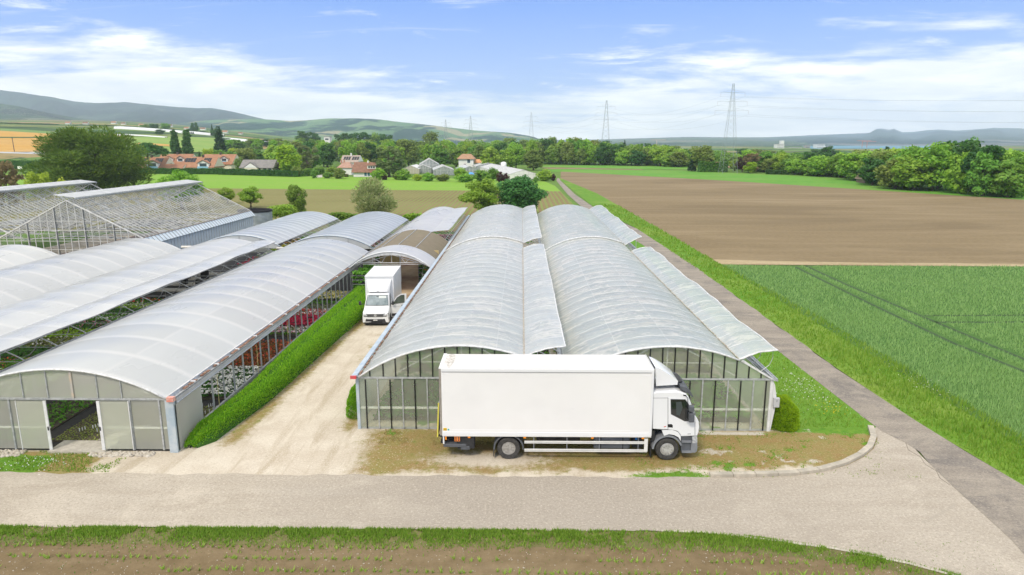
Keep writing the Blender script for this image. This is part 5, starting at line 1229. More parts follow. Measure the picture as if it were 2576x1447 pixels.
# roof air deflector: curved shell from the cab roof up to the box height
def DF(u,v):
    y=LY0+.30+(LY1-LY0-.60)*u; e=abs(2*u-1)**4
    s=v; x=5.70+1.0*s; z=3.50+(.62*(1-s**1.7))*(1-.25*e*s)+.02
    if s>.86: z-= .0
    return (x,y,z)
mb=MB().sheet(DF,12,12); d_=mb.build('roof_deflector',LPAINT,cab,True)
for yy in (LY0+.30,LY1-.30):
    pts=[(5.70+1.0*i/12,3.52+.62*(1-(i/12)**1.7)*(1-.25*(i/12))) for i in range(13)]+[(6.68,3.36),(5.78,3.30)]
    mesh_obj('deflector_side',[(x,yy,z) for x,z in pts],[tuple(range(len(pts)))],LPAINT,d_)
MB().box(5.61,5.72,LY0+.35,LY1-.35,3.3,4.0).build('deflector_strut',DARK,d_)
for (za,zb) in ((657,722),(738,842)):
    a_=c2(976,za,27.2);b_=c2(1028,zb,27.2)
    m_=MB().box(a_[0]+.06,b_[0]+.08,LY0-.24,LY0-.02,b_[1]-.12,a_[1]-.12,.04).build('side_mirror',DGREY,cab)
MB().tube([(7.0,LY0+.06,2.95),(7.05,LY0-.12,2.92),(7.06,LY0-.14,1.9),(7.1,LY0+.06,1.85)],.016,6).build('mirror_arm',DARK,cab)
# front wheel arch, steps, bumper, headlamp
arcband(6.33,.5,.58,.66,18,178,LY0+.04,LY0+.6).build('front_mudguard',MGREY,cab)
sideplate('arch_panel',[(680,955),(800,953),(862,975),(893,1020),(892,1078),(868,1035),(820,1010),(760,1000),(705,1018),(690,985)],LPAINT,cab,th=.02)
MB().box(5.72,7.3,LY0+.66,LY1-.6,.7,1.35).build('engine_block',DARK,cab)
MB().box(5.62,5.78,LY0+.15,LY1-.15,.85,1.3).build('cab_mount',DARK,cab)
st=[(895,1032),(1025,1035),(1028,1215),(905,1218),(898,1110)]
P_=[c2(*q_) for q_ in st]
sp_=MB().prism(P_,'y',LY0+.10,LY0+.5).build('step_panel',DGREY,cab)
for zt in (1075,1190):
    a_=c2(908,zt); b_=c2(1015,zt+22); MB().box(a_[0],b_[0],LY0+.02,LY0+.22,b_[1],a_[1]).build('step_tread',MGREY,sp_)
bp_=[(1015,1105),(1080,1100),(1084,1150),(1078,1195),(1060,1210),(1010,1214)]
MB().prism([c2(*q_) for q_ in bp_],'y',LY0+.06,LY1-.06).build('bumper',MGREY,cab)
MB().prism([c2(*q_) for q_ in [(1024,1030),(1080,1025),(1083,1100),(1026,1106)]],'y',LY0+.055,LY0+.35).build('headlight',HEADL,cab)
MB().prism([c2(*q_) for q_ in [(1024,1030),(1080,1025),(1083,1100),(1026,1106)]],'y',LY1-.35,LY1-.055).build('headlight',HEADL,cab)
MB().prism([c2(*q_) for q_ in [(1030,1025),(1076,1025),(1079,1100),(1030,1104)]],'y',LY0+.36,LY1-.36).build('grille',DGREY,cab)
# ================================================================ THE SMALL BOX VAN
VN=thing('box_van','small white box van facing out of the alley with its driver door open','van',(-10.88,49.25,0),R(2.6))
def vb(name,mbx,m,par=None,smooth=False): 
    o=mbx.build(name,m,None,smooth); loc=Vector(o.location); o.location=(0,0,0)
    for q_ in o.data.vertices: q_.co+=loc
    o.parent=par or VN; ROOT[o]=Vector((0,0,0)); return o
def sect(y,wb,wt,zb,zm,zt,r=.12): # cross-section, left to right over the top
    return [(-wb,y,zb),(-wb,y,zm),(-(wt+.02),y,zt-r),(-(wt-r*.3),y,zt-r*.3),(-(wt-r*1.3),y,zt),(0,y,zt+.02),((wt-r*1.3),y,zt),((wt-r*.3),y,zt-r*.3),((wt+.02),y,zt-r),(wb,y,zm),(wb,y,zb)]
SC=[sect(.02,.80,.78,.30,.60,.86,.05),sect(.06,.95,.90,.26,.62,.98,.06),sect(.22,1.0,.94,.26,.7,1.04,.06),sect(.85,1.0,.93,.3,1.0,1.30,.08),sect(1.55,1.0,.84,.34,1.25,2.08,.10),sect(1.78,1.0,.82,.34,1.3,2.20,.12),sect(2.35,1.0,.82,.34,1.3,2.28,.12)]
v=[p for s in SC for p in s]; k=len(SC[0]); f=[(i*k+a,i*k+a+1,(i+1)*k+a+1,(i+1)*k+a) for i in range(len(SC)-1) for a in range(k-1)]
f+=[tuple(range(k-1,-1,-1)),tuple(range((len(SC)-1)*k,len(SC)*k))]; mb=MB(); mb.add(v,f)
body=vb('body',mb,LPAINT)
def quadp(pts): return MB().add(pts,[tuple(range(len(pts)))])
# windscreen slightly proud of the slope between (y.85,z1.30) and (y1.55,z2.08)
def ws(u,v_,off=.018,y0=.90,y1=1.50,z0=1.355,z1=2.02,w0=.86,w1=.76):
    w_=w0+(w1-w0)*v_; return ((2*u-1)*w_,y0+(y1-y0)*v_-off+.035*(2*u-1)**2,z0+(z1-z0)*v_+off)
WSG=mat('windscreen_glass',(.10,.14,.145),(.26,.31,.32),1.4,.40,.66,rough=.08,spec=.8,coat=.5)
vb('windscreen',MB().sheet(lambda u,v_:ws(u,v_),10,6),WSG,body,True)
vb('windscreen_seal',MB().tube([ws(u,v_,.022) for u,v_ in ((0,0),(.25,0),(.5,0),(.75,0),(1,0),(1,.5),(1,1),(.75,1),(.5,1),(.25,1),(0,1),(0,.5),(0,0))],.016,5),DARK,body)
vb('sun_shade_panel',MB().sheet(lambda u,v_:ws(.56+.36*u,.70+.24*v_,.024),3,1),mat('paper_sheet',(.52,.56,.54),rough=.4),body)
vb('rear_view_mirror',MB().box(-.09,.09,1.40,1.43,1.93,2.0,.01),DARK,body)
# grille and lamps
gr=vb('grille',MB().box(-.56,.56,-.012,.10,.70,.92,.02),DARK,body)
for zz in (.755,.845): vb('chrome_strip',MB().box(-.54,.54,-.022,-.013,zz-.010,zz+.010),mat('chrome_strip',(.35,.37,.42),rough=.2,metal=.8),gr)
for s in (-1,1):
    h_=vb('headlight',MB().add([(s*.55,.0,.93),(s*.93,.10,.98),(s*.97,.22,.96),(s*.95,.08,.76),(s*.80,.0,.72),(s*.56,-.01,.72),(s*.55,.2,.93),(s*.56,.2,.72)],[(0,1,3,4,5),(1,2,3),(0,1,2,6),(5,7,4),(0,5,7,6)]),DGREY,body)
    vb('lamp_lens',MB().lathe((s*.68,0,.83),'y',[(.055,-.012),(.075,.0),(.075,.03)],14),HEADL,h_); vb('lamp_lens',MB().lathe((s*.82,0,.85),'y',[(.045,-.0),(.06,.015),(.06,.05)],14),HEADL,h_)
em=vb('emblem',MB().lathe((0,0,.81),'y',[(.105,-.028),(.105,-.016)],24),mat('emblem_silver',(.66,.68,.70),rough=.25,metal=.5),body)
mb=MB()
for a,b in (((-.045,.885),(-.012,.825)),((.045,.885),(.012,.825)),((-.012,.825),(.0,.835)),((.012,.825),(.0,.835)),((-.075,.85),(-.04,.745)),((.075,.85),(.04,.745)),((-.04,.745),(0,.80)),((.04,.745),(0,.80))): mb.bar((a[0],-.031,a[1]),(b[0],-.031,b[1]),.009)
mb.tube([(.085*math.cos(t*PI/10),-.031,.81+.085*math.sin(t*PI/10)) for t in range(21)],.006,4,False)
vb('emblem_letters',mb,DGREY,em)
mb=MB(); mb.add([(-.97,.10,.62),(-.55,-.02,.54),(.55,-.02,.54),(.97,.10,.62),(1.01,.30,.62),(1.0,.30,.2),(.93,.05,.2),(.5,-.04,.2),(-.5,-.04,.2),(-.93,.05,.2),(-1.0,.30,.2),(-1.01,.30,.62)],[(0,1,2,3,6,7,8,9),(3,4,5,6),(0,9,10,11),(0,3,4,11),(9,6,5,10)])
bm_=vb('bumper',mb,DARK,body)
for zz in (.30,.38): vb('bumper_slot',MB().box(-.5,.5,-.052,-.042,zz-.015,zz+.015),BLACKB,bm_)
pl=vb('number_plate',MB().box(-.15,.15,-.055,-.042,.43,.51),mat('plate_white',(.8,.8,.78),rough=.4),body)
mb=MB()
for i,x in enumerate((-.11,-.085,-.03,0,.03,.06,.09)): mb.box(x,x+.016,-.058,-.0555,.452,.488)
vb('plate_characters',mb,DARK,pl)
# roof deflector up to the box
mb=MB()
def vd(u,v_):
    w_=.84+.10*v_; x=(2*u-1)*w_; e=abs(2*u-1)**6; return (x,1.66+.60*v_+.25*e*(1-v_),2.22+.92*v_**.8-.02*e)
mb.sheet(vd,12,8); mb.sheet(lambda u,v_:(vd(0,v_)[0],vd(0,v_)[1]+(2.34-vd(0,v_)[1])*u,vd(0,v_)[2]*(1-u)+u*(2.24+.88*v_)),2,8); mb.sheet(lambda u,v_:(vd(1,v_)[0],vd(1,v_)[1]+(2.34-vd(1,v_)[1])*u,vd(1,v_)[2]*(1-u)+u*(2.24+.88*v_)),2,8)
dfl=vb('roof_deflector',mb,LPAINT,body,False)
vb('deflector_seal',MB().tube([(-.84,1.66,2.235),(0,1.64,2.245),(.84,1.66,2.235)],.014,5),DARK,dfl)
vb('deflector_badge',MB().box(-.08,.08,1.665,1.672,2.29,2.31),SEAM,dfl)
# cargo box
cg=vb('cargo_box',MB().box(-1.09,1.09,2.36,6.95,.78,3.33,.03),mat('van_box_panel',(.72,.74,.76),rough=.35,coat=.2))
vb('box_roof_skin',MB().box(-1.06,1.06,2.40,6.91,3.331,3.345),mat('van_roof',(.78,.78,.78),rough=.5),cg)
for i in range(1,6): vb('roof_seam',MB().box(-1.05,1.05,2.4+i*.75,2.42+i*.75,3.346,3.36),ALU,cg)
for s in (-1,1): vb('edge_rail',MB().box(s*1.09-.012,s*1.09+.012,2.34,6.97,3.27,3.36),ALU,cg)
vb('front_rail',MB().box(-1.09,1.09,2.335,2.359,3.27,3.36),LPAINT,cg)
vb('corner_post',MB().box(1.075,1.105,2.34,2.40,.78,3.3),LPAINT,cg)
vb('chassis',MB().box(-.45,.45,.5,6.8,.35,.78),DARK)
def vwheel(x,y):
    s=1 if x>0 else -1
    w_=vb('wheel',MB().lathe((0,y,.345),'x',[(.19,x),(.33,x),(.345,x-s*.04),(.345,x-s*.19),(.33,x-s*.22),(.19,x-s*.22)],26,False),TY)
    vb('rim',MB().lathe((0,y,.345),'x',[(.21,x-s*.01),(.18,x-s*.05),(.07,x+s*.0),(.001,x+s*.0)],18),RIMG,w_)
for x,y in ((1.0,.85),(-1.0,.85),(1.06,5.2),(-1.06,5.2)): vwheel(x,y)
vb('wheel_arch',MB().add([(1.012,.85+.43*math.cos(t*PI/10),.345+.43*math.sin(t*PI/10)) for t in range(-1,12)],[tuple(range(13))]),DARK,body)
vb('side_skirt',MB().box(.98,1.02,1.35,2.3,.25,.42),DARK,body)
# dark panel standing in for the shaded door opening, and the open door
vb('door_opening',MB().add([(1.008,1.28,.45),(1.008,2.25,.45),(1.008,2.25,1.3),(.86,2.25,2.05),(.87,1.66,1.98),(1.0,1.2,1.3)],[(0,1,2,3,4,5)]),DARK,body)
vb('seat',MB().box(.35,.8,1.7,2.1,.9,1.9,.08),DGREY,body)
a=R(-20); hy=1.22
def dp(l,z,t=0,inn=0): # l along the door from its hinge
    return (1.02+l*math.cos(a)-t*math.sin(-a)*-1,hy+ -l*math.sin(a)*1.0+t,z)
DL=1.22
def dq(l,z,t=0): return (1.02+l*math.cos(R(22)),hy+l*math.sin(R(22))+t,z)
mb=MB(); out=[(0,.42),(DL,.42),(DL,2.12),(.78,2.12),(.45,1.95),(0,1.34)]
mb.add([dq(l,z,-.03) for l,z in out]+[dq(l,z,.03) for l,z in out],[(0,1,2,3,4,5),(11,10,9,8,7,6)]+[(i,6+i,6+(i+1)%6,(i+1)%6) for i in range(6)])
od=vb('open_door',mb,LPAINT)
wn_=[(.14,1.40),(1.06,1.43),(1.06,2.03),(.80,2.03),(.50,1.87)]
vb('door_window',MB().add([dq(l,z,-.036) for l,z in wn_],[(0,1,2,3,4)]),mat('door_glass',(.10,.12,.10),(.05,.07,.05),2,rough=.1,spec=.7),od)
mb=MB(); mb.tube([dq(l,z,-.04) for l,z in wn_+wn_[:1]],.014,4); mb.tube([dq(.46,1.42,-.04),dq(.46,1.85,-.04)],.012,4); vb('window_seal',mb,DARK,od)
vb('lower_trim',MB().add([dq(.05,.46,-.036),dq(DL-.04,.46,-.036),dq(DL-.04,.66,-.036),dq(.05,.66,-.036)],[(0,1,2,3)]),DARK,od)
mb=MB(); mb.tube([dq(.80,1.24,-.06),dq(.90,1.25,-.07),dq(1.02,1.25,-.06)],.02,5); vb('door_handle',mb,DARK,od)
mb=MB(); mb.tube([dq(.02,1.18,-.034),dq(.7,1.17,-.034),dq(DL,1.2,-.034)],.006,4); vb('door_crease',mb,SEAM,od)
dm=vb('side_mirror',MB().box(1.10,1.26,1.02,1.20,1.36,1.66,.05),DARK,od); vb('mirror_arm',MB().bar((1.02,1.25,1.42),(1.16,1.12,1.42),.03),DARK,od)
m_=vb('side_mirror',MB().box(-1.40,-1.20,1.02,1.20,1.36,1.66,.05),DARK,body); vb('mirror_arm',MB().bar((-1.0,1.2,1.42),(-1.3,1.12,1.42),.03),DARK,m_)
# dark glazed lid behind the open door
T=thing('storage_box','dark grey lidded box with a pale clip, standing behind the open van door','box',(-9.2,52.,0))
MB().box(-9.5,-8.9,51.6,52.4,0,1.25,.04).build('box_body',mat('dark_box',(.06,.07,.075),(.09,.10,.11),2,rough=.4),T); MB().box(-9.52,-8.88,51.56,52.42,1.25,1.31,.02).build('lid',DGREY,T); MB().box(-9.1,-9.03,51.53,51.56,1.12,1.27).build('clip',WHITEM,T)
# ================================================================ HEDGES AND SHRUBS NEAR THE GREENHOUSES
HEDGEM=leafmat('hedge_leaf',(.09,.31,.01),(.34,.60,.035),transl=.4)
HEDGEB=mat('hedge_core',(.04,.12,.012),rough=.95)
def upquads(P,N,size,r,asp=2.2,tilt=.5):
    n_=len(P); u=N+np.array([0,0,.9])+r.normal(0,tilt,(n_,3)); u/=np.linalg.norm(u,axis=1)[:,None]
    s_=np.cross(u,r.normal(0,1,(n_,3))); s_/=np.linalg.norm(s_,axis=1)[:,None]+1e-9
    s=(size*r.uniform(.6,1.4,n_))[:,None]
    v=np.stack([P-s_*s*.35,P+u*s*asp*.5-s_*s*.1-s_*s*.2,P+u*s*asp,P+u*s*asp*.5+s_*s*.3],1).reshape(-1,3)
    return v,np.arange(n_*4).reshape(-1,4)
# the clipped hedge: a rounded bank, widening from the near end, beside the side curb
def hsec(y):
    t=(y-28.4)/(57.6-28.4); w_=(.9+1.65*t)*min(1,.35+(y-28.3)/1.2); w_*=min(1,(57.9-y)/.9+.3)
    h=(.74+.42*sst(0,.5,t))*min(1,max(.05,(y-28.3)/1.1))**.5
    return -15.05+.5*sst(0,.22,t),w_,h
HD=thing('hedge','long bright green clipped hedge curving beside the front left greenhouse','hedge',(-13.8,43,0))
def HP(u,v_):
    y=28.35+(57.75-28.35)*v_; x0,w_,h=hsec(y); a=PI*u
    return (x0+w_/2-w_/2*math.copysign(abs(math.cos(a))**.6,math.cos(a)),y,h*abs(math.sin(a))**.55)
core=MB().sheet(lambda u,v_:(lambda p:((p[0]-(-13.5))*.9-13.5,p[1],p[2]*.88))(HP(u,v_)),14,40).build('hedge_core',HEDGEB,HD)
r=np.random.default_rng(41); n_=60000; U=r.random(n_); V=r.random(n_)**1.25
P=np.array([HP(a,b) for a,b in zip(U,V)]); P+=r.normal(0,.03,P.shape)
P[:,2]+=.10*(fbm(P[:,0],P[:,1],1.1,5)-.5)
N=np.stack([-np.cos(PI*U)*.8,np.zeros(n_),np.sin(PI*U)],-1)
v,f=upquads(P,N,.046*(P[:,1]/30)**.6,r); mesh_obj('hedge_foliage',v,f,HEDGEM,HD)
def shrub(name,label,cat,c,rx,ry,h,leaf,n_,size,seed,core=None,group=None):
    core=core or mat('shrub_core_%d'%seed,(.12,.24,.015),rough=.95)
    T=thing(name,label,cat,c,group=group); r=np.random.default_rng(seed)
    d=r.normal(0,1,(n_,3)); d[:,2]=abs(d[:,2])*1.0; d/=np.linalg.norm(d,axis=1)[:,None]
    k=(.86+.2*fbm(d[:,0]*3+seed,d[:,1]*3+d[:,2]*4,1.,seed))[:,None]
    P=np.array(c)+d*np.array([rx,ry,h])*k; v,f=upquads(P,d,size,r); mesh_obj('foliage',v,f,leaf,T)
    MB().lathe((c[0],c[1],c[2]),'z',[(rx*.7,0),(rx*.74,h*.3),(rx*.6,h*.55),(rx*.35,h*.7),(.01,h*.78)],12).build('stems',core,T); return T
LIMEB=leafmat('lime_shrub_leaf',(.24,.42,.01),(.36,.52,.03),transl=.35)
shrub('shrub','round lime green shrub at the right front corner of the greenhouse by the road','shrub',(12.65,31.3,0),.80,.85,1.5,LIMEB,12000,.055,1)
shrub('shrub','bright green upright bush at the left corner of the lorry side greenhouse','shrub',(-8.35,33.2,0),.55,1.5,1.35,HEDGEM,12000,.045,2)
# ================================================================ TREES
def blobs_round(r,rx,rz,zc,nb,rb):
    out=[]
    for i in range(nb):
        d=r.normal(0,1,3); d/=np.linalg.norm(d); k=r.uniform(.5,.92)
        if d[2]<-.3: k*=.9
        out.append((d[0]*rx*k,d[1]*rx*k,zc+d[2]*rz*k,rb*r.uniform(.7,1.3)))
    return out
def tree_blobs(kind,r):
    if kind=='round': return blobs_round(r,3.7,4.2,5.6,46,1.25)+blobs_round(r,3.9,2.6,3.4,14,1.1)
    if kind=='tall': return blobs_round(r,2.9,4.6,5.3,44,1.1)+blobs_round(r,3.1,2,2.6,10,1.)
    if kind=='open': return blobs_round(r,4.0,3.9,5.9,40,1.1)+blobs_round(r,3.8,2.2,4.0,12,.9)
    if kind=='poplar': return [(r.normal(0,.22),r.normal(0,.22),z,.9*(1-.5*abs(z-4.4)/5)) for z in np.linspace(.8,9.3,60)]
    if kind=='conifer':
        o=[]
        for z in np.linspace(.9,9.6,22):
            w_=2.6*(1-z/10.2)+.1
            for k in range(max(1,int(w_*4))): a=r.uniform(0,6.28); o.append((math.cos(a)*w_*.7,math.sin(a)*w_*.7,z,.45+.25*w_*.5))
        return o
    if kind=='wispy': return [(math.cos(a)*q,math.sin(a)*q,z,.75) for a,q,z in zip(r.uniform(0,6.28,54),3.5*r.uniform(.1,1,54)**.6,r.uniform(1.2,9.2,54)) if (q/3.9)**2+((z-5)/4.8)**2<1.05]
    if kind=='umbrella': return [(math.cos(a)*q,math.sin(a)*q,9.0-.27*q*q*.55+r.normal(0,.2),.95) for a,q in zip(r.uniform(0,6.28,46),4.3*r.uniform(0,1,46)**.5)]
    if kind=='bush': return blobs_round(r,4.2,5,4.6,30,1.7)
    if kind=='spread': return blobs_round(r,5.6,1.8,1.9,26,1.2)+blobs_round(r,5.0,4.1,5.3,64,1.25)+blobs_round(r,5.6,2.3,3.2,30,1.2)+blobs_round(r,3.2,2.,7.9,16,.9)
def make_tree(kind,leaf,seed,ls,nl,label='',asp=1.4,cat='tree',trunkc=None,updir=False):
    r=np.random.default_rng(seed); B_=np.array(tree_blobs(kind,r))
    T=bpy.data.objects.new('tree' if cat=='tree' else cat,None); C.objects.link(T); ROOT[T]=Vector((0,0,0)); T['category']=cat
    w_=B_[:,3]**2; idx=r.choice(len(B_),nl,p=w_/w_.sum())
    d=r.normal(0,1,(nl,3)); d/=np.linalg.norm(d,axis=1)[:,None]
    rad=B_[idx,3]*(r.uniform(0,1,nl)**.28)*1.05
    P=B_[idx,:3]+d*rad[:,None]*np.array([1.05,1.05,.8]); P[:,2]=np.maximum(P[:,2],.25)
    if updir: v,f=upquads(P,d,np.full(nl,ls),r,2.6,.35)
    else:
        nn=d*.9+np.array([0,0,.35])+r.normal(0,.55,(nl,3)); nn/=np.linalg.norm(nn,axis=1)[:,None]
        a=np.cross(nn,r.normal(0,1,(nl,3))); a/=np.linalg.norm(a,axis=1)[:,None]+1e-9; b=np.cross(nn,a); s=(ls*r.uniform(.6,1.5,nl)*.5)[:,None]
        v=np.stack([P-a*s*asp,P-b*s*.8,P+a*s*asp,P+b*s*.8],1).reshape(-1,3); f=np.arange(nl*4).reshape(-1,4)
    mesh_obj('crown',v,f,leaf,T,w=False)
    mb=MB(); rt=.30 if kind not in('poplar','bush') else .2
    mb.tube([(0,0,-.1),(.03,.02,1.),(0,.05,3),(.1,0,5.5),(0,0,7.4)],[rt*1.25,rt,rt*.8,rt*.5,rt*.18],7)
    for k in range(7):
        b=B_[r.integers(len(B_))]; z0=r.uniform(1.6,4.2) if kind!='umbrella' else r.uniform(4,6); mb.tube([(0,0,z0),(b[0]*.45,b[1]*.45,(z0+b[2])*.5),(b[0]*.9,b[1]*.9,b[2])],[rt*.5,rt*.3,rt*.08],5)
    mb.build('trunk',BARK,T,w=False)
    T['_']=0; del T['_']
    return [T,False]
BARK=mat('bark',(.10,.075,.05),(.16,.13,.10),9,rough=.95)
L1=leafmat('leaf_bright',(.19,.38,.03),(.32,.50,.06),.016); L2=leafmat('leaf_green',(.12,.28,.03),(.23,.39,.06),.02)
L3=leafmat('leaf_deep',(.04,.13,.024),(.085,.20,.04),.012); L4=leafmat('leaf_olivegreen',(.16,.24,.04),(.26,.34,.075),.018)
L5=leafmat('leaf_yellowgreen',(.30,.42,.02),(.42,.50,.05),.01); L6=leafmat('leaf_greygreen',(.14,.20,.06),(.22,.29,.10),.01)
L7=leafmat('leaf_copper',(.06,.02,.02),(.09,.035,.03),.008); L8=leafmat('leaf_brown',(.20,.16,.07),(.28,.22,.10),.01)
L9=leafmat('leaf_conifer',(.015,.06,.02),(.04,.10,.03),.01); LCR=leafmat('cream_blossom',(.15,.24,.05),(.50,.52,.26),.0,.3)
L2B=leafmat('leaf_blue_green',(.05,.19,.04),(.11,.30,.07),.0)
LBIG=leafmat('leaf_big_tree',(.085,.17,.016),(.18,.27,.04),.0)
TT={}
def tt(key,kind,leaf,seed,ls=.5,nl=3400,cat='tree',**k): TT[key]=make_tree(kind,leaf,seed,ls,nl,cat=cat,**k)
for i,(k,l) in enumerate((('round',L2),('round',L1),('tall',L2),('tall',L1),('round',L3),('tall',L3),('round',L4),('tall',L4))): tt('f%d'%i,k,l,100+i,.52,3600)
tt('pop','poplar',L3,120,.42,3000); tt('con','conifer',L9,121,.42,3000); tt('wis','wispy',L6,122,.36,5200); tt('umb','umbrella',L3,123,.38,4200)
tt('yel','round',L5,124,.45,3200); tt('cop','round',L7,125,.5,2600); tt('brn','wispy',L8,126,.40,3000); tt('lime','tall',LIMEB,127,.45,4200)
tt('bu1','bush',L1,130,.8,1500,'bush'); tt('bu2','bush',L2,131,.8,1500,'bush'); tt('bu3','bush',L5,132,.8,1300,'bush'); tt('bu4','bush',L7,133,.8,1200,'bush'); tt('bu5','bush',L4,134,.8,1400,'bush')
tt('big','spread',LBIG,140,.19,46000,updir=True); tt('n1','open',L1,141,.30,9000); tt('n2','round',L2B,142,.30,12000); tt('n3','tall',L2,143,.30,8000); tt('n4','bush',L1,144,.42,6000,'bush'); tt('n5','open',L1,146,.30,9000)
tt('flo','bush',LCR,145,.26,9000,updir=True)
def place(key,loc,sc_,label,group=None,rz=0.,name=None):
    t=TT[key]
    if not t[1]:
        o=t[0]; t[1]=True; o.location=loc; o.rotation_euler=(0,0,rz); o.scale=sc_
    else: o=dup(t[0],loc,rz,tuple(sc_))
    o['label']=label
    if group: o['group']=group
    elif 'group' in o: del o['group']
    if name: o.name=name
    return o
def tr(key,px,top,d,wpx,label,group=None,width0=7.6,rz=None):
    x=at(px,400,d)[0]; z=hgt(x,d); zt=at(px,top,d)[2]; h=max(1.,zt-z); w_=wpx*d/F
    return place(key,(x,d,z-.05),(w_/width0,w_/width0,h/10.),label,group,rz if rz is not None else (px*.37)%6.28)
tr('big',238,322,190,286,'huge dark green spreading tree behind the glasshouse roofs',None,11.6,.4)
tr('brn',6,402,135,75,'bare brownish tree at the left edge behind the glasshouse')
tr('yel',92,424,150,62,'yellow green bush-like tree left of the huge spreading tree')
tr('bu3',150,441,150,44,'low yellow green bush under the huge spreading tree',width0=9)
tr('umb',372,357,300,98,'dark umbrella pine between the huge tree and the red row houses',None,9.6)
tr('n5',446,426,138,120,'bright green loose tree just behind the glasshouse ridge',None,8.6)
tr('pop',444,323,385,22,'left one of two dark columnar poplars behind the red roofs',None,2.2); tr('pop',475,322,385,24,'right one of two dark columnar poplars behind the red roofs',None,2.2)
tr('con',503,380,360,12,'tiny dark cypress beside the right poplar',None,5.2)
tr('con',556,318,400,46,'tall dark conifer behind the yellow tree',None,5.2)
tr('yel',524,369,365,34,'bright yellow tree behind the right red row house')
tr('f2',554,374,360,48,'round mid green tree in front of the tall dark conifer')
tr('lime',727,357,298,56,'tall lime yellow tree by the end of the clipped garden hedge',None,6.2)
tr('wis',772,362,320,62,'grey brown willow right of the lime yellow tree'); tr('wis',978,364,272,82,'large grey green willow beside the brown roofed house')
tr('f1',833,419,300,30,'small round tree by the paved driveway')
tr('n5',563,470,152,50,'airy green tree behind the glasshouse corner, left of the round one',None,8.6); tr('n1',622,468,142,66,'round green tree standing over the corrugated tank',None,8.6)
tr('n3',739,456,124,48,'slender pale green tree behind the rear tunnels',None,6.4); tr('n4',700,503,116,66,'broad green bush left of the slender pale tree',width0=9); tr('bu3',741,530,113,20,'small yellow bush at the foot of the slender pale tree',width0=9)
tr('flo',936,452,122,112,'cream blossoming shrub behind the rear tunnel greenhouses',None,9.2)
tr('n1',1212,446,124,108,'bright green tree at the far end of the twin greenhouses',None,8.6); tr('n2',1312,438,128,118,'dark bluish green tree beside the bright one at the far end',None,8.2)
tr('bu2',1516,526,116,22,'small dark round bush on the verge beside the farm road',width0=9)
# forest edge beyond the brown field
FB=[(1345,411),(1500,414),(1640,416),(1722,419),(1760,412),(1898,429),(2010,437),(2111,444),(2146,446),(2196,462),(2240,470),(2336,480),(2435,488),(2590,498)]
FT=[(1345,348),(1400,350),(1500,353),(1600,362),(1720,371),(1760,374),(1850,379),(1960,380),(2100,384),(2180,378),(2260,373),(2336,359),(2391,350),(2440,354),(2500,359),(2590,366)]
rr=random.Random(5)
keys=['f0','f1','f2','f3','f4','f6','f7','f5']; wts=[5,4,5,4,2,2,3,2]
px=1350.
FLAB='broadleaf tree in the dense wood beyond the ploughed field'
FGRP='broadleaf trees in the dense wood beyond the ploughed field'
while px<2600:
    by=float(np.interp(px,[a for a,b in FB],[b for a,b in FB])); d0=F*13.5/(by-357)
    for k,(dd,hf) in enumerate(((3,.86),(9,1.),(17,1.),(27,1.0))):
        q_=px+rr.uniform(-12,12); d=d0+dd+rr.uniform(-2,2); top=float(np.interp(q_,[a for a,b in FT],[b for a,b in FT]))
        if k==0 and rr.random()<.25: continue
        zt=13.5+(357-top)/F*(d0+10); h=zt*hf*rr.uniform(.80,1.08); w_=rr.uniform(7.5,11.5)
        x=at(q_,400,d)[0]
        w_*=1.15
        place(rr.choices(keys,wts)[0],(x,d,-.5),(w_/7.6,w_/7.6,h/10*1.05),FLAB,FGRP,rr.uniform(0,6.28))
    px+=6.6/d0*F*rr.uniform(.85,1.15)
# garden trees of the village
EX=[(340,600,434),(600,700,434),(1008,1212,436),(1145,1222,424),(1228,1365,452),(842,905,436),(880,955,445),(795,812,448)]
keys2=['f0','f1','f2','f3','f4','f5','f6','f7','wis','yel','lime']; wts2=[4,6,4,6,2,2,3,3,1,.5,1]
VTOP=[(570,372),(620,364),(660,362),(700,345),(740,358),(800,352),(870,352),(930,352),(1000,352),(1060,352),(1120,352),(1200,350),(1345,350)]
px=590.
while px<1350:
    for k,d in enumerate((335,375,420,480)):
        q_=px+rr.uniform(-16,16)
        by=357+F*13.5/d
        if any(a-6<q_<b+6 and by>e-24 for a,b,e in EX) and k<1: continue
        if rr.random()<.10: continue
        top=float(np.interp(q_,[a for a,b in VTOP],[b for a,b in VTOP]))+rr.uniform(-2,16)+(10 if k==0 else 0)
        x=at(q_,400,d)[0]; z=hgt(x,d); h=max(6,(13.5+(357-top)/F*d)-z); w_=rr.uniform(8,13)
        place(rr.choices(keys2,wts2)[0],(x,d+rr.uniform(-9,9),z-.1),(w_/7.6,w_/7.6,h/10),'garden tree in the leafy belt behind the village houses','garden trees in the leafy belt behind the village houses',rr.uniform(0,6.28))
    px+=26*rr.uniform(.85,1.15)
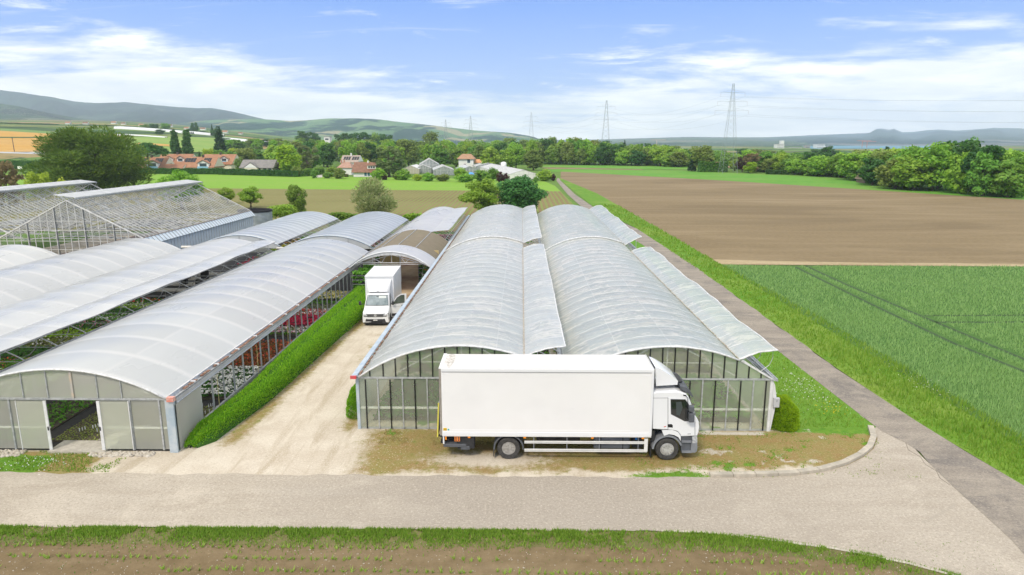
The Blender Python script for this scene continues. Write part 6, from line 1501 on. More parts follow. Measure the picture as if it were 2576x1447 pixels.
# bushes along the gardens
for px,top,by,w_,k,lab in ((823,432,446,26,'bu2','low dark bush right of the driveway, before the brown roof'),(852,420,447,34,'bu5','grey green bush left of the brown roofed house'),(951,422,450,40,'bu1','dense bright bush right of the brown roofed house'),(965,437,450,18,'bu4','dark copper bush beside the dense bright one'),(1014,425,450,42,'bu1','wide bright bush at the foot of the grey green willow'),(995,432,449,20,'bu5','low olive bush left of the wide bright one'),(1048,436,452,26,'bu3','yellow green bush before the white glass roofs'),(1076,434,453,34,'bu1','green bush at the left corner of the nearest glass gable'),(1112,436,453,40,'bu5','loose olive bush under the nearest glass gable'),(1158,420,453,34,'f1','small green tree between the two glass gables'),(1170,436,455,46,'bu1','bright bush right of the small tree by the glass gables'),(1210,425,455,46,'bu2','green bush by the blue tarpaulin'),(1240,420,452,30,'f0','small green tree left of the white hall gable'),(1257,430,456,20,'bu4','copper bush before the white hall, left one'),(1272,434,456,20,'bu4','copper bush before the white hall, right one'),(1306,441,458,26,'bu5','olive bush before the white hall gable'),(1372,425,452,40,'bu1','green bush at the bend of the farm road'),(1392,436,452,14,'bu4','dark reddish bush at the bend of the farm road'),(1349,443,457,14,'bu2','green bush at the right corner of the white hall'),(600,392,432,24,'bu5','grey bush left of the cream bungalow'),(790,425,446,20,'bu2','bush at the hedge end beside the driveway'),(655,400,430,36,'bu3','yellow green bush behind the cream bungalow roof'),(745,415,442,30,'bu5','grey green bush at the foot of the lime yellow tree'),(708,404,434,24,'bu4','copper bush right of the cream bungalow'),(915,395,425,30,'bu3','yellow bush above the brown roof'),(428,410,432,26,'bu5','grey green bush before the red row houses')):
    d=F*13.5/(by-357); tr(k,px,top,d,w_,lab,None,9 if k[0]=='b' else 7.6)
# hedges far away
def farhedge(label,a,b,h,w_,leaf,n_,seed):
    T=thing('hedge',label,'hedge',((a[0]+b[0])/2,(a[1]+b[1])/2,hgt(*a))); r=np.random.default_rng(seed)
    a=np.array([*a,hgt(*a)]); b=np.array([*b,hgt(*b)]); d=b-a; L_=np.linalg.norm(d[:2]); nrm=np.array([-d[1],d[0],0])/L_
    t=r.random(n_); s=r.uniform(-1,1,n_); z=r.random(n_); side=r.random(n_)
    off=np.where(side<.45,-np.ones(n_),s); zz=np.where(side<.45,z,1.)
    P=a+d*t[:,None]+nrm*(off*w_/2)[:,None]+np.array([0,0,1])*(zz*h*(1+.06*np.sin(t*L_)))[:,None]+r.normal(0,.07,(n_,3))
    if nrm[1]<0: pass
    v,f=quadcloud(P,.34,r,.3); mesh_obj('foliage',v,f,leaf,T)
    q_=[a+nrm*w_*.4,a-nrm*w_*.4,b-nrm*w_*.4,b+nrm*w_*.4]
    MB().add([tuple(p) for p in q_]+[tuple(p+np.array([0,0,h*.93])) for p in q_],[(4,5,6,7),(0,1,5,4),(1,2,6,5),(2,3,7,6),(3,0,4,7)]).build('hedge_core',HEDGEB,T)
farhedge('dark clipped garden hedge before the red row houses',(-168,296),(-127,291),2.3,1.5,L3,3000,1)
farhedge('dark clipped garden hedge before the cream bungalow',(-127,289),(-88,270),2.3,1.5,L3,3500,2)
farhedge('short light hedge beside the paved driveway',(-88,272),(-84,292),2.6,1.4,L2,1500,3)
farhedge('reddish low hedge right of the paved driveway',(-78,272),(-68,270),1.0,1.2,L8,900,4)
farhedge('green hedge between the rear tunnels, left of the blossoming shrub',(-30,106.5),(-24,106.2),2.3,1.6,L2,2500,5)
farhedge('bright hedge behind the gap left of the packing hall',(-18.2,106),(-13.2,105.6),2.2,1.6,L1,2500,6)
farhedge('thick rounded hedge left of the pink roofed house',(81,318),(94,318),4.6,4.,L2,3000,7)
farhedge('low dark hedge right of the lattice pylon foot',(104,296),(113,294),1.6,1.5,L3,1200,8)
farhedge('tall plantation hedge beyond the left meadow',(-262,330),(-190,345),4.,2.5,L3,4000,9)
tr('f6',1768,366,322,66,'tall olive tree behind the thick rounded hedge'); tr('con',1742,384,325,24,'dark conifer left of the tall olive tree',None,5.2); tr('cop',1869,392,318,34,'dark purple tree right of the lattice pylon')
tr('brn',1893,384,312,46,'brownish tree right of the dark purple tree'); tr('lime',1888,404,306,30,'small lime tree right of the lattice pylon',None,6.2)
tr('f1',1850,400,330,30,'round green tree behind the lattice pylon')
# far trees on the plain
for px,top,d,w_,k,lab in ((770,328,760,44,'f4','dark grove tree left of the far white house'),(795,331,765,34,'f5','dark grove tree right of the first far one'),(862,333,700,40,'f4','far dark grove, leftmost tree of five'),(890,330,700,40,'f5','far dark grove, second tree of five'),(918,330,705,40,'f4','far dark grove, middle tree of five'),(945,332,710,40,'f0','far dark grove, fourth tree of five'),(972,335,700,38,'f4','far dark grove, rightmost tree of five'),(1088,331,640,46,'f6','tall open tree standing above the village belt'),(350,318,900,28,'f4','dark round tree in the far left meadow, first of a pair'),(372,312,905,34,'f2','taller round tree in the far left meadow, second of a pair'),(408,325,760,26,'f4','dark low tree in the far left meadow'),(425,309,980,24,'f0','far tree above the left meadow houses'),(395,311,1000,26,'f4','far dark tree above the left meadow'),(492,308,950,9,'pop','left of two thin far poplars'),(501,307,950,9,'pop','right of two thin far poplars'),(540,312,900,10,'con','pointed far conifer on the skyline'),(553,322,800,30,'f4','dark far tree under the pointed conifer'),(2077,364,420,36,'f5','dark tree standing above the wood by the city'),(2229,367,420,14,'pop','lone dark poplar above the wood'),(1345,372,420,20,'f2','tree at the left end of the ploughed field wood'),(1570,352,520,16,'con','dark conifer tip above the wood')):
    tr(k,px,top,d,w_,lab,None,{'pop':2.2,'con':5.2}.get(k,7.6))
rr=random.Random(9)
for i in range(26):
    px=-10+i*6.4+rr.uniform(-2,2); d=1150+rr.uniform(-30,60); tr(rr.choice(['f4','f5','f0','f4']),px,311+rr.uniform(-3,5)+i*.35,d,22+rr.uniform(0,10),'dark tree in the row on the far left skyline field','trees in the row on the far left skyline field')
for i in range(24):
    px=205+i*14+rr.uniform(-5,5); d=1050+rr.uniform(-60,120)
    if rr.random()<.8: tr(rr.choice(['f4','f5','f0','f2']),px,327+rr.uniform(-6,6),d,16+rr.uniform(0,12),'small tree among the far left plain houses','small trees among the far left plain houses')
for i in range(34):
    px=560+i*23+rr.uniform(-9,9); d=560+rr.uniform(0,160)
    tr(rr.choice(['f4','f0','f2','f6','f3']),px,351+rr.uniform(-5,5),d,34+rr.uniform(0,16),'tree in the second belt behind the village','trees in the second belt behind the village')
for i in range(30):
    px=1440+i*38+rr.uniform(-9,9); d=520+rr.uniform(0,200)
    tr(rr.choice(['f4','f0','f2','f6','f3']),px,(362 if px<1700 else 377)+rr.uniform(-5,5),d,34+rr.uniform(0,16),'tree in the far wood rising behind the ploughed field wood','trees in the far wood behind the ploughed field wood')
for k,t in TT.items():
    if not t[1]:
        for c in list(t[0].children): bpy.data.objects.remove(c)
        bpy.data.objects.remove(t[0])
# ================================================================ HOUSES
TILE=mat('terracotta_tiles',(.32,.165,.09),(.39,.21,.125),.9,rough=.85,c3=(.31,.145,.085),ns3=.4,stretch=(1,1,4))
GREYT=mat('grey_tiles',(.20,.19,.18),(.25,.235,.22),1.,rough=.85); BROWNT=mat('brown_tiles',(.20,.10,.065),(.26,.14,.09),1.,rough=.85); BEIGET=mat('beige_tiles',(.34,.27,.22),(.40,.33,.27),1.,rough=.85)
CREAM=mat('cream_render',(.72,.67,.52),rough=.9); WHR=mat('white_render',(.78,.77,.74),rough=.9); WGL=mat('house_window',(.04,.06,.08),rough=.1,spec=.7); PV=mat('solar_panel',(.012,.014,.02),rough=.12); BALC=mat('pale_blue_balcony',(.28,.50,.62),rough=.4); GUT=mat('dark_trim',(.07,.06,.05),rough=.7)
def gabled(T,x0,x1,y0,y1,zb,ze,zr,wall,roof,ov=.5,hip=0.,axis='x',nm='roof'):
    MB().box(x0,x1,y0,y1,zb,ze).build('wall',wall,T)
    if axis=='x':
        ym=(y0+y1)/2; o=ov; s=(zr-ze)/((y1-y0)/2); zl=ze-o*s*.8
        mb=MB().add([(x0-o,y0-o,zl),(x1+o,y0-o,zl),(x1+o-hip,ym,zr),(x0-o+hip,ym,zr),(x0-o,y1+o,zl),(x1+o,y1+o,zl),(x0-o,y0-o,zl-.15),(x1+o,y0-o,zl-.15),(x1+o,y1+o,zl-.15),(x0-o,y1+o,zl-.15)],[(0,1,2,3),(3,2,5,4),(6,7,1,0),(8,9,4,5),(7,8,5,1) if hip else (7,8,5,1),(9,6,0,4),(1,5,2),(0,3,4)])
        rf=mb.build(nm,roof,T)
        if not hip:
            for x in (x0-.01,x1+.01): MB().add([(x,y0,ze),(x,y1,ze),(x,ym,zr-.25)],[(0,1,2)]).build('gable_wall',wall,T)
            for x in (x0-o-.02,x1+o+.02): MB().add([(x,y0,ze),(x,y1,ze),(x,ym,zr-.15)],[(0,1,2)]).build('gable_face',wall,T)
    else:
        xm=(x0+x1)/2; o=ov; s=(zr-ze)/((x1-x0)/2); zl=ze-o*s*.8
        rf=MB().add([(x0-o,y0-o,zl),(x0-o,y1+o,zl),(xm,y1+o,zr),(xm,y0-o,zr),(x1+o,y0-o,zl),(x1+o,y1+o,zl)],[(0,1,2,3),(3,2,5,4)]).build(nm,roof,T)
        for y in (y0-.01,y1+.01): MB().add([(x0,y,ze),(x1,y,ze),(xm,y,zr-.15)],[(0,1,2)]).build('gable_wall',wall,T)
    return rf
def win(T,x,y,z,w_,h,m=None,fr=None):
    f_=MB().box(x-w_/2-.08,x+w_/2+.08,y-.06,y-.002,z-.08,z+h+.08).build('window',fr or WHR,T)
    MB().box(x-w_/2,x+w_/2,y-.09,y-.065,z,z+h).build('pane',m or WGL,f_); return f_
def onroof(x,s,y0,ze,y1,zr,k): return y0+(y1-y0)*k, ze+(zr-ze)*k
def roofbox(T,name,m,xa,xb,y0,ze,ym,zr,ka,kb,th=.08):
    ya,za=y0+(ym-y0)*ka,ze+(zr-ze)*ka; yb,zb=y0+(ym-y0)*kb,ze+(zr-ze)*kb
    return MB().add([(xa,ya,za+.03),(xb,ya,za+.03),(xb,yb,zb+.03),(xa,yb,zb+.03),(xa,ya,za+.03+th),(xb,ya,za+.03+th),(xb,yb,zb+.03+th),(xa,yb,zb+.03+th)],[(0,3,2,1),(4,5,6,7),(0,1,5,4),(1,2,6,5),(2,3,7,6),(3,0,4,7)]).build(name,m,T)
def bay(T,xm,w_,yf,z0,ze,za,depth,balc=True,roof=TILE):
    rf=MB().add([(xm-w_/2-.3,yf-.3,ze-.15),(xm,yf-.3,za+.15),(xm+w_/2+.3,yf-.3,ze-.15),(xm-w_/2-.3,yf+depth,ze-.15),(xm,yf+depth,za+.15),(xm+w_/2+.3,yf+depth,ze-.15)],[(0,1,4,3),(1,2,5,4)]).build('dormer_roof',roof,T)
    MB().add([(xm-w_/2,yf,z0),(xm+w_/2,yf,z0),(xm+w_/2,yf,ze),(xm,yf,za),(xm-w_/2,yf,ze),(xm-w_/2,yf+depth,z0),(xm+w_/2,yf+depth,z0),(xm+w_/2,yf+depth,ze),(xm-w_/2,yf+depth,ze)],[(0,1,2,3,4),(0,4,8,5),(1,6,7,2)]).build('dormer_wall',WHR,rf)
    mb=MB(); mb.bar((xm-w_/2-.3,yf-.32,ze-.15),(xm,yf-.32,za+.15),.12); mb.bar((xm+w_/2+.3,yf-.32,ze-.15),(xm,yf-.32,za+.15),.12); mb.build('dormer_trim',GUT,rf)
    g=MB().box(xm-w_*.32,xm+w_*.32,yf-.05,yf-.01,z0+.9 if balc else z0+.5,ze-.1).build('pane',WGL,rf)
    if balc: MB().box(xm-w_/2,xm+w_/2,yf-.75,yf-.65,z0,z0+.95).build('balcony_front',BALC,rf)
    else: MB().box(xm-w_*.3,xm+w_*.3,yf-.09,yf-.06,z0+.35,z0+.8).build('shutter',BALC,rf)
def X(px,d): return at(px,400,d)[0]
# red row houses, front pair and back pair
for lab,xa,xb,yf,yb,ze,zr,bays,pvs,dorm in (
  ('front left red tiled row house with balcony gable and solar panels',X(330,308),X(414,308),306,317,2.6,6.8,[(X(380,305),5.2)],[(352,370),(391,411)],[]),
  ('front right red tiled row house with blue balcony and solar panels',X(469,308),X(542,308),305,316,2.7,6.9,[(X(508,304),4.8)],[(470,497),(516,535)],[]),
  ('back left red tiled row house with two small dormers',X(396,320),X(474,320),319,331,3.8,7.9,[],[],[425,453]),
  ('back right red tiled row house with one blue shuttered dormer',X(506,320),X(583,320),319,331,3.6,7.8,[],[],[563])):
    T=thing('row_house',lab,'house',((xa+xb)/2,yf,0),group='red tiled row houses behind the clipped hedge')
    gabled(T,xa,xb,yf,yb,0,ze,zr,CREAM,TILE,.5)
    ym=(yf+yb)/2
    for (bx,bw) in bays: bay(T,bx,bw,yf-.4,1.9,4.3,5.4,4.5)
    for a,b in pvs:
        for k in range(4):
            x0_=X(a,310)+(X(b,310)-X(a,310))*k/4; roofbox(T,'solar_panel',PV,x0_+.08,x0_+(X(b,310)-X(a,310))/4-.04,yf,ze,ym,zr,.45,.85)
    for a in dorm: bay(T,X(a,320),3.2,yf+1.2,4.0,6.0,6.9,3.2,False)
    MB().box((xa+xb)/2-.4,(xa+xb)/2+.4,ym-.4,ym+.4,zr-.6,zr+.9).build('chimney',GUT,T)
T=thing('garage_row','low red tiled garage roof between the two front row houses','garage',(X(443,306),304,0)); gabled(T,X(420,306),X(466,306),302,308,0,1.9,3.9,CREAM,TILE,.3)
T=thing('bungalow','cream bungalow with grey roof and white garage gable behind the hedge','house',(X(647,298),296,0))
xa,xb=X(609,298),X(688,298); rf=gabled(T,xa,xb,296,305,0,2.9,5.9,CREAM,GREYT,.6)
MB().add([(X(610,294),294.,2.7),(X(628.5,294),294.,4.9),(X(647,294),294.,2.7),(X(610,294),300.,2.7),(X(628.5,294),301.,4.9),(X(647,294),300.,2.7)],[(0,1,4,3),(1,2,5,4)]).build('porch_roof',GREYT,rf)
MB().add([(X(612,294),294.1,2.7),(X(645,294),294.1,2.7),(X(628.5,294),294.1,4.6)],[(0,1,2)]).build('porch_gable',WHR,T)
MB().box(X(612,294),X(645,294),294.2,296,0,2.7).build('garage',CREAM,T)
for a in (650,664,677): win(T,X(a,296),296,1.2,1.1,1.1,None,GUT)
T=thing('brown_roof_house','white house with a steep brown roof and wide white dormer','house',(X(918,272),272,0)); xa,xb=X(889,272),X(952,272)
gabled(T,xa,xb,271,281,0,2.2,5.6,WHR,BROWNT,.7); dm_=MB().box(X(920,270),X(942,270),272,276,3.1,4.3).build('dormer',WHR,T)
MB().box(X(918,270),X(944,270),271.7,277,4.3,4.42).build('dormer_roof',BROWNT,dm_)
for a in (925,931,937): MB().box(X(a-2.2,270),X(a+2.2,270),271.93,271.98,3.35,4.1).build('pane',WGL,dm_)
for a in (918,926,934): win(T,X(a,271),271,.4,.9,1.6,mat('teal_shutter',(.05,.14,.18)),WHR)
MB().box(X(923,275),X(926,275),275.5,276.3,5.2,6.2).build('chimney',WHR,T)
T=thing('solar_house','beige roofed house with a row of solar panels behind the white cottage','house',(X(880,318),318,0)); xa,xb=X(861,318),X(901,318); gabled(T,xa,xb,316,326,0,4.6,7.4,WHR,BEIGET,.5)
for k in range(6): roofbox(T,'solar_panel',PV,xa+.6+k*1.1+(.6 if k>2 else 0),xa+1.5+k*1.1+(.6 if k>2 else 0),316,4.6,321,7.4,.25,.75)
MB().box(X(882,320),X(885,320),320,320.8,7,8.4).build('chimney',WHR,T)
T=thing('cottage','small white cottage with reddish hipped roof and chimneys','house',(X(866,288),288,0)); xa,xb=X(851,288),X(884,288); gabled(T,xa,xb,287,294,0,3.2,5.2,WHR,mat('faded_red_tiles',(.36,.21,.15),(.42,.26,.19),1.),.5,2.)
for a in (856,): win(T,X(a,287),287,1.,.8,1.6)
for a in (857,864): MB().box(X(a,290),X(a+2.4,290),290,290.7,4.6,6.2).build('chimney',mat('brick_stack',(.45,.24,.17)),T)
T=thing('white_house','tall white house with an orange hipped roof above the glass roofs','house',(X(1172,342),342,0)); xa,xb=X(1154,342),X(1191,342)
rf=gabled(T,xa,xb,341,350,1.,5.6,7.6,WHR,mat('orange_tiles',(.33,.18,.10),(.40,.24,.14),1.2),.8,2.2)
win(T,X(1179,341),341,3.4,1.3,2.1,None,BALC); win(T,X(1169,341),341,1.6,.9,1.2,None,mat('red_shutter',(.4,.12,.1)))
T=thing('shed','small orange roofed shed right of the tall white house','shed',(X(1205,345),345,0)); gabled(T,X(1196,345),X(1213,345),344,348,1,3.6,5.0,CREAM,mat('orange_roof',(.60,.30,.14)),.4)
T=thing('pink_roof_house','half hidden house with a pink tiled roof beside the lattice pylon','house',(X(1808,325),325,0)); gabled(T,X(1785,325),X(1832,325),324,334,0,2.2,4.4,WHR,mat('pink_tiles',(.58,.33,.24),(.66,.42,.32),1.),.6,3.)
T=thing('farm_shed','pinkish shed roof peeping out of the wood at the field corner','shed',(X(2188,232),232,0)); gabled(T,X(2178,232),X(2201,232),231,237,0,1.6,3.4,mat('brown_wall',(.2,.13,.1)),mat('pink_shed_roof',(.48,.32,.27)),.4)
# village glasshouses
VGL=mat('village_glass',(.46,.49,.50),(.60,.62,.62),.8,rough=.3,stretch=(1,.2,1)); VGG=mat('village_glass_wall',(.22,.25,.24),(.36,.38,.36),1.2,rough=.25,stretch=(3,1,.6))
def vglass(lab,xc,w_,y0,L_,ze,zr,rz=0,roof=VGL,wall=VGG,spans=1):
    T=thing('village_glasshouse',lab,'greenhouse',(xc,y0,0),R(rz))
    for s in range(spans):
        a=-w_/2+s*w_/spans; b=a+w_/spans; m=(a+b)/2
        mesh_obj('roof',[(a-.1,-.1,ze),(m,-.1,zr),(b+.1,-.1,ze),(a-.1,L_,ze),(m,L_,zr),(b+.1,L_,ze)],[(0,1,4,3),(1,2,5,4)],roof,T,w=False)
        mesh_obj('gable_wall',[(a,0,0),(b,0,0),(b,0,ze),(m,0,zr-.05),(a,0,ze),(a,L_,0),(b,L_,0),(b,L_,ze),(m,L_,zr-.05),(a,L_,ze)],[(0,1,2,3,4),(9,8,7,6,5),(1,6,7,2),(5,0,4,9)],wall,T,w=False)
        mb=MB()
        for k in range(7): x=a+(b-a)*k/6; mb.box(x-.05,x+.05,-.06,-.01,0,ze+(zr-ze)*(1-abs(x-m)/((b-a)/2))-.02)
        mb.box(a,b,-.055,-.005,ze-.06,ze+.04); mb.build('wall_bars',GLD,T,w=False)
        mb=MB()
        for k in range(int(L_/1.5)): mb.bar((a,k*1.5,ze+.03),(m,k*1.5,zr+.03),.04); mb.bar((m,k*1.5,zr+.03),(b,k*1.5,ze+.03),.04)
        mb.build('roof_bars',GLD,T,w=False)
    return T
vglass('nearest grey glass gable before the village trees',X(1116,284),8.6,284,26,2.1,3.7,8)
vglass('right grey glass gable beside the blue tarpaulin',X(1181,290),8.,290,24,1.9,3.5,10)
vglass('larger glasshouse with a raised roof behind the nearest glass gable',X(1080,312),9.,312,26,3.3,5.9,8)
vglass('low glasshouse between the raised one and the small glass gable',X(1062,300),7,302,16,2.2,3.6,8)
vglass('white plastic tunnel at the left end of the village glasshouses',X(1034,300),7.2,298,18,2.1,3.5,0,mat('white_plastic',(.70,.71,.70)),mat('beige_wall',(.45,.42,.32)))
vglass('long white hall with pale gable wall and grey striped roof',X(1318,249),10.5,249,84,2.1,3.6,11.5,mat('grey_sheet_roof',(.46,.47,.47),(.60,.60,.59),.7,rough=.6,stretch=(.6,1.5,1)),mat('hall_wall',(.74,.73,.70),rough=.9))
vglass('low pale glasshouse behind the tall white house forecourt',X(1230,325),12,322,20,2.4,3.9,8)
T=thing('storage_tank','small white upright tank behind the long white hall','tank',(X(1267,318),318,0)); MB().lathe((X(1267,318),318,0),'z',[(1.3,0),(1.3,3.9),(.9,4.4),(.1,4.55)],16).build('tank_body',WHR,T,True); MB().tube([(X(1258,318),318,0),(X(1258,318),318,4.2),(X(1264,318),318,4.2)],.15,6).build('pipe',GREYC,T)
T=thing('tarpaulin_heap','blue tarpaulin heap before the right glass gable','tarpaulin',(X(1184,283),283,0)); MB().sheet(lambda u,v_:(X(1184,283)+(u-.5)*3,283+v_*2,1.3*math.sin(PI*u)**.5*math.sin(PI*(.15+.7*v_))),8,6).build('tarpaulin',mat('blue_tarp',(.08,.32,.65),rough=.4),T)
setp(mesh_obj('driveway',[(X(783,266),266,.03),(X(808,266),266,.03),(X(812,330),330,.03),(X(800,330),330,.03)],[(0,1,2,3)],mat('driveway_paving',(.40,.37,.33),(.46,.43,.39),1.)),kind='structure')
# ================================================================ PYLONS AND CABLES
PYM=mat('pylon_steel',(.30,.34,.36),rough=.7)
PYS=[]
def pylon(px,d,h,lab,s=1.):
    x=X(px,d); T=thing('pylon',lab,'pylon',(x,d,0),group='lattice pylons of the power line'); t=.06*max(1,d/420)
    W=lambda z: 3.3*(1-z/h*.93) if z<h*.62 else 3.3*(1-.62*.93)*(1-(z-h*.62)/(h*.38)*.8)
    mb=MB(); lev=[0,4.5,8.6,12.2,15.4,18.3,21.,23.4,25.6,27.8,30,32.2,34.4,h]
    for a,b in zip(lev,lev[1:]):
        wa,wb=W(a),W(b)
        for i,(sx,sy) in enumerate(((-1,-1),(1,-1),(1,1),(-1,1))):
            tx,ty=((1,-1),(1,1),(-1,1),(-1,-1))[i]
            mb.bar((x+sx*wa,d+sy*wa,a),(x+sx*wb,d+sy*wb,b),t*.8); mb.bar((x+sx*wa,d+sy*wa,a),(x+tx*wb,d+ty*wb,b),t*.42); mb.bar((x+tx*wa,d+ty*wa,a),(x+sx*wb,d+sy*wb,b),t*.42)
    mb.build('lattice_mast',PYM,T)
    arms=[(h*.70,7.2),(h*.80,6.4),(h*.90,5.2)]
    for z,l in arms:
        a_=MB(); 
        for sgn in (-1,1):
            a_.bar((x,d-.5,z),(x+sgn*l,d,z+.1),t*.55); a_.bar((x,d+.5,z),(x+sgn*l,d,z+.1),t*.55); a_.bar((x,d,z+1.3),(x+sgn*l,d,z+.1),t*.4)
        ar=a_.build('cross_arm',PYM,T)
        for sgn in (-1,1): MB().bar((x+sgn*l,d,z+.1),(x+sgn*l,d,z-1.6),t*.5).build('insulator',mat('insulator_%d_%d'%(px,int(z)),(.3,.2,.16)),ar)
    PYS.append((x,d,arms))
pylon(1833,306,38.,'nearest and largest lattice pylon at the edge of the ploughed field'); pylon(1522,425,38,'second lattice pylon rising above the wood'); pylon(1336,600,38,'third lattice pylon above the village end of the wood'); pylon(1185,680,38,'fourth lattice pylon before the green hill'); pylon(1123,790,38,'smallest far lattice pylon before the green hill')
for i,(a,b) in enumerate(zip([(330,150,PYS[0][2])]+PYS,PYS)):
    for k in range(3):
        for sgn in (-1,1):
            z=a[2][k][0]-1.6; l=a[2][k][1]*sgn; p0=(a[0]+l,a[1],z); p1=(b[0]+b[2][k][1]*sgn,b[1],b[2][k][0]-1.6)
            pts=[(p0[0]+(p1[0]-p0[0])*t,p0[1]+(p1[1]-p0[1])*t,p0[2]+(p1[2]-p0[2])*t-9*4*t*(1-t)*.6) for t in [j/20 for j in range(21)]]
            if i<3:
                o=MB().tube(pts,.018,4,False).build('power_cable',PYM); setp(o,['thin power cable running right from the nearest pylon out of the picture','thin power cable between the nearest and the second pylon','thin power cable between the second and the third pylon'][i],'cable','power cables, span %s'%['one','two','three'][i])
# ================================================================ FAR BUILDINGS
CW=mat('far_white_wall',(.74,.74,.72),rough=.9); CG_=mat('far_grey_wall',(.34,.33,.34),rough=.9)
def block(lab,px0,px1,top,d,m,h2=None,cat='building',name='apartment_block',dep=None):
    xa,xb=X(px0,d),X(px1,d); zt=at(px0,top,d)[2]; zg=hgt(xa,d); T=thing(name,lab,cat,((xa+xb)/2,d,zg)); dep=dep or (xb-xa)
    w_=MB().box(xa,xb,d,d+dep,zg,zt).build('wall',m,T); MB().box(xa-.3,xb+.3,d-.3,d+dep+.3,zt,zt+.7).build('roof',CG_,T)
    k=max(2,int((zt-zg)/4))
    for j in range(k):
        z=zg+(zt-zg)*(j+.4)/k; MB().box(xa+1,xb-1,d-.1,d-.02,z,z+(zt-zg)/k*.32).build('window_band',WGL,T)
    if h2: MB().box(xb-(xb-xa)*.45,xb-.5,d+1,d+dep*.6,zt+.7,at(px0,h2,d)[2]).build('tower',m,T)
    return T
block('white silo building with a taller tower left of the city',1951,1970,363,1500,CW,354)
block('dark grey block in the far city',2023,2035,366,1500,CG_); block('pale high block in the far city',2051,2072,363,1500,CW); block('pale lower block right of the high one in the far city',2074,2092,368,1520,CW)
block('long white hall on the far right horizon',1986,2015,372,1500,CW,dep=40); block('white far buildings left of the pylon',1700,1728,374,1500,CW,dep=30)
block('white far factory at the foot of the green hill',1068,1082,346,1100,CW,dep=20); block('white far silo hall beside the factory',1088,1100,350,1100,CW,dep=20)
block('small far white house with a red roof between two dark groves',818,832,345,680,CW,dep=8,cat='house',name='far_house')
for i,(a,b,t_,d,lab) in enumerate(((295,480,343,880,'long pale line of plastic tunnels in the far left meadow'),(560,690,345,760,'long white tunnels beyond the conifer, far left plain'),(478,560,341,900,'short white tunnels between the two thin poplars and the conifer'),(300,420,350,700,'low curved strip of white plastic in the near part of the far meadow'),(-20,140,388,455,'pale plastic covered rows left of the huge tree'))):
    xa,xb=X(a,d),X(b,d); T=thing('plastic_tunnels',lab,'greenhouse',((xa+xb)/2,d,hgt((xa+xb)/2,d)))
    z1=lambda x:hgt(x,d)
    wid=[16,22,14,7,120][i]; nrow=[3,4,3,2,12][i]
    for k in range(nrow):
        y0_=d+k*wid/nrow; MB().sheet(lambda u,v_,y0_=y0_:(xa+(xb-xa)*u,y0_+v_*wid/nrow,hgt(xa+(xb-xa)*u,y0_)+[3.,3.,3.,1.4,.7][i]*math.sin(PI*v_)**.5),10,6).build('tunnel_film',mat('tunnel_film_%d%d'%(i,k),(.66,.67,.67) if i<4 else (.42,.43,.44)),T,True)
rr=random.Random(4)
for i in range(10):
    px=190+i*46+rr.uniform(-16,16); d=1250+rr.uniform(-60,200); x=X(px,d); z=hgt(x,d)
    T=thing('far_house','tiny far house with a reddish roof on the left plain','house',(x,d,z),group='tiny far houses on the left plain'); q=rr.uniform(.5,.75); gabled(T,x-7*q,x+7*q,d,d+9*q,z,z+4*q,z+7.5*q,WHR,BROWNT if i%2 else TILE,.4)
T=thing('pole','brown wooden utility pole in the orange field','pole',GT(37,384)); x,y,z=GT(37,384); MB().tube([(x,y,z),(x-.2,y,z+9.6)],[.28,.22],7).build('shaft',mat('pole_wood',(.16,.11,.08)),T); MB().box(x-.9,x+.5,y-.1,y+.1,z+9.3,z+9.6).build('crossbar',GUT,T)
for px,lab,m in ((48,'white road sign left of the roundabout bush',CW),(176,'white road sign near the huge tree',CW),(197,'blue road sign near the huge tree',mat('blue_sign',(.05,.2,.6)))):
    d=255; x=X(px,d); T=thing('road_sign',lab,'sign',(x,d,0)); MB().box(x-.06,x+.06,d,d+.1,0,4.4).build('sign_post',STEELD,T); MB().box(x-1.,x+1.,d-.06,d-.01,3.6,4.6).build('sign_panel',m,T)
setp(mesh_obj('far_road',[(-230,246,.03),(-165,258,.03),(-165,268,.03),(-240,258,.03)],[(0,1,2,3)],ROADL),kind='structure')
for px,d,hh in ((2216,1400,352),(2208,1400,360)):
    pass
for i,(px,d,top,lab) in enumerate(((1650,1500,353,'thin pale construction crane left of the nearest pylon'),(2165,1600,355,'thin red crane above the lake, left one'),(2177,1600,357,'thin red crane above the lake, right one'))):
    x=X(px,d); zt=at(px,top,d)[2]; T=thing('crane',lab,'crane',(x,d,0)); cm=mat('crane_paint_%d'%i,(.55,.45,.38) if i==0 else (.45,.20,.17))
    MB().box(x-.5,x+.5,d-.5,d+.5,0,zt).build('mast',cm,T); MB().box(x-12,x+20,d-.4,d+.4,zt,zt+1.1).build('jib',cm,T)
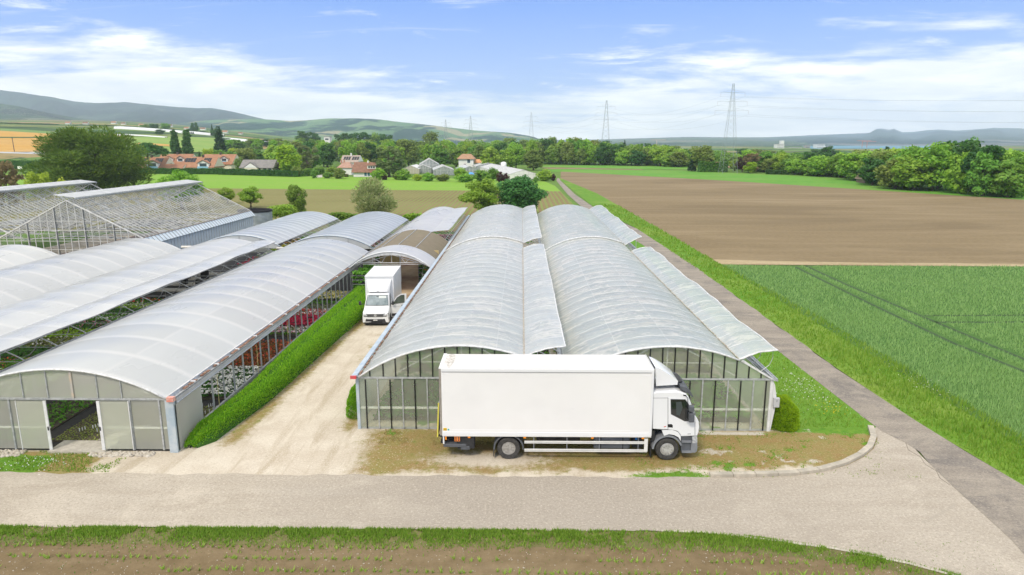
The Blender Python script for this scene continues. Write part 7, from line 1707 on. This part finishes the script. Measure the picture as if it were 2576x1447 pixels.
# ================================================================ LAKE AND HILLS
setp(mesh_obj('lake',[(X(2040,1380),1380,.25),(X(2400,1380),1380,.25),(X(2400,2400),2400,.25),(X(2010,2400),2400,.25)],[(0,1,2,3)],mat('lake_water',(.08,.22,.29),rough=.5,spec=.15)),kind='structure')
def hillmat(name,a,b,c_,wood,sc_=.004,wl=.5,towns=None):
    m=bpy.data.materials.new(name); m.use_nodes=True; n=NT(m.node_tree); p=n.pos()
    v=n.new('ShaderNodeTexVoronoi'); n.l.new(n.map(p,(1,.42,1.2),(0,0,R(6))),v.inputs['Vector']); v.inputs['Scale'].default_value=sc_; r=n.sep(v.outputs['Color'])[0]
    c=n.mix(r,a,b); c=n.mix(n.mr(r,.82,.84),c,c_)
    c=n.mix(n.mr(n.noise(n.map(p,(1,.36,1.6)),sc_*.6,6,.65,.3),wl,wl+.035),c,wood)
    c=n.mix(n.mr(n.noise(p,sc_*22,4,.7),.40,.62,0,.5),c,tuple(q*.45 for q in wood))
    if towns:
        t=n.math('MULTIPLY',n.mr(n.noise(n.map(p,(1,1,1)),sc_*30,2,.7),.62,.66),n.mr(n.noise(p,sc_*.8,3,.6),.5,.6)); c=n.mix(n.math('MULTIPLY',t,towns),c,(.62,.58,.54))
    b_=n.new('ShaderNodeBsdfPrincipled'); n.l.new(c,b_.inputs[0]); b_.inputs['Roughness'].default_value=.95; b_.inputs['Specular IOR Level'].default_value=.05
    o=n.new('ShaderNodeOutputMaterial'); n.l.new(b_.outputs[0],o.inputs[0]); return m
def hill(name,pts,d0,d1,mat_,foot=0.,seed=1,rough_=.03,base=372):
    """pts: skyline (photo px, py); d0 foot distance, d1 ridge distance"""
    xs=[a for a,b in pts]; ys=[b for a,b in pts]; nu=150; nv=26
    def P(u,v_):
        px=xs[0]+(xs[-1]-xs[0])*u; top=float(np.interp(px,xs,ys)); d=d0+(d1-d0)*min(v_,1.)
        if v_>1: d=d1+(v_-1)*(d1-d0)*.6
        r_=ray(px,400); k=r_[0]/r_[1]; x=k*d
        zr=13.5+(357-top)/F*d1*math.hypot(1,0); zr=at(px,top,d1)[2]
        zb=hgt(k*d0,d0)-2+foot
        s=v_ if v_<=1 else max(0,1-(v_-1)*1.6)
        nz=float(fbm(np.array([px*.012+seed]),np.array([v_*2.2+seed]),1.,seed)[0])-.5
        n2=float(fbm(np.array([px*.09+seed]),np.array([v_*9+seed]),1.,seed+3)[0])-.5
        z=zb+(zr-zb)*(s**1.25)*(1+nz*.9*math.sin(PI*min(1,s))) + (zr-zb)*rough_*n2
        return (x,d,z)
    o=MB().sheet(lambda u,v_:P(u,v_*1.25),nu,nv).build(name,mat_,None,True); return setp(o,kind='structure')
JW=(.012,.026,.030)  # bluish forest tone: some of the distance haze is put into the colour
hill('hills',[(-250,205),(0,222),(60,229),(130,241),(200,252),(260,258),(330,255),(400,263),(450,267),(510,271),(545,270),(600,281),(640,291),(700,305),(800,345)],3300,5600,hillmat('jura_forest',(.03,.06,.05),(.045,.08,.06),(.09,.12,.09),JW,.0045,.44,.4),seed=2,rough_=.012)
hill('hills',[(-250,245),(0,256),(60,265),(130,282),(200,296),(280,306),(400,312),(520,318),(600,330),(700,350)],2300,3300,hillmat('foothill',(.04,.08,.05),(.07,.12,.06),(.16,.18,.12),(.010,.026,.026),.006,.44,1.),seed=5,rough_=.015)
hill('hills',[(380,322),(470,307),(560,300),(650,298),(740,303),(770,302),(830,297),(900,297),(960,300),(1040,309),(1120,319),(1200,328),(1280,333),(1330,341),(1345,345),(1362,353),(1400,364)],2000,3600,hillmat('green_hill',(.10,.21,.09),(.18,.29,.13),(.36,.34,.20),(.014,.055,.045),.0062,.49,.8),seed=8,rough_=.015)
hill('hills',[(1250,362),(1340,352),(1500,351),(1560,349),(1640,347),(1727,344),(1826,345),(1900,345),(2000,347),(2150,352),(2300,362)],1900,6800,hillmat('lake_shore_hills',(.06,.11,.07),(.10,.15,.10),(.2,.2,.15),(.03,.06,.05),.0016,.5,1.2),seed=11,rough_=.03)
hill('mountains',[(1800,352),(1868,347),(1950,344),(2033,340),(2116,337),(2180,334),(2190,327),(2199,322),(2215,323),(2228,326),(2240,323),(2250,328),(2262,333),(2290,332),(2322,327),(2350,325),(2400,328),(2450,324),(2490,321),(2540,322),(2600,326),(2900,318)],2200,9000,hillmat('blue_mountains',(.05,.09,.09),(.07,.11,.11),(.22,.23,.24),(.03,.06,.07),.0010,.5,.3),seed=14,rough_=.02)
# ================================================================ AIR
mb=MB().box(-9000,9000,-60,9600,-900,480); hz=mb.build('haze',None); setp(hz,kind='stuff')
m=bpy.data.materials.new('haze_air'); m.use_nodes=True; n=NT(m.node_tree)
pv=n.new('ShaderNodeVolumePrincipled'); pv.inputs['Color'].default_value=(.74,.88,1.,1); pv.inputs['Density'].default_value=.00012; pv.inputs['Anisotropy'].default_value=.1
o=n.new('ShaderNodeOutputMaterial'); n.l.new(pv.outputs[0],o.inputs['Volume']); hz.data.materials.append(m)
